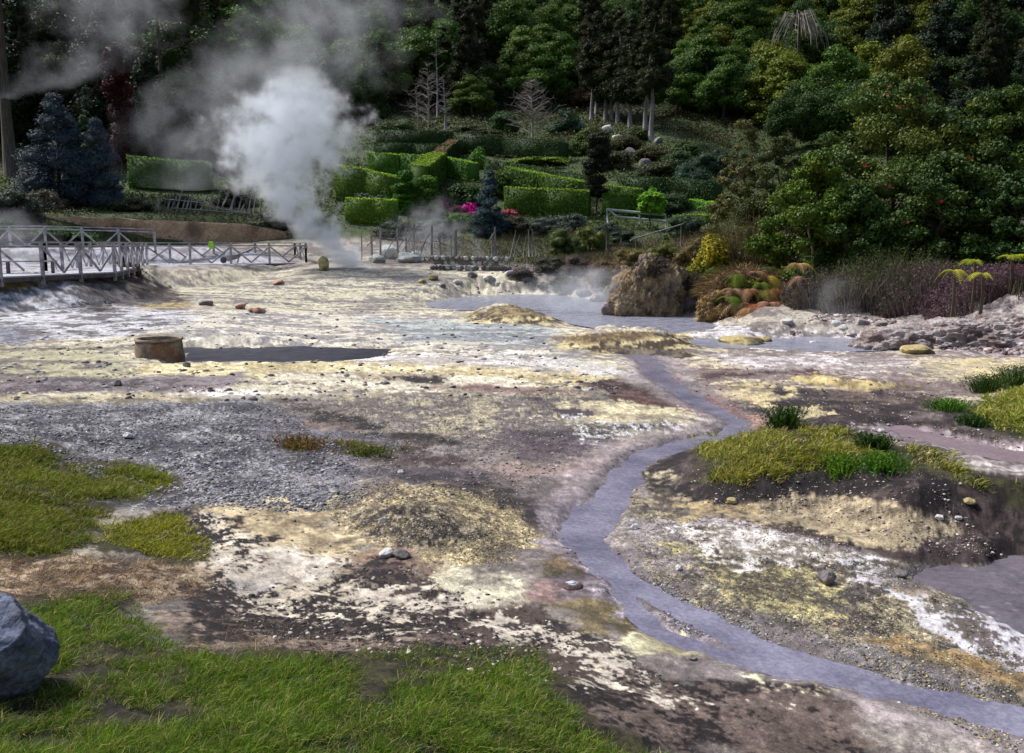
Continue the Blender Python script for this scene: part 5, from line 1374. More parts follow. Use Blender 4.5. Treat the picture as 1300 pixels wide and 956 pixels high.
# ------------------------------------------------------------------ rocks
def rock(name, loc, dims, seed, mat, label, cat='rock', group=None, level=3, planes=16, cut=.72, rough=.10, rz=0, sink=.25, parent=None, fr=1.6):
    rng = np.random.default_rng(seed); V, F = ico(level); V = V.copy()
    for _ in range(planes):
        nn = unit(rng.normal(size=3)); c = rng.uniform(cut, .97); dd = V @ nn
        V = V - nn * np.maximum(dd - c, 0)[:, None] * .92
    off = rng.uniform(0, 50, 3)
    nz = np.array([mnoise.fractal(Vector(v * fr + off), 1.0, 2.0, 5) for v in V]); V = V * (1 + rough * nz)[:, None]
    V = V * (np.array(dims) / 2); V[:, 2] += dims[2] * (.5 - sink)
    o = np_mesh(name, V, [F], mat, parent, smooth=False if rough < .06 else True)
    o.location = tuple(float(c) for c in loc); o.rotation_euler = (0, 0, rz)
    if label: tag(o, label, cat, group)
    return o
RK_BLUE = mat_rock('blue_grey_boulder', srgb(66, 74, 98), srgb(136, 146, 170), srgb(96, 96, 112), 5, .04)
RK_PALE = mat_rock('pale_boulder', srgb(150, 158, 154), srgb(200, 206, 202), srgb(170, 172, 160), 1.2, .05)
RK_OCH = mat_rock('ochre_outcrop', srgb(84, 68, 56), srgb(168, 146, 108), srgb(104, 92, 92), 1.8, .10)
RK_GOLD = mat_rock('golden_rock', srgb(96, 74, 46), srgb(160, 130, 76), srgb(84, 66, 50), 2.2, .08)
RK_GREY = mat_rock('grey_rock', srgb(84, 78, 80), srgb(140, 132, 130), srgb(110, 100, 98), 3, .03)
RK_WHITE = mat_rock('white_rock', srgb(190, 188, 188), srgb(226, 224, 222), srgb(172, 164, 160), 4, .02)
RK_PINK = mat_rock('pink_white_rock', srgb(138, 124, 122), srgb(200, 190, 186), srgb(130, 112, 108), 3.0, .10)
RK_YEL = mat_rock('sulphur_rock', srgb(150, 132, 84), srgb(204, 190, 136), srgb(110, 96, 72), 3, .03)
RK_ORG = mat_rock('orange_tinted_rock', srgb(176, 130, 104), srgb(206, 172, 150), srgb(140, 110, 96), 3, .03)

def px_rock(u, v, wpx, hpx, mat, lab, seed, name='rock', cat='rock', group=None, depth=1.0, **kw):
    p = at(u, v); w_ = wpx * p[1] / FPX; h_ = hpx * p[1] / FPX * 1.25
    return rock(name, p + [0, w_ * .3, 0], (w_, w_ * depth, h_), seed, mat, lab, cat, group, **kw)

# foreground boulder
pb = at(14, 878)
rock('boulder', (pb[0] - .10, pb[1] + .02, hz(pb[0], pb[1])), (.56, .50, .50), 823, RK_BLUE, 'large smooth blue grey boulder in the bottom left corner', 'boulder', level=6, planes=24, cut=.74, rough=.09, sink=.16, fr=2.2)

# outcrop by the pond
po = at(833, 404)
oc = empty('rock_outcrop', po, 0, 'ochre rock outcrop at the pond with a cap of withered plants', 'rock outcrop')
rng_o = np.random.default_rng(3)
def lump(parts, mat, seed, nm, parent, lvl=6, amp=.16):
    V, F = ico(lvl); V = V.copy(); off = np.random.default_rng(seed).uniform(0, 50, 3)
    nz = np.array([mnoise.fractal(Vector((v[0] * 1.8, v[1] * 1.8, v[2] * 1.3)) + Vector(off), .75, 2.1, 7) for v in V])
    rid = np.array([-abs(mnoise.fractal(Vector((v[0] * 3, v[1] * 3, v[2] * 1.6)) + Vector(off), .8, 2.1, 4)) * 2.2 + .4 for v in V])
    c, r = parts
    # blocky lower half, domed top
    s_ = V * np.array([1, 1, 1.0])
    V = s_ * (1 + amp * 1.3 * nz + .11 * rid)[:, None] * np.array(r) + np.array(c)
    return np_mesh(nm, V, [F], mat, parent, smooth=True)
lump(((-.1, 1.0, .35), (1.4, 1.2, 1.65)), RK_OCH, 5, 'rock_face', oc)
lump(((-.9, .8, .15), (.9, .8, .75)), RK_OCH, 6, 'rock_shoulder', oc, 5)
lump(((1.2, 1.5, .45), (.95, 1.0, .95)), RK_GREY, 7, 'shade_side_shoulder', oc, 5)  # right side in greyer rock, its shade put into the colour
def hair(root, c, rx, n, L_, pal, seed, name='withered_plants', zr=.5, down=1.0):
    rng = np.random.default_rng(seed); d = rdir(n * 2, rng); d = d[d[:, 2] > .05][:n]; n = len(d)
    q = np.array(c) + d * np.array(rx)
    dr = unit(d * [1, 1, .2] + [0, 0, .15] + rng.normal(0, .35, (n, 3)) - np.array([0, 0, 1]) * down * rng.uniform(0, 1, (n, 1)) * (1 - d[:, 2:3]))
    pal = np.array(pal)
    V, F, C = blades(q, L_ * rng.uniform(.4, 1.1, n), np.full(n, .012), 0, pal[rng.integers(0, len(pal), n)] * rng.uniform(.5, 1.3, (n, 1)), rng, 1.0, dr)
    return np_mesh(name, V, F, DRY, root, col=C)
hair(oc, (.05, 1.0, 1.55), (.62, .8, .46), 3200, .30, [S(96, 84, 84), S(74, 62, 60), S(124, 108, 100), S(60, 52, 44)], 8)

hair(oc, (1.2, 1.5, .9), (.9, .9, .5), 3000, .45, [S(96, 84, 70), S(80, 84, 50), S(74, 62, 52)], 9)
# golden rock face under the fern bank and the pale right bank rocks
pg = at(915, 408); og = empty('rock_ledge', pg, 0, 'golden brown rock face under the brown fern bank', 'rock face')
lump(((.2, .9, .25), (.75, .6, .65)), RK_GOLD, 15, 'rock_block', og, 6, .22)
lump(((1.2, 1.0, .15), (.7, .6, .45)), RK_GOLD, 16, 'rock_block', og, 5, .22)
lump(((1.2, 2.1, .6), (1.5, 1.2, .95)), mat_simple('fern_litter', srgb(84, 58, 40), srgb(134, 98, 66), 4, bump=.9, bd=.08), 17, 'litter_slope', og, 5, .15)
hair(og, (1.2, 2.0, .7), (1.5, 1.2, .95), 2200, .4, [S(126, 100, 74), S(150, 120, 90), S(90, 72, 52), S(96, 104, 50)], 10, 'withered_ferns')
pr = at(1262, 446); orr = empty('rock_bank', pr, 0, 'pink white rock bank at the right edge under the heather', 'rock bank')
lump(((0, 1.8, -.05), (1.7, 1.4, .62)), RK_PINK, 18, 'rock_block', orr, 6, .13)
lump(((1.8, 1.9, .0), (1.7, 1.4, .72)), RK_PINK, 19, 'rock_block', orr, 6, .13)
lump(((-1.5, 1.6, -.1), (1.1, .9, .5)), RK_PINK, 20, 'rock_block', orr, 5, .13)

for i, (u, v, w_, h_, m, lab) in enumerate([
    (516, 334, 34, 16, RK_PALE, 'large pale green white boulder beside the steam vent'),
    (494, 328, 34, 18, RK_PALE, 'flat pale boulder behind the large one beside the vent'),
    (478, 334, 22, 12, RK_PALE, 'boulder half hidden by steam at the vent'),
    (530, 326, 18, 10, RK_PALE, 'small pale boulder right of the vent pair'),
    (410, 344, 14, 20, RK_YEL, 'yellowish upright stone left of the steam vent'),
    (352, 362, 16, 8, RK_ORG, 'orange tinted flat stone on the far crust'),
    (328, 398, 18, 9, RK_ORG, 'orange brown stone in the far left crust'),
    (318, 396, 10, 6, RK_ORG, 'tiny orange stone beside the larger orange brown one'),
    (260, 388, 20, 7, RK_GREY, 'dark stone at the foot of the left bank'),
    (304, 392, 16, 8, RK_ORG, 'reddish lump in the crust below the boardwalk'),
    (648, 352, 16, 9, RK_WHITE, 'white rock left of the pond among rubble'),
    (620, 356, 18, 8, RK_WHITE, 'pale slab in the rubble beyond the pond'),
    (600, 352, 14, 8, RK_GREY, 'grey rock in the rubble beyond the pond'),
    (668, 358, 14, 8, RK_GREY, 'grey rock at the rubble end near the scrub'),
    (632, 362, 10, 6, RK_WHITE, 'small white stone at the pond shore'),
    (550, 356, 16, 8, RK_YEL, 'yellowish rock right of the steam foot'),
    (536, 360, 12, 6, RK_YEL, 'small yellowish rock right of the steam foot'),
    (580, 360, 14, 6, RK_WHITE, 'low white rock between steam and pond'),
    (562, 364, 9, 5, RK_GREY, 'small grey rock between steam and pond'),
    (690, 366, 16, 9, RK_GREY, 'grey rock at the far right pond shore'),
    (742, 376, 22, 10, RK_GREY, 'dark ledge rock at the pond shore left of the outcrop'),
    (760, 384, 22, 12, RK_PINK, 'pale ledge rock touching the outcrop foot'),
    (1094, 440, 16, 7, RK_WHITE, 'bright white stone in the right channel'),
    (1034, 438, 14, 6, RK_WHITE, 'white stone left of the bright one in the channel'),
    (1062, 414, 16, 8, RK_WHITE, 'white rock at the foot of the lilac heather'),
    (1072, 418, 14, 7, RK_WHITE, 'white rock just right of the heather foot one'),
    (1000, 412, 18, 8, RK_WHITE, 'flat white rock on the shore below the fern bank'),
    (1095, 412, 22, 9, RK_PINK, 'rough pale rock under the broom thicket'),
    (1122, 414, 18, 8, RK_PINK, 'pinkish rock in the middle of the right bank foot'),
    (1150, 416, 22, 10, RK_PINK, 'reddish rubble block right of the pinkish rock'),
    (1182, 420, 20, 10, RK_PINK, 'rubble block left of the pink white rock bank'),
    (1150, 425, 10, 8, RK_WHITE, 'small white stone below the reddish rubble block'),
    (1172, 449, 44, 12, RK_YEL, 'low mossy yellow rock standing alone on the right flat'),
    (1230, 440, 12, 9, RK_GREY, 'brown stone below the pink white rock bank'),
    (944, 440, 60, 14, RK_YEL, 'yellow topped slab at the narrow channel'),
    (972, 436, 20, 10, RK_YEL, 'small yellow slab end at the channel'),
    (1052, 742, 26, 18, RK_GREY, 'dark rounded stone on the olive gravel right of the stream'),
    (1044, 728, 16, 10, RK_GREY, 'smaller dark stone behind the rounded one on the gravel'),
    (1145, 733, 22, 8, RK_GREY, 'thin black stone near the bubbling pool'),
    (486, 664, 10, 8, RK_WHITE, 'pale pebble on the speckled yellow mound'),
    (490, 708, 22, 12, RK_WHITE, 'white wedge stone at the edge of the brown crust'),
    (508, 710, 26, 12, RK_GREY, 'grey stone right of the white wedge stone'),
    (160, 556, 14, 8, RK_WHITE, 'white sliver stone on the grey gravel'),
    (148, 490, 12, 8, RK_GREY, 'small dark stone on the brown streak'),
    (508, 602, 9, 6, RK_WHITE, 'lone white stone on the grey ledge'),
    (1120, 550, 10, 7, RK_WHITE, 'white stone in front of the mud pool'),
    (1110, 548, 7, 5, RK_WHITE, 'smaller white stone left by the mud pool'),
    (1232, 640, 18, 8, RK_YEL, 'beige stone in the black soil of the mound'),
    (930, 640, 16, 8, RK_YEL, 'beige stone half sunk at the front of the mound'),
    (1195, 660, 14, 7, RK_WHITE, 'white stone on the black slope above the bubbling pool'),
    (1218, 660, 10, 6, RK_WHITE, 'small white stone on the black slope above the pool'),
    (1062, 796, 9, 5, RK_ORG, 'orange pebble on the olive gravel'),
    (806, 672, 12, 7, RK_WHITE, 'white stone on the bar right of the stream'),
    (862, 724, 10, 7, RK_WHITE, 'white stone on the gravel slope right of the stream'),
    (880, 838, 12, 6, RK_GREY, 'dark stone on the cream bar'),
    (236, 466, 10, 7, RK_GREY, 'brown stone right of the round stone well')]):
    px_rock(u, v, w_, h_, m, lab, 900 + i, level=3, cut=.6, rough=.10)
# boulders of the rocky mound
for i, (u, v, w_, h_, m, lab) in enumerate([
    (772, 168, 16, 12, RK_WHITE, 'white boulder under the third grove trunk'),
    (785, 182, 20, 16, RK_PALE, 'big grey boulder in the middle of the rocky mound'),
    (745, 172, 16, 10, RK_WHITE, 'white boulder at the left end of the rocky mound'),
    (738, 162, 10, 12, RK_PALE, 'narrow pale boulder left above the white one'),
    (804, 184, 14, 14, RK_GREY, 'dark grey boulder right of the big one'),
    (836, 182, 12, 9, RK_GREY, 'grey boulder right of the lowest grove trunk'),
    (850, 204, 18, 10, RK_PALE, 'pale boulder at the right end of the rocky mound'),
    (820, 212, 18, 12, RK_GREY, 'mauve grey boulder low on the rocky mound'),
    (800, 198, 16, 12, RK_GREY, 'boulder sunk in undergrowth on the mound')]):
    px_rock(u, v, w_, h_, m, lab, 1000 + i, group='boulders of the rocky mound', level=2, cut=.6, rough=.10)

# pebbles and rubble that nobody could count
def gravel(poly, n, s0, s1, cols, seed, name, label, warp=14, far=False):
    rng = np.random.default_rng(seed); u, v, s = in_poly_px(poly, n, rng, warp); k = s > 0; u, v = u[k], v[k]
    P_ = hits(u, v); P_ = P_[np.abs(proj(P_[:, 0], P_[:, 1], P_[:, 2])[1] - v) < 4]; k = (stream_d(P_[:, 0], P_[:, 1]) < -.02) | (rng.random(len(P_)) < .04); P_ = P_[k]; n = len(P_)
    clus = fbm(P_[:, 0], P_[:, 1], 2.2, 3, seed); k = rng.random(n) < sstep(-.45, .25, clus) * .9 + .1; P_ = P_[k]; n = len(P_)
    iv, if_ = ico(0)
    sz = (s0 + (s1 - s0) * rng.random(n) ** 5)
    a = rng.uniform(0, 6.28, n); ca, sa = np.cos(a), np.sin(a)
    W = iv[None] * (1 + rng.uniform(-.28, .28, (n, 12, 1))) * np.stack([rng.uniform(.8, 1.3, n), rng.uniform(.6, 1.0, n), rng.uniform(.35, .7, n)], 1)[:, None] * sz[:, None, None]
    X = W[..., 0] * ca[:, None] - W[..., 1] * sa[:, None]; Y = W[..., 0] * sa[:, None] + W[..., 1] * ca[:, None]
    V = np.stack([X, Y, W[..., 2]], -1) + P_[:, None] + [0, 0, .2 * s0]
    F = (if_[None] + np.arange(n)[:, None, None] * 12).reshape(-1, 3)
    cols = np.array(cols); c = cols[rng.integers(0, len(cols), n)] * rng.uniform(.6, 1.3, (n, 1))
    o = np_mesh(name, V.reshape(-1, 3), [F], PEB, col=np.repeat(c, 12, 0))
    return tag(o, label, 'gravel', kind='stuff')
m_, nt_, b_ = new_mat('pebbles'); nt_.links.new(Attr(nt_, 'Col'), b_.inputs['Base Color']); b_.inputs['Roughness'].default_value = .75; PEB = m_
GG = [S(142, 142, 150), S(98, 98, 108), S(182, 182, 184), S(66, 64, 70), S(158, 148, 130)]
GO = [S(156, 146, 110), S(104, 98, 90), S(190, 184, 170), S(74, 68, 66), S(160, 142, 96)]
GW = [S(200, 190, 176), S(120, 110, 104), S(72, 62, 60)]
gravel([(-60, 515), (330, 510), (420, 560), (470, 630), (400, 650), (200, 645), (60, 570), (-60, 560)], 38000, .004, .026, GG, 21, 'gravel', 'blue grey gravel spread left of the centre')
gravel([(330, 510), (800, 540), (760, 570), (640, 640), (480, 640), (400, 560)], 12000, .005, .022, GG + GO, 22, 'gravel', 'sparse grey pebbles over the middle flat')
gravel([(430, 620), (640, 620), (690, 680), (640, 720), (500, 700), (420, 660)], 14000, .003, .012, GO, 23, 'gravel', 'fine speckled gravel on the yellow mound in the centre')
gravel([(800, 640), (1000, 660), (1180, 740), (1300, 840), (1300, 960), (1000, 830), (830, 740), (790, 680)], 46000, .002, .012, GO, 24, 'gravel', 'olive gravel slope between stream and bubbling pool')
gravel([(760, 700), (860, 750), (1000, 820), (960, 820), (860, 800), (780, 750)], 9000, .004, .014, GG, 25, 'gravel', 'dark wet grit on the bar beside the stream')
gravel([(200, 640), (400, 650), (600, 740), (680, 780), (840, 860), (1050, 900), (700, 870), (300, 800)], 14000, .003, .022, GW, 26, 'gravel', 'crumbs on the cracked crust behind the front grass')
gravel([(840, 450), (1300, 450), (1300, 600), (1000, 540), (900, 520)], 7000, .006, .03, GW + GO, 27, 'gravel', 'pebbles scattered on the right flat')
gravel([(0, 430), (560, 350), (700, 440), (800, 500), (300, 510), (0, 510)], 4500, .012, .08, GW + GG, 28, 'gravel', 'stones scattered on the far pale crust')
gravel([(540, 340), (700, 345), (700, 372), (560, 372)], 1500, .06, .20, GW + GG, 29, 'rubble', 'pale rubble beyond the pond')
gravel([(1000, 400), (1300, 400), (1300, 450), (1000, 425)], 5000, .03, .12, [S(200, 188, 184), S(150, 132, 130), S(110, 84, 80)], 30, 'rubble', 'pinkish rubble along the foot of the right bank')
gravel([(860, 590), (1200, 600), (1300, 640), (1300, 710), (1150, 700), (1000, 655), (860, 640)], 5000, .004, .02, GW, 31, 'gravel', 'pale crumbs on the black mound')

def stream_stones(n, s0, s1, cols, seed, label):
    rng = np.random.default_rng(seed); u, v, s = in_poly_px([(700, 620), (860, 540), (960, 520), (960, 560), (860, 590), (820, 660), (850, 720), (1000, 790), (1340, 900), (1300, 956), (1000, 880), (820, 800), (700, 720)], n, rng, 4)
    P_ = hits(u, v); d = stream_d(P_[:, 0], P_[:, 1]); P_ = P_[(d > -.16) & ((d < .03) | (rng.random(len(P_)) < .02)) & (P_[:, 2] > -.075)]; P_ = P_[rng.random(len(P_)) < sstep(-.05, .35, fbm(P_[:, 0], P_[:, 1], 1.6, 3, 77))]; n = len(P_)
    iv, if_ = ico(0); sz = s0 + (s1 - s0) * rng.random(n) ** 4; P_[:, 2] = np.maximum(P_[:, 2], -.045)
    V = (iv[None] * (1 + rng.uniform(-.3, .3, (n, 12, 1))) * np.array([1.2, .9, .55]) * sz[:, None, None]) + P_[:, None]
    F = (if_[None] + np.arange(n)[:, None, None] * 12).reshape(-1, 3); cols = np.array(cols)
    return tag(np_mesh('stream_pebbles', V.reshape(-1, 3), [F], PEB, col=np.repeat(cols[rng.integers(0, len(cols), n)] * rng.uniform(.6, 1.2, (n, 1)), 12, 0)), label, 'gravel', kind='stuff')
stream_stones(26000, .003, .018, [S(110, 104, 108), S(80, 74, 78), S(150, 142, 140), S(120, 92, 84)], 61, 'wet pebbles along the edges of the stream')

# ------------------------------------------------------------------ round stone well
pw_ = at(192, 455)
well = empty('stone_well', (pw_[0], pw_[1] + .45, hz(pw_[0], pw_[1] + .45) - .05), 0, 'round open stone well ring standing by the dark pool', 'well')
def ring(name, r0, r1, ri, h0, h1, mat, seed, nt=48, nz=8, amp=.05):
    V, F = [], []; off = Vector((seed, 3, 1))
    for k in range(nz + 1):
        for j in range(nt):
            a = 2 * math.pi * j / nt; t = k / nz; r = r0 + (r1 - r0) * t; r *= 1 + amp * mnoise.noise(Vector((math.cos(a) * 2, math.sin(a) * 2, t * 3)) + off)
            V.append((math.cos(a) * r, math.sin(a) * r, h0 + (h1 - h0) * t + .02 * mnoise.noise(Vector((math.cos(a) * 3, math.sin(a) * 3, 5)) + off) * (k == nz)))
    for k in range(4):
        for j in range(nt):
            a = 2 * math.pi * j / nt; V.append((math.cos(a) * ri, math.sin(a) * ri, h1 - .01 - (h1 - h0) * .9 * k / 3))
    R_ = nz + 1 + 4
    for k in range(R_ - 1):
        for j in range(nt): F.append((k * nt + j, k * nt + (j + 1) % nt, (k + 1) * nt + (j + 1) % nt, (k + 1) * nt + j))
    return np_mesh(name, V, [np.array(F)], mat, well, smooth=True)
W_ST = mat_rock('rusty_stone', srgb(88, 76, 68), srgb(156, 142, 126), srgb(124, 92, 72), 4, .05)
ring('wall', .52, .47, .41, -.1, .47, W_ST, 1)
ring('rim', .49, .49, .42, .47, .52, mat_simple('rim', srgb(120, 100, 84), srgb(170, 156, 136), 6), 2, nz=1, amp=.02)
rock('footing_stone', (-.55, -.25, 0), (.3, .3, .25), 41, RK_GREY, None, parent=well); rock('footing_stone', (-.3, -.5, 0), (.25, .25, .2), 42, RK_GREY, None, parent=well)

# small hot spring eye
ps = at(726, 744)
spring = empty('hot_spring', (ps[0], ps[1], ps[2] + .02), 0, 'small bubbling spring eye with a red brown rim left of the stream', 'spring', s=.55)
m = MB(); n = 20
for j in range(n):
    a = 2 * math.pi * j / n; r = .085 * (1 + .2 * math.sin(3 * a)); m.v.append((math.cos(a) * r, math.sin(a) * r * .9, .012))
for j in range(n):
    a = 2 * math.pi * j / n; m.v.append((math.cos(a) * .115, math.sin(a) * .11, .018))
for j in range(n):
    a = 2 * math.pi * j / n; m.v.append((math.cos(a) * .15, math.sin(a) * .15, -.03))
m.f += [(j, (j + 1) % n, n + (j + 1) % n, n + j) for j in range(n)] + [(n + j, n + (j + 1) % n, 2 * n + (j + 1) % n, 2 * n + j) for j in range(n)]
m.build('rim', mat_simple('red_mud', srgb(70, 44, 42), srgb(120, 98, 94), 12), spring, True)
m = MB()
for j in range(n): a = 2 * math.pi * j / n; m.v.append((math.cos(a) * .10, math.sin(a) * .095, .008))
m.f.append(tuple(range(n))); spw = m.build('water', mat_water('spring_water', srgb(150, 160, 176), srgb(190, 198, 210), .08, 30, .02), spring)
for bx_, by_, br_ in ((0, 0, .05), (.03, .02, .03), (-.035, .01, .028)):
    V, F = ico(2); np_mesh('bubble', V * [br_, br_, br_ * .5] + [bx_, by_, .01], [F], mat_simple('foam', srgb(190, 200, 214), srgb(220, 226, 236), 20, rough=.2), spw, smooth=True)

# ------------------------------------------------------------------ boardwalk
bw = empty('boardwalk', (-17.2, 30, 1.42), 0, 'grey wooden boardwalk with cross braced railings crossing the left side', 'boardwalk')
O = Vector((-17.2, 30, 1.42))
EDGE = [Vector((-19.4, 22.5, 1.42)), Vector((-17.2, 30, 1.42)), Vector((-15.75, 35.4, 1.42)), Vector((-19.3, 47.3, 1.42)), Vector((-12.2, 53, 1.42))]
BACK = [Vector((-22.0, 23.2, 1.42)), Vector((-19.8, 30.8, 1.42)), Vector((-19.0, 36.4, 1.42)), Vector((-21.6, 49.8, 1.42)), Vector((-13.4, 55.3, 1.42))]
def rel(p): return Vector(p) - O
for i in range(4):
    m = MB(); a, b, c, d = EDGE[i], EDGE[i + 1], BACK[i + 1], BACK[i]
    if i == 2: c, d = BACK[3], BACK[2]
    n = max(3, int((b - a).length / .16))
    for k in range(n):
        t0 = k / n; t1 = (k + .94) / n
        q = [a.lerp(b, t0), a.lerp(b, t1), d.lerp(c, t1), d.lerp(c, t0)]
        z_ = random.uniform(-.004, .004)
        m.add([rel(p) + Vector((0, 0, z_)) for p in q] + [rel(p) + Vector((0, 0, z_ - .05)) for p in q], [(0, 1, 2, 3), (7, 6, 5, 4), (0, 4, 5, 1), (1, 5, 6, 2), (2, 6, 7, 3), (3, 7, 4, 0)])
    m.build('deck', DECKM, bw)
    for L_ in (EDGE, BACK):
        mm = MB(); mm.beam(rel(L_[i]) - Vector((0, 0, .13)), rel(L_[i + 1]) - Vector((0, 0, .13)), .10, .14); mm.build('edge_beam', WOOD_DARK, bw)
def railing(pts, root, h=1.15, sp=2.1, origin=O, wood=WOOD, extra=True):
    for i in range(len(pts) - 1):
        a, b = pts[i] - origin, pts[i + 1] - origin; n = max(1, round((b - a).length / sp))
        mm = MB(); mm.beam(a + Vector((0, 0, h)), b + Vector((0, 0, h)), .11, .05); mm.build('handrail', wood, root)
        mm = MB(); mm.beam(a + Vector((0, 0, h - .16)), b + Vector((0, 0, h - .16)), .05, .07); mm.build('under_rail', wood, root)
        for k in range(n + 1):
            p = a.lerp(b, k / n)
            if k == n and i < len(pts) - 2: continue
            mm = MB(); mm.beam(p + Vector((0, 0, -.35)), p + Vector((0, 0, h - .03)), .105, .105); mm.build('post', wood, root)
            if k < n:
                q = a.lerp(b, (k + 1) / n); mid = p.lerp(q, .5)
                off = (q - p).cross(Vector((0, 0, 1))).normalized() * .085
                for s0, s1 in ((p, mid), (q, mid)):
                    if random.random() < .1: continue
                    mm = MB(); mm.beam(s0 + Vector((0, 0, h - .2)) + off, s1 + Vector((0, 0, .06)) + off, .04, .085); mm.build('brace', wood, root)
railing(EDGE, bw)
railing([BACK[0], BACK[1], BACK[2]], bw, sp=2.3); railing([BACK[2], BACK[3]], bw, sp=2.4); railing([BACK[3], BACK[4]], bw, sp=2.2)
railing([EDGE[4], BACK[4]], bw, sp=1.2)
# separate upper railing
UO = Vector((-26, 49, 2.35)); up_r = empty('upper_railing', UO, 0, 'grey cross braced railing on the higher terrace behind the boardwalk', 'railing')
railing([Vector((-32, 50.2, 2.35)), Vector((-26, 50, 2.35)), Vector((-20.5, 51.5, 2.2))], up_r, 1.15, 2.2, UO, WOOD)
# bench in the yard
bn = empty('picnic_bench', (-16.9 - 1.1, 33.4, 1.42), .3, 'low grey wooden bench standing behind the front railing', 'bench')
m = MB(); m.beam((-.9, 0, .45), (.9, 0, .45), .35, .05); m.build('seat', WOOD, bn)
for x_ in (-.75, .75):
    for y_ in (-.13, .13): m = MB(); m.beam((x_, y_, -.02), (x_, y_, .43), .07, .07); m.build('leg', WOOD_DARK, bn)
# hi-vis cloth and barrow
pv = Vector((-15.6, 50.3, 2.3))
NEON = mat_simple('hi_vis', srgb(150, 230, 20), srgb(180, 250, 40), 8, bump=.3)
V, F = ico(3); V = np.sign(V) * np.abs(V) ** .5 * [.13, .06, .2]; V = V * (1 + .12 * np.array([mnoise.noise(Vector(v * 9)) for v in V]))[:, None]
# sits over the front railing of the far section
tfr = (EDGE[4] - EDGE[3]); pr_ = EDGE[3] + tfr * .38
o = np_mesh('hi_vis_cloth', V, [F], NEON, smooth=True); o.location = (pr_.x, pr_.y - .02, 1.42 + 1.15 - .13)
tag(o, 'neon yellow green cloth hung over the far boardwalk handrail', 'cloth')
wb = empty('wheelbarrow', (pr_.x + .8, pr_.y + 1.3, 1.43), .4, 'grey wheelbarrow tipped up on the far boardwalk', 'wheelbarrow')
m = MB(); m.add([(-.45, -.3, .35), (.5, -.2, .55), (.5, .2, .55), (-.45, .3, .35), (-.3, -.15, .1), (.3, -.1, .28), (.3, .1, .28), (-.3, .15, .1)], [(0, 1, 5, 4), (1, 2, 6, 5), (2, 3, 7, 6), (3, 0, 4, 7), (4, 5, 6, 7)]); m.build('tray', WOOD, wb)
for y_ in (-.25, .25): m = MB(); m.beam((-.4, y_ * .6, .2), (1.0, y_, .75), .04, .04); m.build('handle', WOOD_DARK, wb)
for y_ in (-.2, .2): m = MB(); m.beam((.2, y_, 0), (.3, y_, .4), .03, .03); m.build('leg', WOOD_DARK, wb)
m = MB(); m.tube([(-.55, -.04, .18), (-.55, .04, .18)], [.18, .18], 16); m.build('wheel', WOOD_DARK, wb)
# orange sign
psn = P(259, 229, 83); gsn = hz(psn[0], psn[1])
sg = empty('sign', (psn[0], psn[1], gsn), 0, 'small orange square sign in front of the left clipped hedge', 'sign')
m = MB(); m.beam((0, .06, -.3), (0, .06, psn[2] - gsn + .3), .08, .08); m.build('post', WOOD_DARK, sg)
m = MB(); z_ = psn[2] - gsn; m.add([(-.3, 0, z_ - .3), (.3, 0, z_ - .3), (.3, 0, z_ + .3), (-.3, 0, z_ + .3), (-.3, -.03, z_ - .3), (.3, -.03, z_ - .3), (.3, -.03, z_ + .3), (-.3, -.03, z_ + .3)],
    [(0, 1, 2, 3), (7, 6, 5, 4), (0, 4, 5, 1), (1, 5, 6, 2), (2, 6, 7, 3), (3, 7, 4, 0)]); m.build('board', mat_simple('orange_board', srgb(190, 116, 90), srgb(204, 132, 104), 6), sg)

# ochre retaining wall
def slab_wall(name, pts, z0, z1, th, mat, lab, seed, rag=.12, nz=10):
    V, F = [], []; pts = [np.array(p, float) for p in pts]; cum = [0]
    for i in range(len(pts) - 1): cum.append(cum[-1] + np.linalg.norm(pts[i + 1] - pts[i]))
    n = int(cum[-1] / .35); o0 = pts[0]
    for k in range(n + 1):
        s_ = cum[-1] * k / n; x_ = np.interp(s_, cum, [p[0] for p in pts]); y_ = np.interp(s_, cum, [p[1] for p in pts])
        zb = np.interp(s_, cum, z0); zt = np.interp(s_, cum, z1) + rag * mnoise.noise(Vector((s_ * .5, seed, 0)))
        for j in range(nz + 1):
            z = zb + (zt - zb) * j / nz; dy = .10 * mnoise.fractal(Vector((s_ * .9, z * 1.3, seed)), 1, 2, 4)
            V.append((x_ - o0[0], y_ - o0[1] + dy, z))
        V.append((x_ - o0[0], y_ - o0[1] + th, zt)); V.append((x_ - o0[0], y_ - o0[1] + th, zb))
    m_ = nz + 3
    for k in range(n):
        for j in range(m_ - 1): F.append((k * m_ + j, (k + 1) * m_ + j, (k + 1) * m_ + j + 1, k * m_ + j + 1))
    o = np_mesh(name, V, [np.array(F)], mat, smooth=False); o.location = (o0[0], o0[1], 0)
    return tag(o, lab, 'wall')
slab_wall('retaining_wall', [(-36, 59), (-28, 61), (-19, 63), (-13, 64.5)], [1.8, 1.8, 1.8, 1.7], [4.4, 4.3, 3.9, 2.9], .6, WALLM, 'long stained ochre retaining wall behind the boardwalk', 3)

# dry stone wall
dw = empty('dry_stone_wall', at(550, 342), 0, 'low dry stone wall of square grey blocks beyond the pond', 'stone wall')
p0 = at(548, 342); p1 = at(650, 344); k_ = 0; rngw = np.random.default_rng(8)
for row in range(3):
    n = 22
    for i in range(n):
        if rngw.random() < .08: continue
        q = p0 + (p1 - p0) * (i + .5 * (row % 2)) / n - p0
        o = rock('block', (q[0] + rngw.normal(0, .02), q[1] + rngw.normal(0, .05), q[2] + row * .27), (.30 * rngw.uniform(.8, 1.15), .3, .27), 2000 + k_, RK_PALE if rngw.random() < .3 else RK_GREY, None, parent=dw, level=1, planes=6, cut=.6, rough=.05, sink=.1)
        k_ += 1

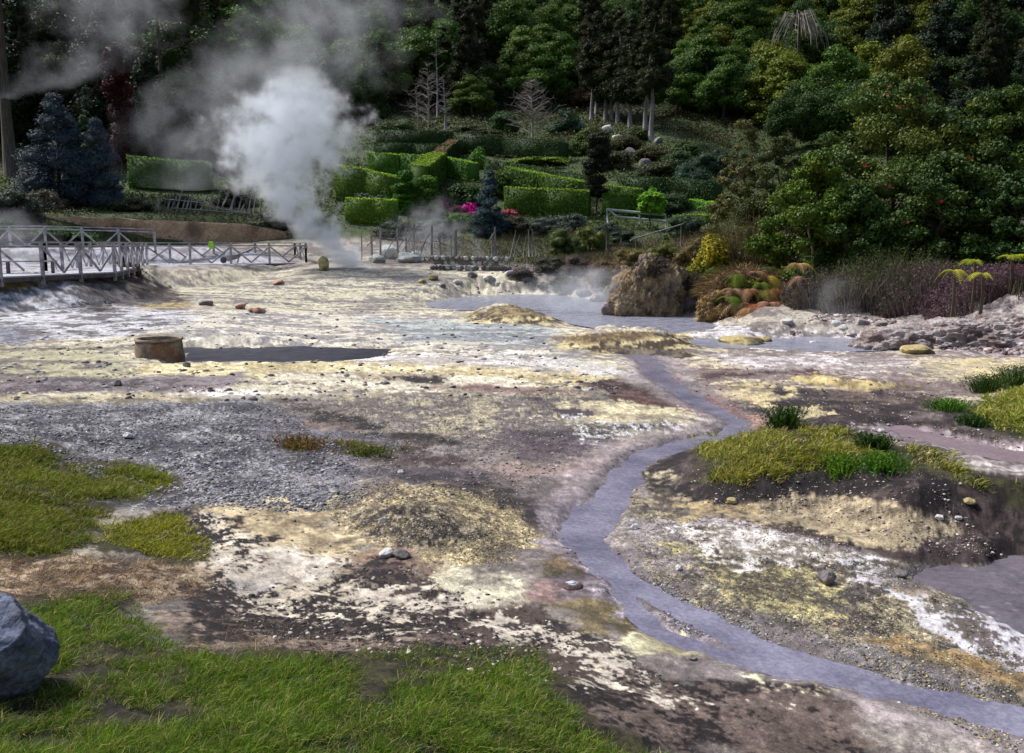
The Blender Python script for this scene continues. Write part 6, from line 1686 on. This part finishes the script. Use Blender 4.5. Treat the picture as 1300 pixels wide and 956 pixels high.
# ------------------------------------------------------------------ pole fences
def pole(root, p, top, r, mat=POLE, nm='pole'):
    b = MB(); p = Vector(p); t = Vector(top); mid = p.lerp(t, .5) + Vector((random.uniform(-.03, .03), 0, 0))
    b.tube([p, mid, t], [r, r * .9, r * .75], 6); return b.build(nm, mat, root, True)
wf = at(550, 331); wat = empty('wattle_fence', wf, 0, 'ragged fence of pale upright posts and leaning poles beyond the vent', 'fence'); W0 = Vector(wf)
random.seed(12)
def fp(u, v, d=None):
    p = at(u, v) if d is None else P(u, v, d); return Vector(p)
D_ = wf[1]
for (u, vt, vb, r) in [(459, 292, 330, .05), (472, 288, 330, .09), (483, 288, 330, .08), (505, 290, 330, .07), (515, 289, 330, .07), (526, 284, 330, .05), (548, 287, 330, .09),
                        (578, 292, 330, .12), (628, 288, 330, .09), (625, 296, 330, .06), (573, 300, 330, .04), (559, 296, 330, .05)]:
    a = Vector(P(u, vb, D_)); a.z = hz(a.x, a.y) - .2; pole(wat, a - W0, Vector(P(u + random.uniform(-1, 1), vt, D_)) - W0, r, POLE, 'post')
for (u0, v0, u1, v1) in [(487, 327, 505, 295), (495, 328, 522, 292), (506, 328, 524, 296), (528, 326, 546, 296), (534, 322, 544, 298), (556, 300, 562, 326), (566, 308, 576, 296), (580, 312, 590, 303),
                         (596, 306, 608, 318), (470, 300, 548, 309), (505, 304, 575, 312), (552, 306, 612, 326), (470, 326, 600, 328), (622, 304, 628, 294), (630, 312, 640, 326), (648, 326, 655, 292), (466, 312, 480, 300)]:
    pole(wat, Vector(P(u0, v0, D_ - .25)) - W0, Vector(P(u1, v1, D_ - .25)) - W0, .035)
pf = at(670, 330); pen = empty('pole_stack', pf, 0, 'small wigwam of leaning brown and white poles right of the wattle fence', 'poles')
for (u0, v0, u1, v1, r) in [(672, 322, 671, 291, .06), (676, 322, 676, 296, .05), (681, 320, 675, 290, .04), (658, 320, 648, 306, .04), (652, 322, 660, 298, .04), (664, 324, 668, 300, .03)]:
    pole(pen, Vector(P(u0, v0 + 4, pf[1])) - Vector(pf), Vector(P(u1, v1, pf[1])) - Vector(pf), r, POLE)
for (u, vb, ut, vt, r, m, lab) in [(722, 320, 716, 297, .10, POLE, 'thick white leaning post in the broom'),
    (736, 320, 736, 290, .045, BARK, 'thin rusty brown stake right of the thick white post'), (771, 322, 772, 290, .10, WOOD_DARK, 'grey square post in the scrub left of the outcrop'),
    (786, 316, 789, 302, .06, POLE, 'short white leaning stake right of the grey post'), (776, 312, 778, 303, .05, POLE, 'shortest pale stake beside the grey post'),
    (847, 318, 847, 291, .03, POLE, 'thin pale wire fence stake in the olive scrub'), (818, 290, 818, 286, .0, POLE, None)]:
    if lab is None: continue
    p = at(u, vb); r_ = empty('fence_post', p, 0, lab, 'post'); t = P(ut, vt, p[1]); pole(r_, (0, 0, -.3), Vector(t) - Vector(p), r, m, 'shaft')
# leaning trellis at the left
lt = at(250, 284); tre = empty('leaning_pole_fence', lt, 0, 'long row of grey leaning windbreak poles above the ochre wall', 'fence'); T0 = Vector(lt); DT = 68.0
random.seed(5)
def tz(u, v, d=DT): return Vector(P(u, v, d)) - T0
for u in (168, 181, 210, 222, 298, 313):
    a = Vector(P(u, 284, DT)); a.z = hz(a.x, a.y) - .2; pole(tre, a - T0, tz(u, random.uniform(236, 248)), .06, WOOD_DARK, 'post')
for i in range(30):
    u = 174 + i * 6.6 + random.uniform(-2, 2); vb = random.uniform(272, 284); 
    pole(tre, tz(u, vb), tz(u + random.uniform(4, 13), random.uniform(240, 252)), random.uniform(.05, .085), POLE if i % 3 else WOOD)
for (u0, v0, u1, v1) in [(168, 264, 204, 263), (204, 252, 262, 258), (218, 264, 330, 272), (262, 262, 345, 276), (330, 270, 390, 285)]:
    pole(tre, tz(u0, v0, DT - .1), tz(u1, v1, DT - .1), .05, POLE, 'rail')
for i in range(9):
    u = 346 + i * 5; pole(tre, tz(u, 300), tz(u + 8, 272), .03, WOOD_DARK)
# white garden frame
gf = at(805, 290); gfr = empty('pergola', gf, 0, 'low white and pale blue garden bed frame among the shrubs', 'pergola'); G0 = Vector(gf); DG_ = gf[1]
WHT = mat_simple('white_painted_pipe', srgb(170, 184, 186), srgb(206, 214, 212), 4, bump=.1)
for (u0, v0, u1, v1, r) in [(770, 266, 845, 273, .09), (772, 266, 782, 274, .07), (780, 275, 845, 281, .08), (770, 266, 772, 284, .06), (845, 273, 846, 288, .06), (812, 270, 812, 284, .06)]:
    b = MB(); b.tube([Vector(P(u0, v0, DG_)) - G0, Vector(P(u1, v1, DG_)) - G0], [r, r], 8); b.build('rail', WHT, gfr, True)
# rough handrail pole
p0 = P(800, 305, 50); p1 = P(868, 284, 54); hr = empty('pole_handrail', p0, 0, 'bent pole handrail running down through the olive scrub', 'handrail')
pole(hr, (0, 0, 0), Vector(p1) - Vector(p0), .05, POLE, 'rail')
for t in (.1, .55, .95):
    q = Vector(p0).lerp(Vector(p1), t); g = hz(q.x, q.y); pole(hr, Vector((q.x, q.y, g - .2)) - Vector(p0), q - Vector(p0), .04, POLE, 'post')

# ------------------------------------------------------------------ steam
def steam(name, prof, d, depth, dens, lab, seed, scale=.35, warp=1.6, thr=(.38, .70), step=.5, edge=.55, lump_=2.6, thin=0.0, col=(.935, .965, .999), cat='steam', stretch=(1, 1, 1)):
    """prof: list of (v, u_left, u_right) from the bottom to the top, at distance d"""
    rows = []
    for v, ul, ur in prof:
        a, b = P(ul, v, d), P(ur, v, d); rows.append((a[2], (a[0] + b[0]) / 2, abs(b[0] - a[0]) / 2))
    z0, z1 = rows[0][0], rows[-1][0]; cx0 = rows[0][1]
    nt_ = 28; V, F = [], []; g = 1.22
    for k, (z, cx, rx) in enumerate(rows):
        for j in range(nt_):
            a = 2 * math.pi * j / nt_; V.append((cx - cx0 + math.cos(a) * rx * g, math.sin(a) * max(rx * depth, .6) * g, z - z0))
    F = [(k * nt_ + j, k * nt_ + (j + 1) % nt_, (k + 1) * nt_ + (j + 1) % nt_, (k + 1) * nt_ + j) for k in range(len(rows) - 1) for j in range(nt_)]
    nl = len(V); V.append((0, 0, -.4)); V.append((rows[-1][1] - cx0, 0, z1 - z0 + rows[-1][2] * .5))
    T = [(nl, (j + 1) % nt_, j) for j in range(nt_)] + [(nl + 1, (len(rows) - 1) * nt_ + j, (len(rows) - 1) * nt_ + (j + 1) % nt_) for j in range(nt_)]
    m = bpy.data.materials.new(name); m.use_nodes = True; nt = m.node_tree
    for n in list(nt.nodes): nt.nodes.remove(n)
    out = nt.nodes.new('ShaderNodeOutputMaterial'); pv = nt.nodes.new('ShaderNodeVolumePrincipled'); nt.links.new(pv.outputs[0], out.inputs['Volume'])
    pv.inputs['Color'].default_value = tuple(col) + (1,); pv.inputs['Anisotropy'].default_value = 0
    tc = nt.nodes.new('ShaderNodeTexCoord'); ob = tc.outputs['Object']
    nz = nt.nodes.new('ShaderNodeTexNoise'); nz.inputs['Scale'].default_value = scale * .8; nz.inputs['Detail'].default_value = 3; nt.links.new(ob, nz.inputs['Vector'])
    sb = nt.nodes.new('ShaderNodeVectorMath'); sb.operation = 'SUBTRACT'; sb.inputs[1].default_value = (.5, .5, .5); nt.links.new(nz.outputs['Color'], sb.inputs[0])
    sx0 = nt.nodes.new('ShaderNodeSeparateXYZ'); nt.links.new(ob, sx0.inputs[0]); zr = Mth(nt, 'DIVIDE', sx0.outputs[2], z1 - z0)
    sc_ = nt.nodes.new('ShaderNodeVectorMath'); sc_.operation = 'SCALE'; nt.links.new(sb.outputs[0], sc_.inputs[0])
    mxc = max(abs(r[1] - cx0) for r in rows) + 1e-3; mxr = max(r[2] for r in rows)
    st = [((z - z0) / (z1 - z0), .5 + .5 * (cx - cx0) / mxc) for z, cx, rx in rows]; st2 = [((z - z0) / (z1 - z0), rx / mxr) for z, cx, rx in rows]
    def curve(src, s_):
        n = nt.nodes.new('ShaderNodeFloatCurve'); c = n.mapping.curves[0]
        while len(c.points) < len(s_): c.points.new(.5, .5)
        for i, (a, b) in enumerate(s_): c.points[i].location = (a, b)
        n.mapping.update(); nt.links.new(src, n.inputs['Value']); return n.outputs[0]
    rn = Mth(nt, 'MAXIMUM', Mth(nt, 'MULTIPLY', curve(zr, st2), mxr), .25)
    nt.links.new(Mth(nt, 'MULTIPLY', Mth(nt, 'DIVIDE', rn, mxr), warp), sc_.inputs['Scale'])
    ad = nt.nodes.new('ShaderNodeVectorMath'); ad.operation = 'ADD'; nt.links.new(ob, ad.inputs[0]); nt.links.new(sc_.outputs[0], ad.inputs[1])
    sx = nt.nodes.new('ShaderNodeSeparateXYZ'); nt.links.new(ad.outputs[0], sx.inputs[0])
    cxn = Mth(nt, 'MULTIPLY', Mth(nt, 'SUBTRACT', curve(zr, st), .5), 2 * mxc)
    dx = Mth(nt, 'DIVIDE', Mth(nt, 'SUBTRACT', sx.outputs[0], cxn), rn)
    dy = Mth(nt, 'DIVIDE', sx.outputs[1], Mth(nt, 'MULTIPLY', rn, depth))
    rr_ = Mth(nt, 'SQRT', Mth(nt, 'ADD', Mth(nt, 'MULTIPLY', dx, dx), Mth(nt, 'MULTIPLY', dy, dy)))
    body = Mth(nt, 'SUBTRACT', 1.0, rr_)
    mp = nt.nodes.new('ShaderNodeMapping'); mp.inputs['Scale'].default_value = stretch; nt.links.new(ob, mp.inputs[0])
    n2 = Noise(nt, mp.outputs[0], scale * 2.2, 5, .62)
    e = Mth(nt, 'ADD', Mth(nt, 'MULTIPLY', body, 1.0), Mth(nt, 'MULTIPLY', Mth(nt, 'SUBTRACT', n2, .52), lump_))
    e = Mth(nt, 'DIVIDE', e, edge, clamp=True)
    cap = nt.nodes.new('ShaderNodeMapRange'); cap.inputs['From Min'].default_value = 1.0; cap.inputs['From Max'].default_value = .82; cap.clamp = True; nt.links.new(zr, cap.inputs[0])
    dn = Mth(nt, 'MULTIPLY', Mth(nt, 'MULTIPLY', Mth(nt, 'MULTIPLY', e, e), cap.outputs[0]), Mth(nt, 'MULTIPLY', Mth(nt, 'POWER', Mth(nt, 'DIVIDE', mxr, rn), thin), dens))
    # keep it inside the hull
    nt.links.new(dn, pv.inputs['Density'])
    o = np_mesh(name, V, [np.array(F), np.array(T)], m); o.location = (cx0, d, z0)
    tag(o, lab, cat, kind='stuff')
    return o
steam('steam_plume', [(366, 398, 540), (350, 410, 512), (328, 396, 478), (300, 368, 452), (275, 335, 432), (250, 305, 425), (225, 275, 440), (200, 258, 462), (175, 252, 478),
      (150, 258, 474), (125, 290, 455), (105, 328, 436), (80, 348, 418)], 50, .55, 1.15, 'thick white steam plume rising from the vent beside the boardwalk', 1, .42, 3.2, lump_=3.0, thin=.7, edge=.75)
steam('steam_wisp', [(235, 160, 330), (200, 130, 340), (160, 120, 400), (120, 150, 480), (80, 200, 520), (40, 240, 540), (0, 270, 560), (-40, 280, 580)], 58, .35, .2, 'thin blue steam drifting up and left of the plume', 2, .16, 4, edge=.9)
steam('steam_wisp', [(120, -20, 60), (90, 0, 160), (50, 20, 230), (10, 30, 260), (-40, 40, 260)], 62, .35, .16, 'faint smoke veil before the dark forest at the upper left', 3, .2, 3, edge=.9)
steam('steam_wisp', [(350, -30, 90), (320, -40, 100), (290, -40, 80), (262, -40, 40)], 44, .5, .24, 'low steam drifting over the boardwalk at the left edge', 4, .5, 2, edge=.9)
steam('steam_wisp', [(352, 440, 620), (330, 440, 640), (300, 470, 620), (270, 500, 600), (245, 530, 590)], 56, .3, .5, 'thin ground steam in front of the wattle fence', 5, .4, 2, edge=.9)
steam('pond_mist', [(396, 640, 900), (375, 600, 900), (355, 640, 860), (335, 700, 800)], 33, .5, .42, 'low mist over the hot pond before the outcrop', 6, .6, 1.2, edge=.9, cat='mist')
steam('steam_wisp', [(420, 1010, 1120), (395, 1000, 1110), (370, 1010, 1100), (345, 1030, 1090)], 24, .5, .3, 'light mist in front of the lilac heather', 7, .8, 1, edge=.9, cat='mist')

# ------------------------------------------------------------------ ground cover nobody could count
def cover(name, n, r0, r1, t0, t1, size, cols, lab, seed, test=None, blade=False, h=.3, cat='ground cover', thr=(-.3, .2)):
    rng = np.random.default_rng(seed)
    r_ = r0 * (r1 / r0) ** rng.random(n); t_ = rng.uniform(t0, t1, n)
    x = t_ * r_; y = r_
    g = fbm(x, y, .25, 4, seed); k = rng.random(n) < sstep(thr[0], thr[1], g) * .85 + .15; x, y, g = x[k], y[k], g[k]
    if test is not None: k = test(x, y); x, y, g = x[k], y[k], g[k]
    z = height(x, y, False); n = len(x); P_ = np.column_stack([x, y, z]); cols = np.array(cols)
    gi = np.clip(((g + .5) * len(cols)).astype(int), 0, len(cols) - 1); c = .5 * cols[gi] + .5 * cols[rng.integers(0, len(cols), n)]; c = c * rng.uniform(.6, 1.35, (n, 1))
    sc = (y / r0) ** .5
    if blade:
        dr = unit(rng.normal(0, .3, (n, 3)) + [0, 0, 1]); V, F, C = blades(P_ - [0, 0, .05], h * sc * rng.uniform(.4, 1.2, n) * (1 + g), .012 * sc * np.ones(n), 0, c, rng, .5, dr)
    else:
        P_[:, 2] += rng.uniform(0, 1, n) ** 2 * size * 5 * (.6 + g) * sc
        V, F = leaf_quads(P_, unit(rdir(n, rng) * .8 + [0, -.3, .6]), size * sc * rng.uniform(.5, 1.4, n), .55, rng, .1); F = [F]; C = np.repeat(c, 4, 0)
    return tag(np_mesh(name, V, F, DRY if blade else LEAF, col=C), lab, cat, kind='stuff')
cover('ground_cover', 190000, 66, 150, -.62, .42, .10, [S(52, 66, 30), S(70, 90, 36), S(92, 112, 44), S(84, 78, 48)], 'low weeds and rough grass over the garden slope', 31, lambda x, y: (x / y > -.22) | (np.hypot(x, y) > 78))
cover('ground_cover', 60000, 120, 190, -.62, .62, .20, [S(44, 54, 28), S(60, 70, 34), S(80, 70, 48)], 'ferns and litter on the forest floor', 32)
rb = lambda x, y: (sdist(x, y, RBANK) > 1.0) & (np.hypot(x, y) < 70)
cover('scrub_cover', 60000, 30, 66, -.12, .42, .05, [S(84, 78, 52), S(104, 104, 56), S(74, 84, 46), S(108, 88, 76)], 'olive and brown scrub between pond and garden', 33, rb, True, .42, 'scrub')
cover('scrub_cover', 60000, 30, 66, -.12, .42, .05, [S(84, 78, 52), S(104, 104, 56), S(70, 84, 44), S(110, 90, 78)], 'small leaved scrub between pond and garden', 34, rb, cat='scrub')
cover('scrub_cover', 34000, 21, 34, .26, .85, .035, [S(76, 84, 48), S(96, 84, 84), S(84, 74, 60)], 'mixed low heath along the top of the right bank', 35, lambda x, y: sdist(x, y, RBANK) > 2.2, True, .35, 'scrub')
cover('ground_cover', 30000, 56, 72, -.62, -.20, .07, [S(56, 70, 40), S(76, 88, 46), S(70, 62, 46)], 'weedy bank above the ochre retaining wall', 36, lambda x, y: np.hypot(x, y) > 66)
cover('ground_cover', 26000, 100, 150, -.02, .24, .13, [S(78, 82, 46), S(96, 100, 54), S(60, 74, 38), S(116, 104, 70)], 'tangled undergrowth over the rocky mound', 37)
# ------------------------------------------------------------------ light, sky, view
SUN_EL, SUN_AZ = 52, -62         # azimuth from +Y towards +X
w = bpy.data.worlds.new('World'); scene.world = w; w.use_nodes = True
nt = w.node_tree; bg = nt.nodes['Background']
sky = nt.nodes.new('ShaderNodeTexSky'); sky.sky_type = 'NISHITA'; sky.sun_disc = False
sky.sun_elevation = R(SUN_EL); sky.sun_rotation = R(SUN_AZ); sky.air_density = 1.0; sky.dust_density = 2.5
nt.links.new(sky.outputs[0], bg.inputs[0]); bg.inputs[1].default_value = .10
sl = bpy.data.lights.new('sun', 'SUN'); sl.energy = 2.9; sl.angle = R(9); sl.color = (1, .97, .93)
so = bpy.data.objects.new('sun', sl); COL.objects.link(so)
dv = Vector((math.sin(R(SUN_AZ)) * math.cos(R(SUN_EL)), math.cos(R(SUN_AZ)) * math.cos(R(SUN_EL)), math.sin(R(SUN_EL))))
so.rotation_euler = dv.to_track_quat('Z', 'Y').to_euler(); so.location = (-30, 20, 60)
vs = scene.view_settings; vs.view_transform = 'Standard'; vs.look = 'None'; vs.gamma = 1; vs.use_curve_mapping = False; vs.exposure = 0.5
scene.cycles.volume_bounces = 8; scene.cycles.max_bounces = 12; scene.cycles.volume_step_rate = .35; scene.cycles.volume_max_steps = 512
scene.cycles.transparent_max_bounces = 16
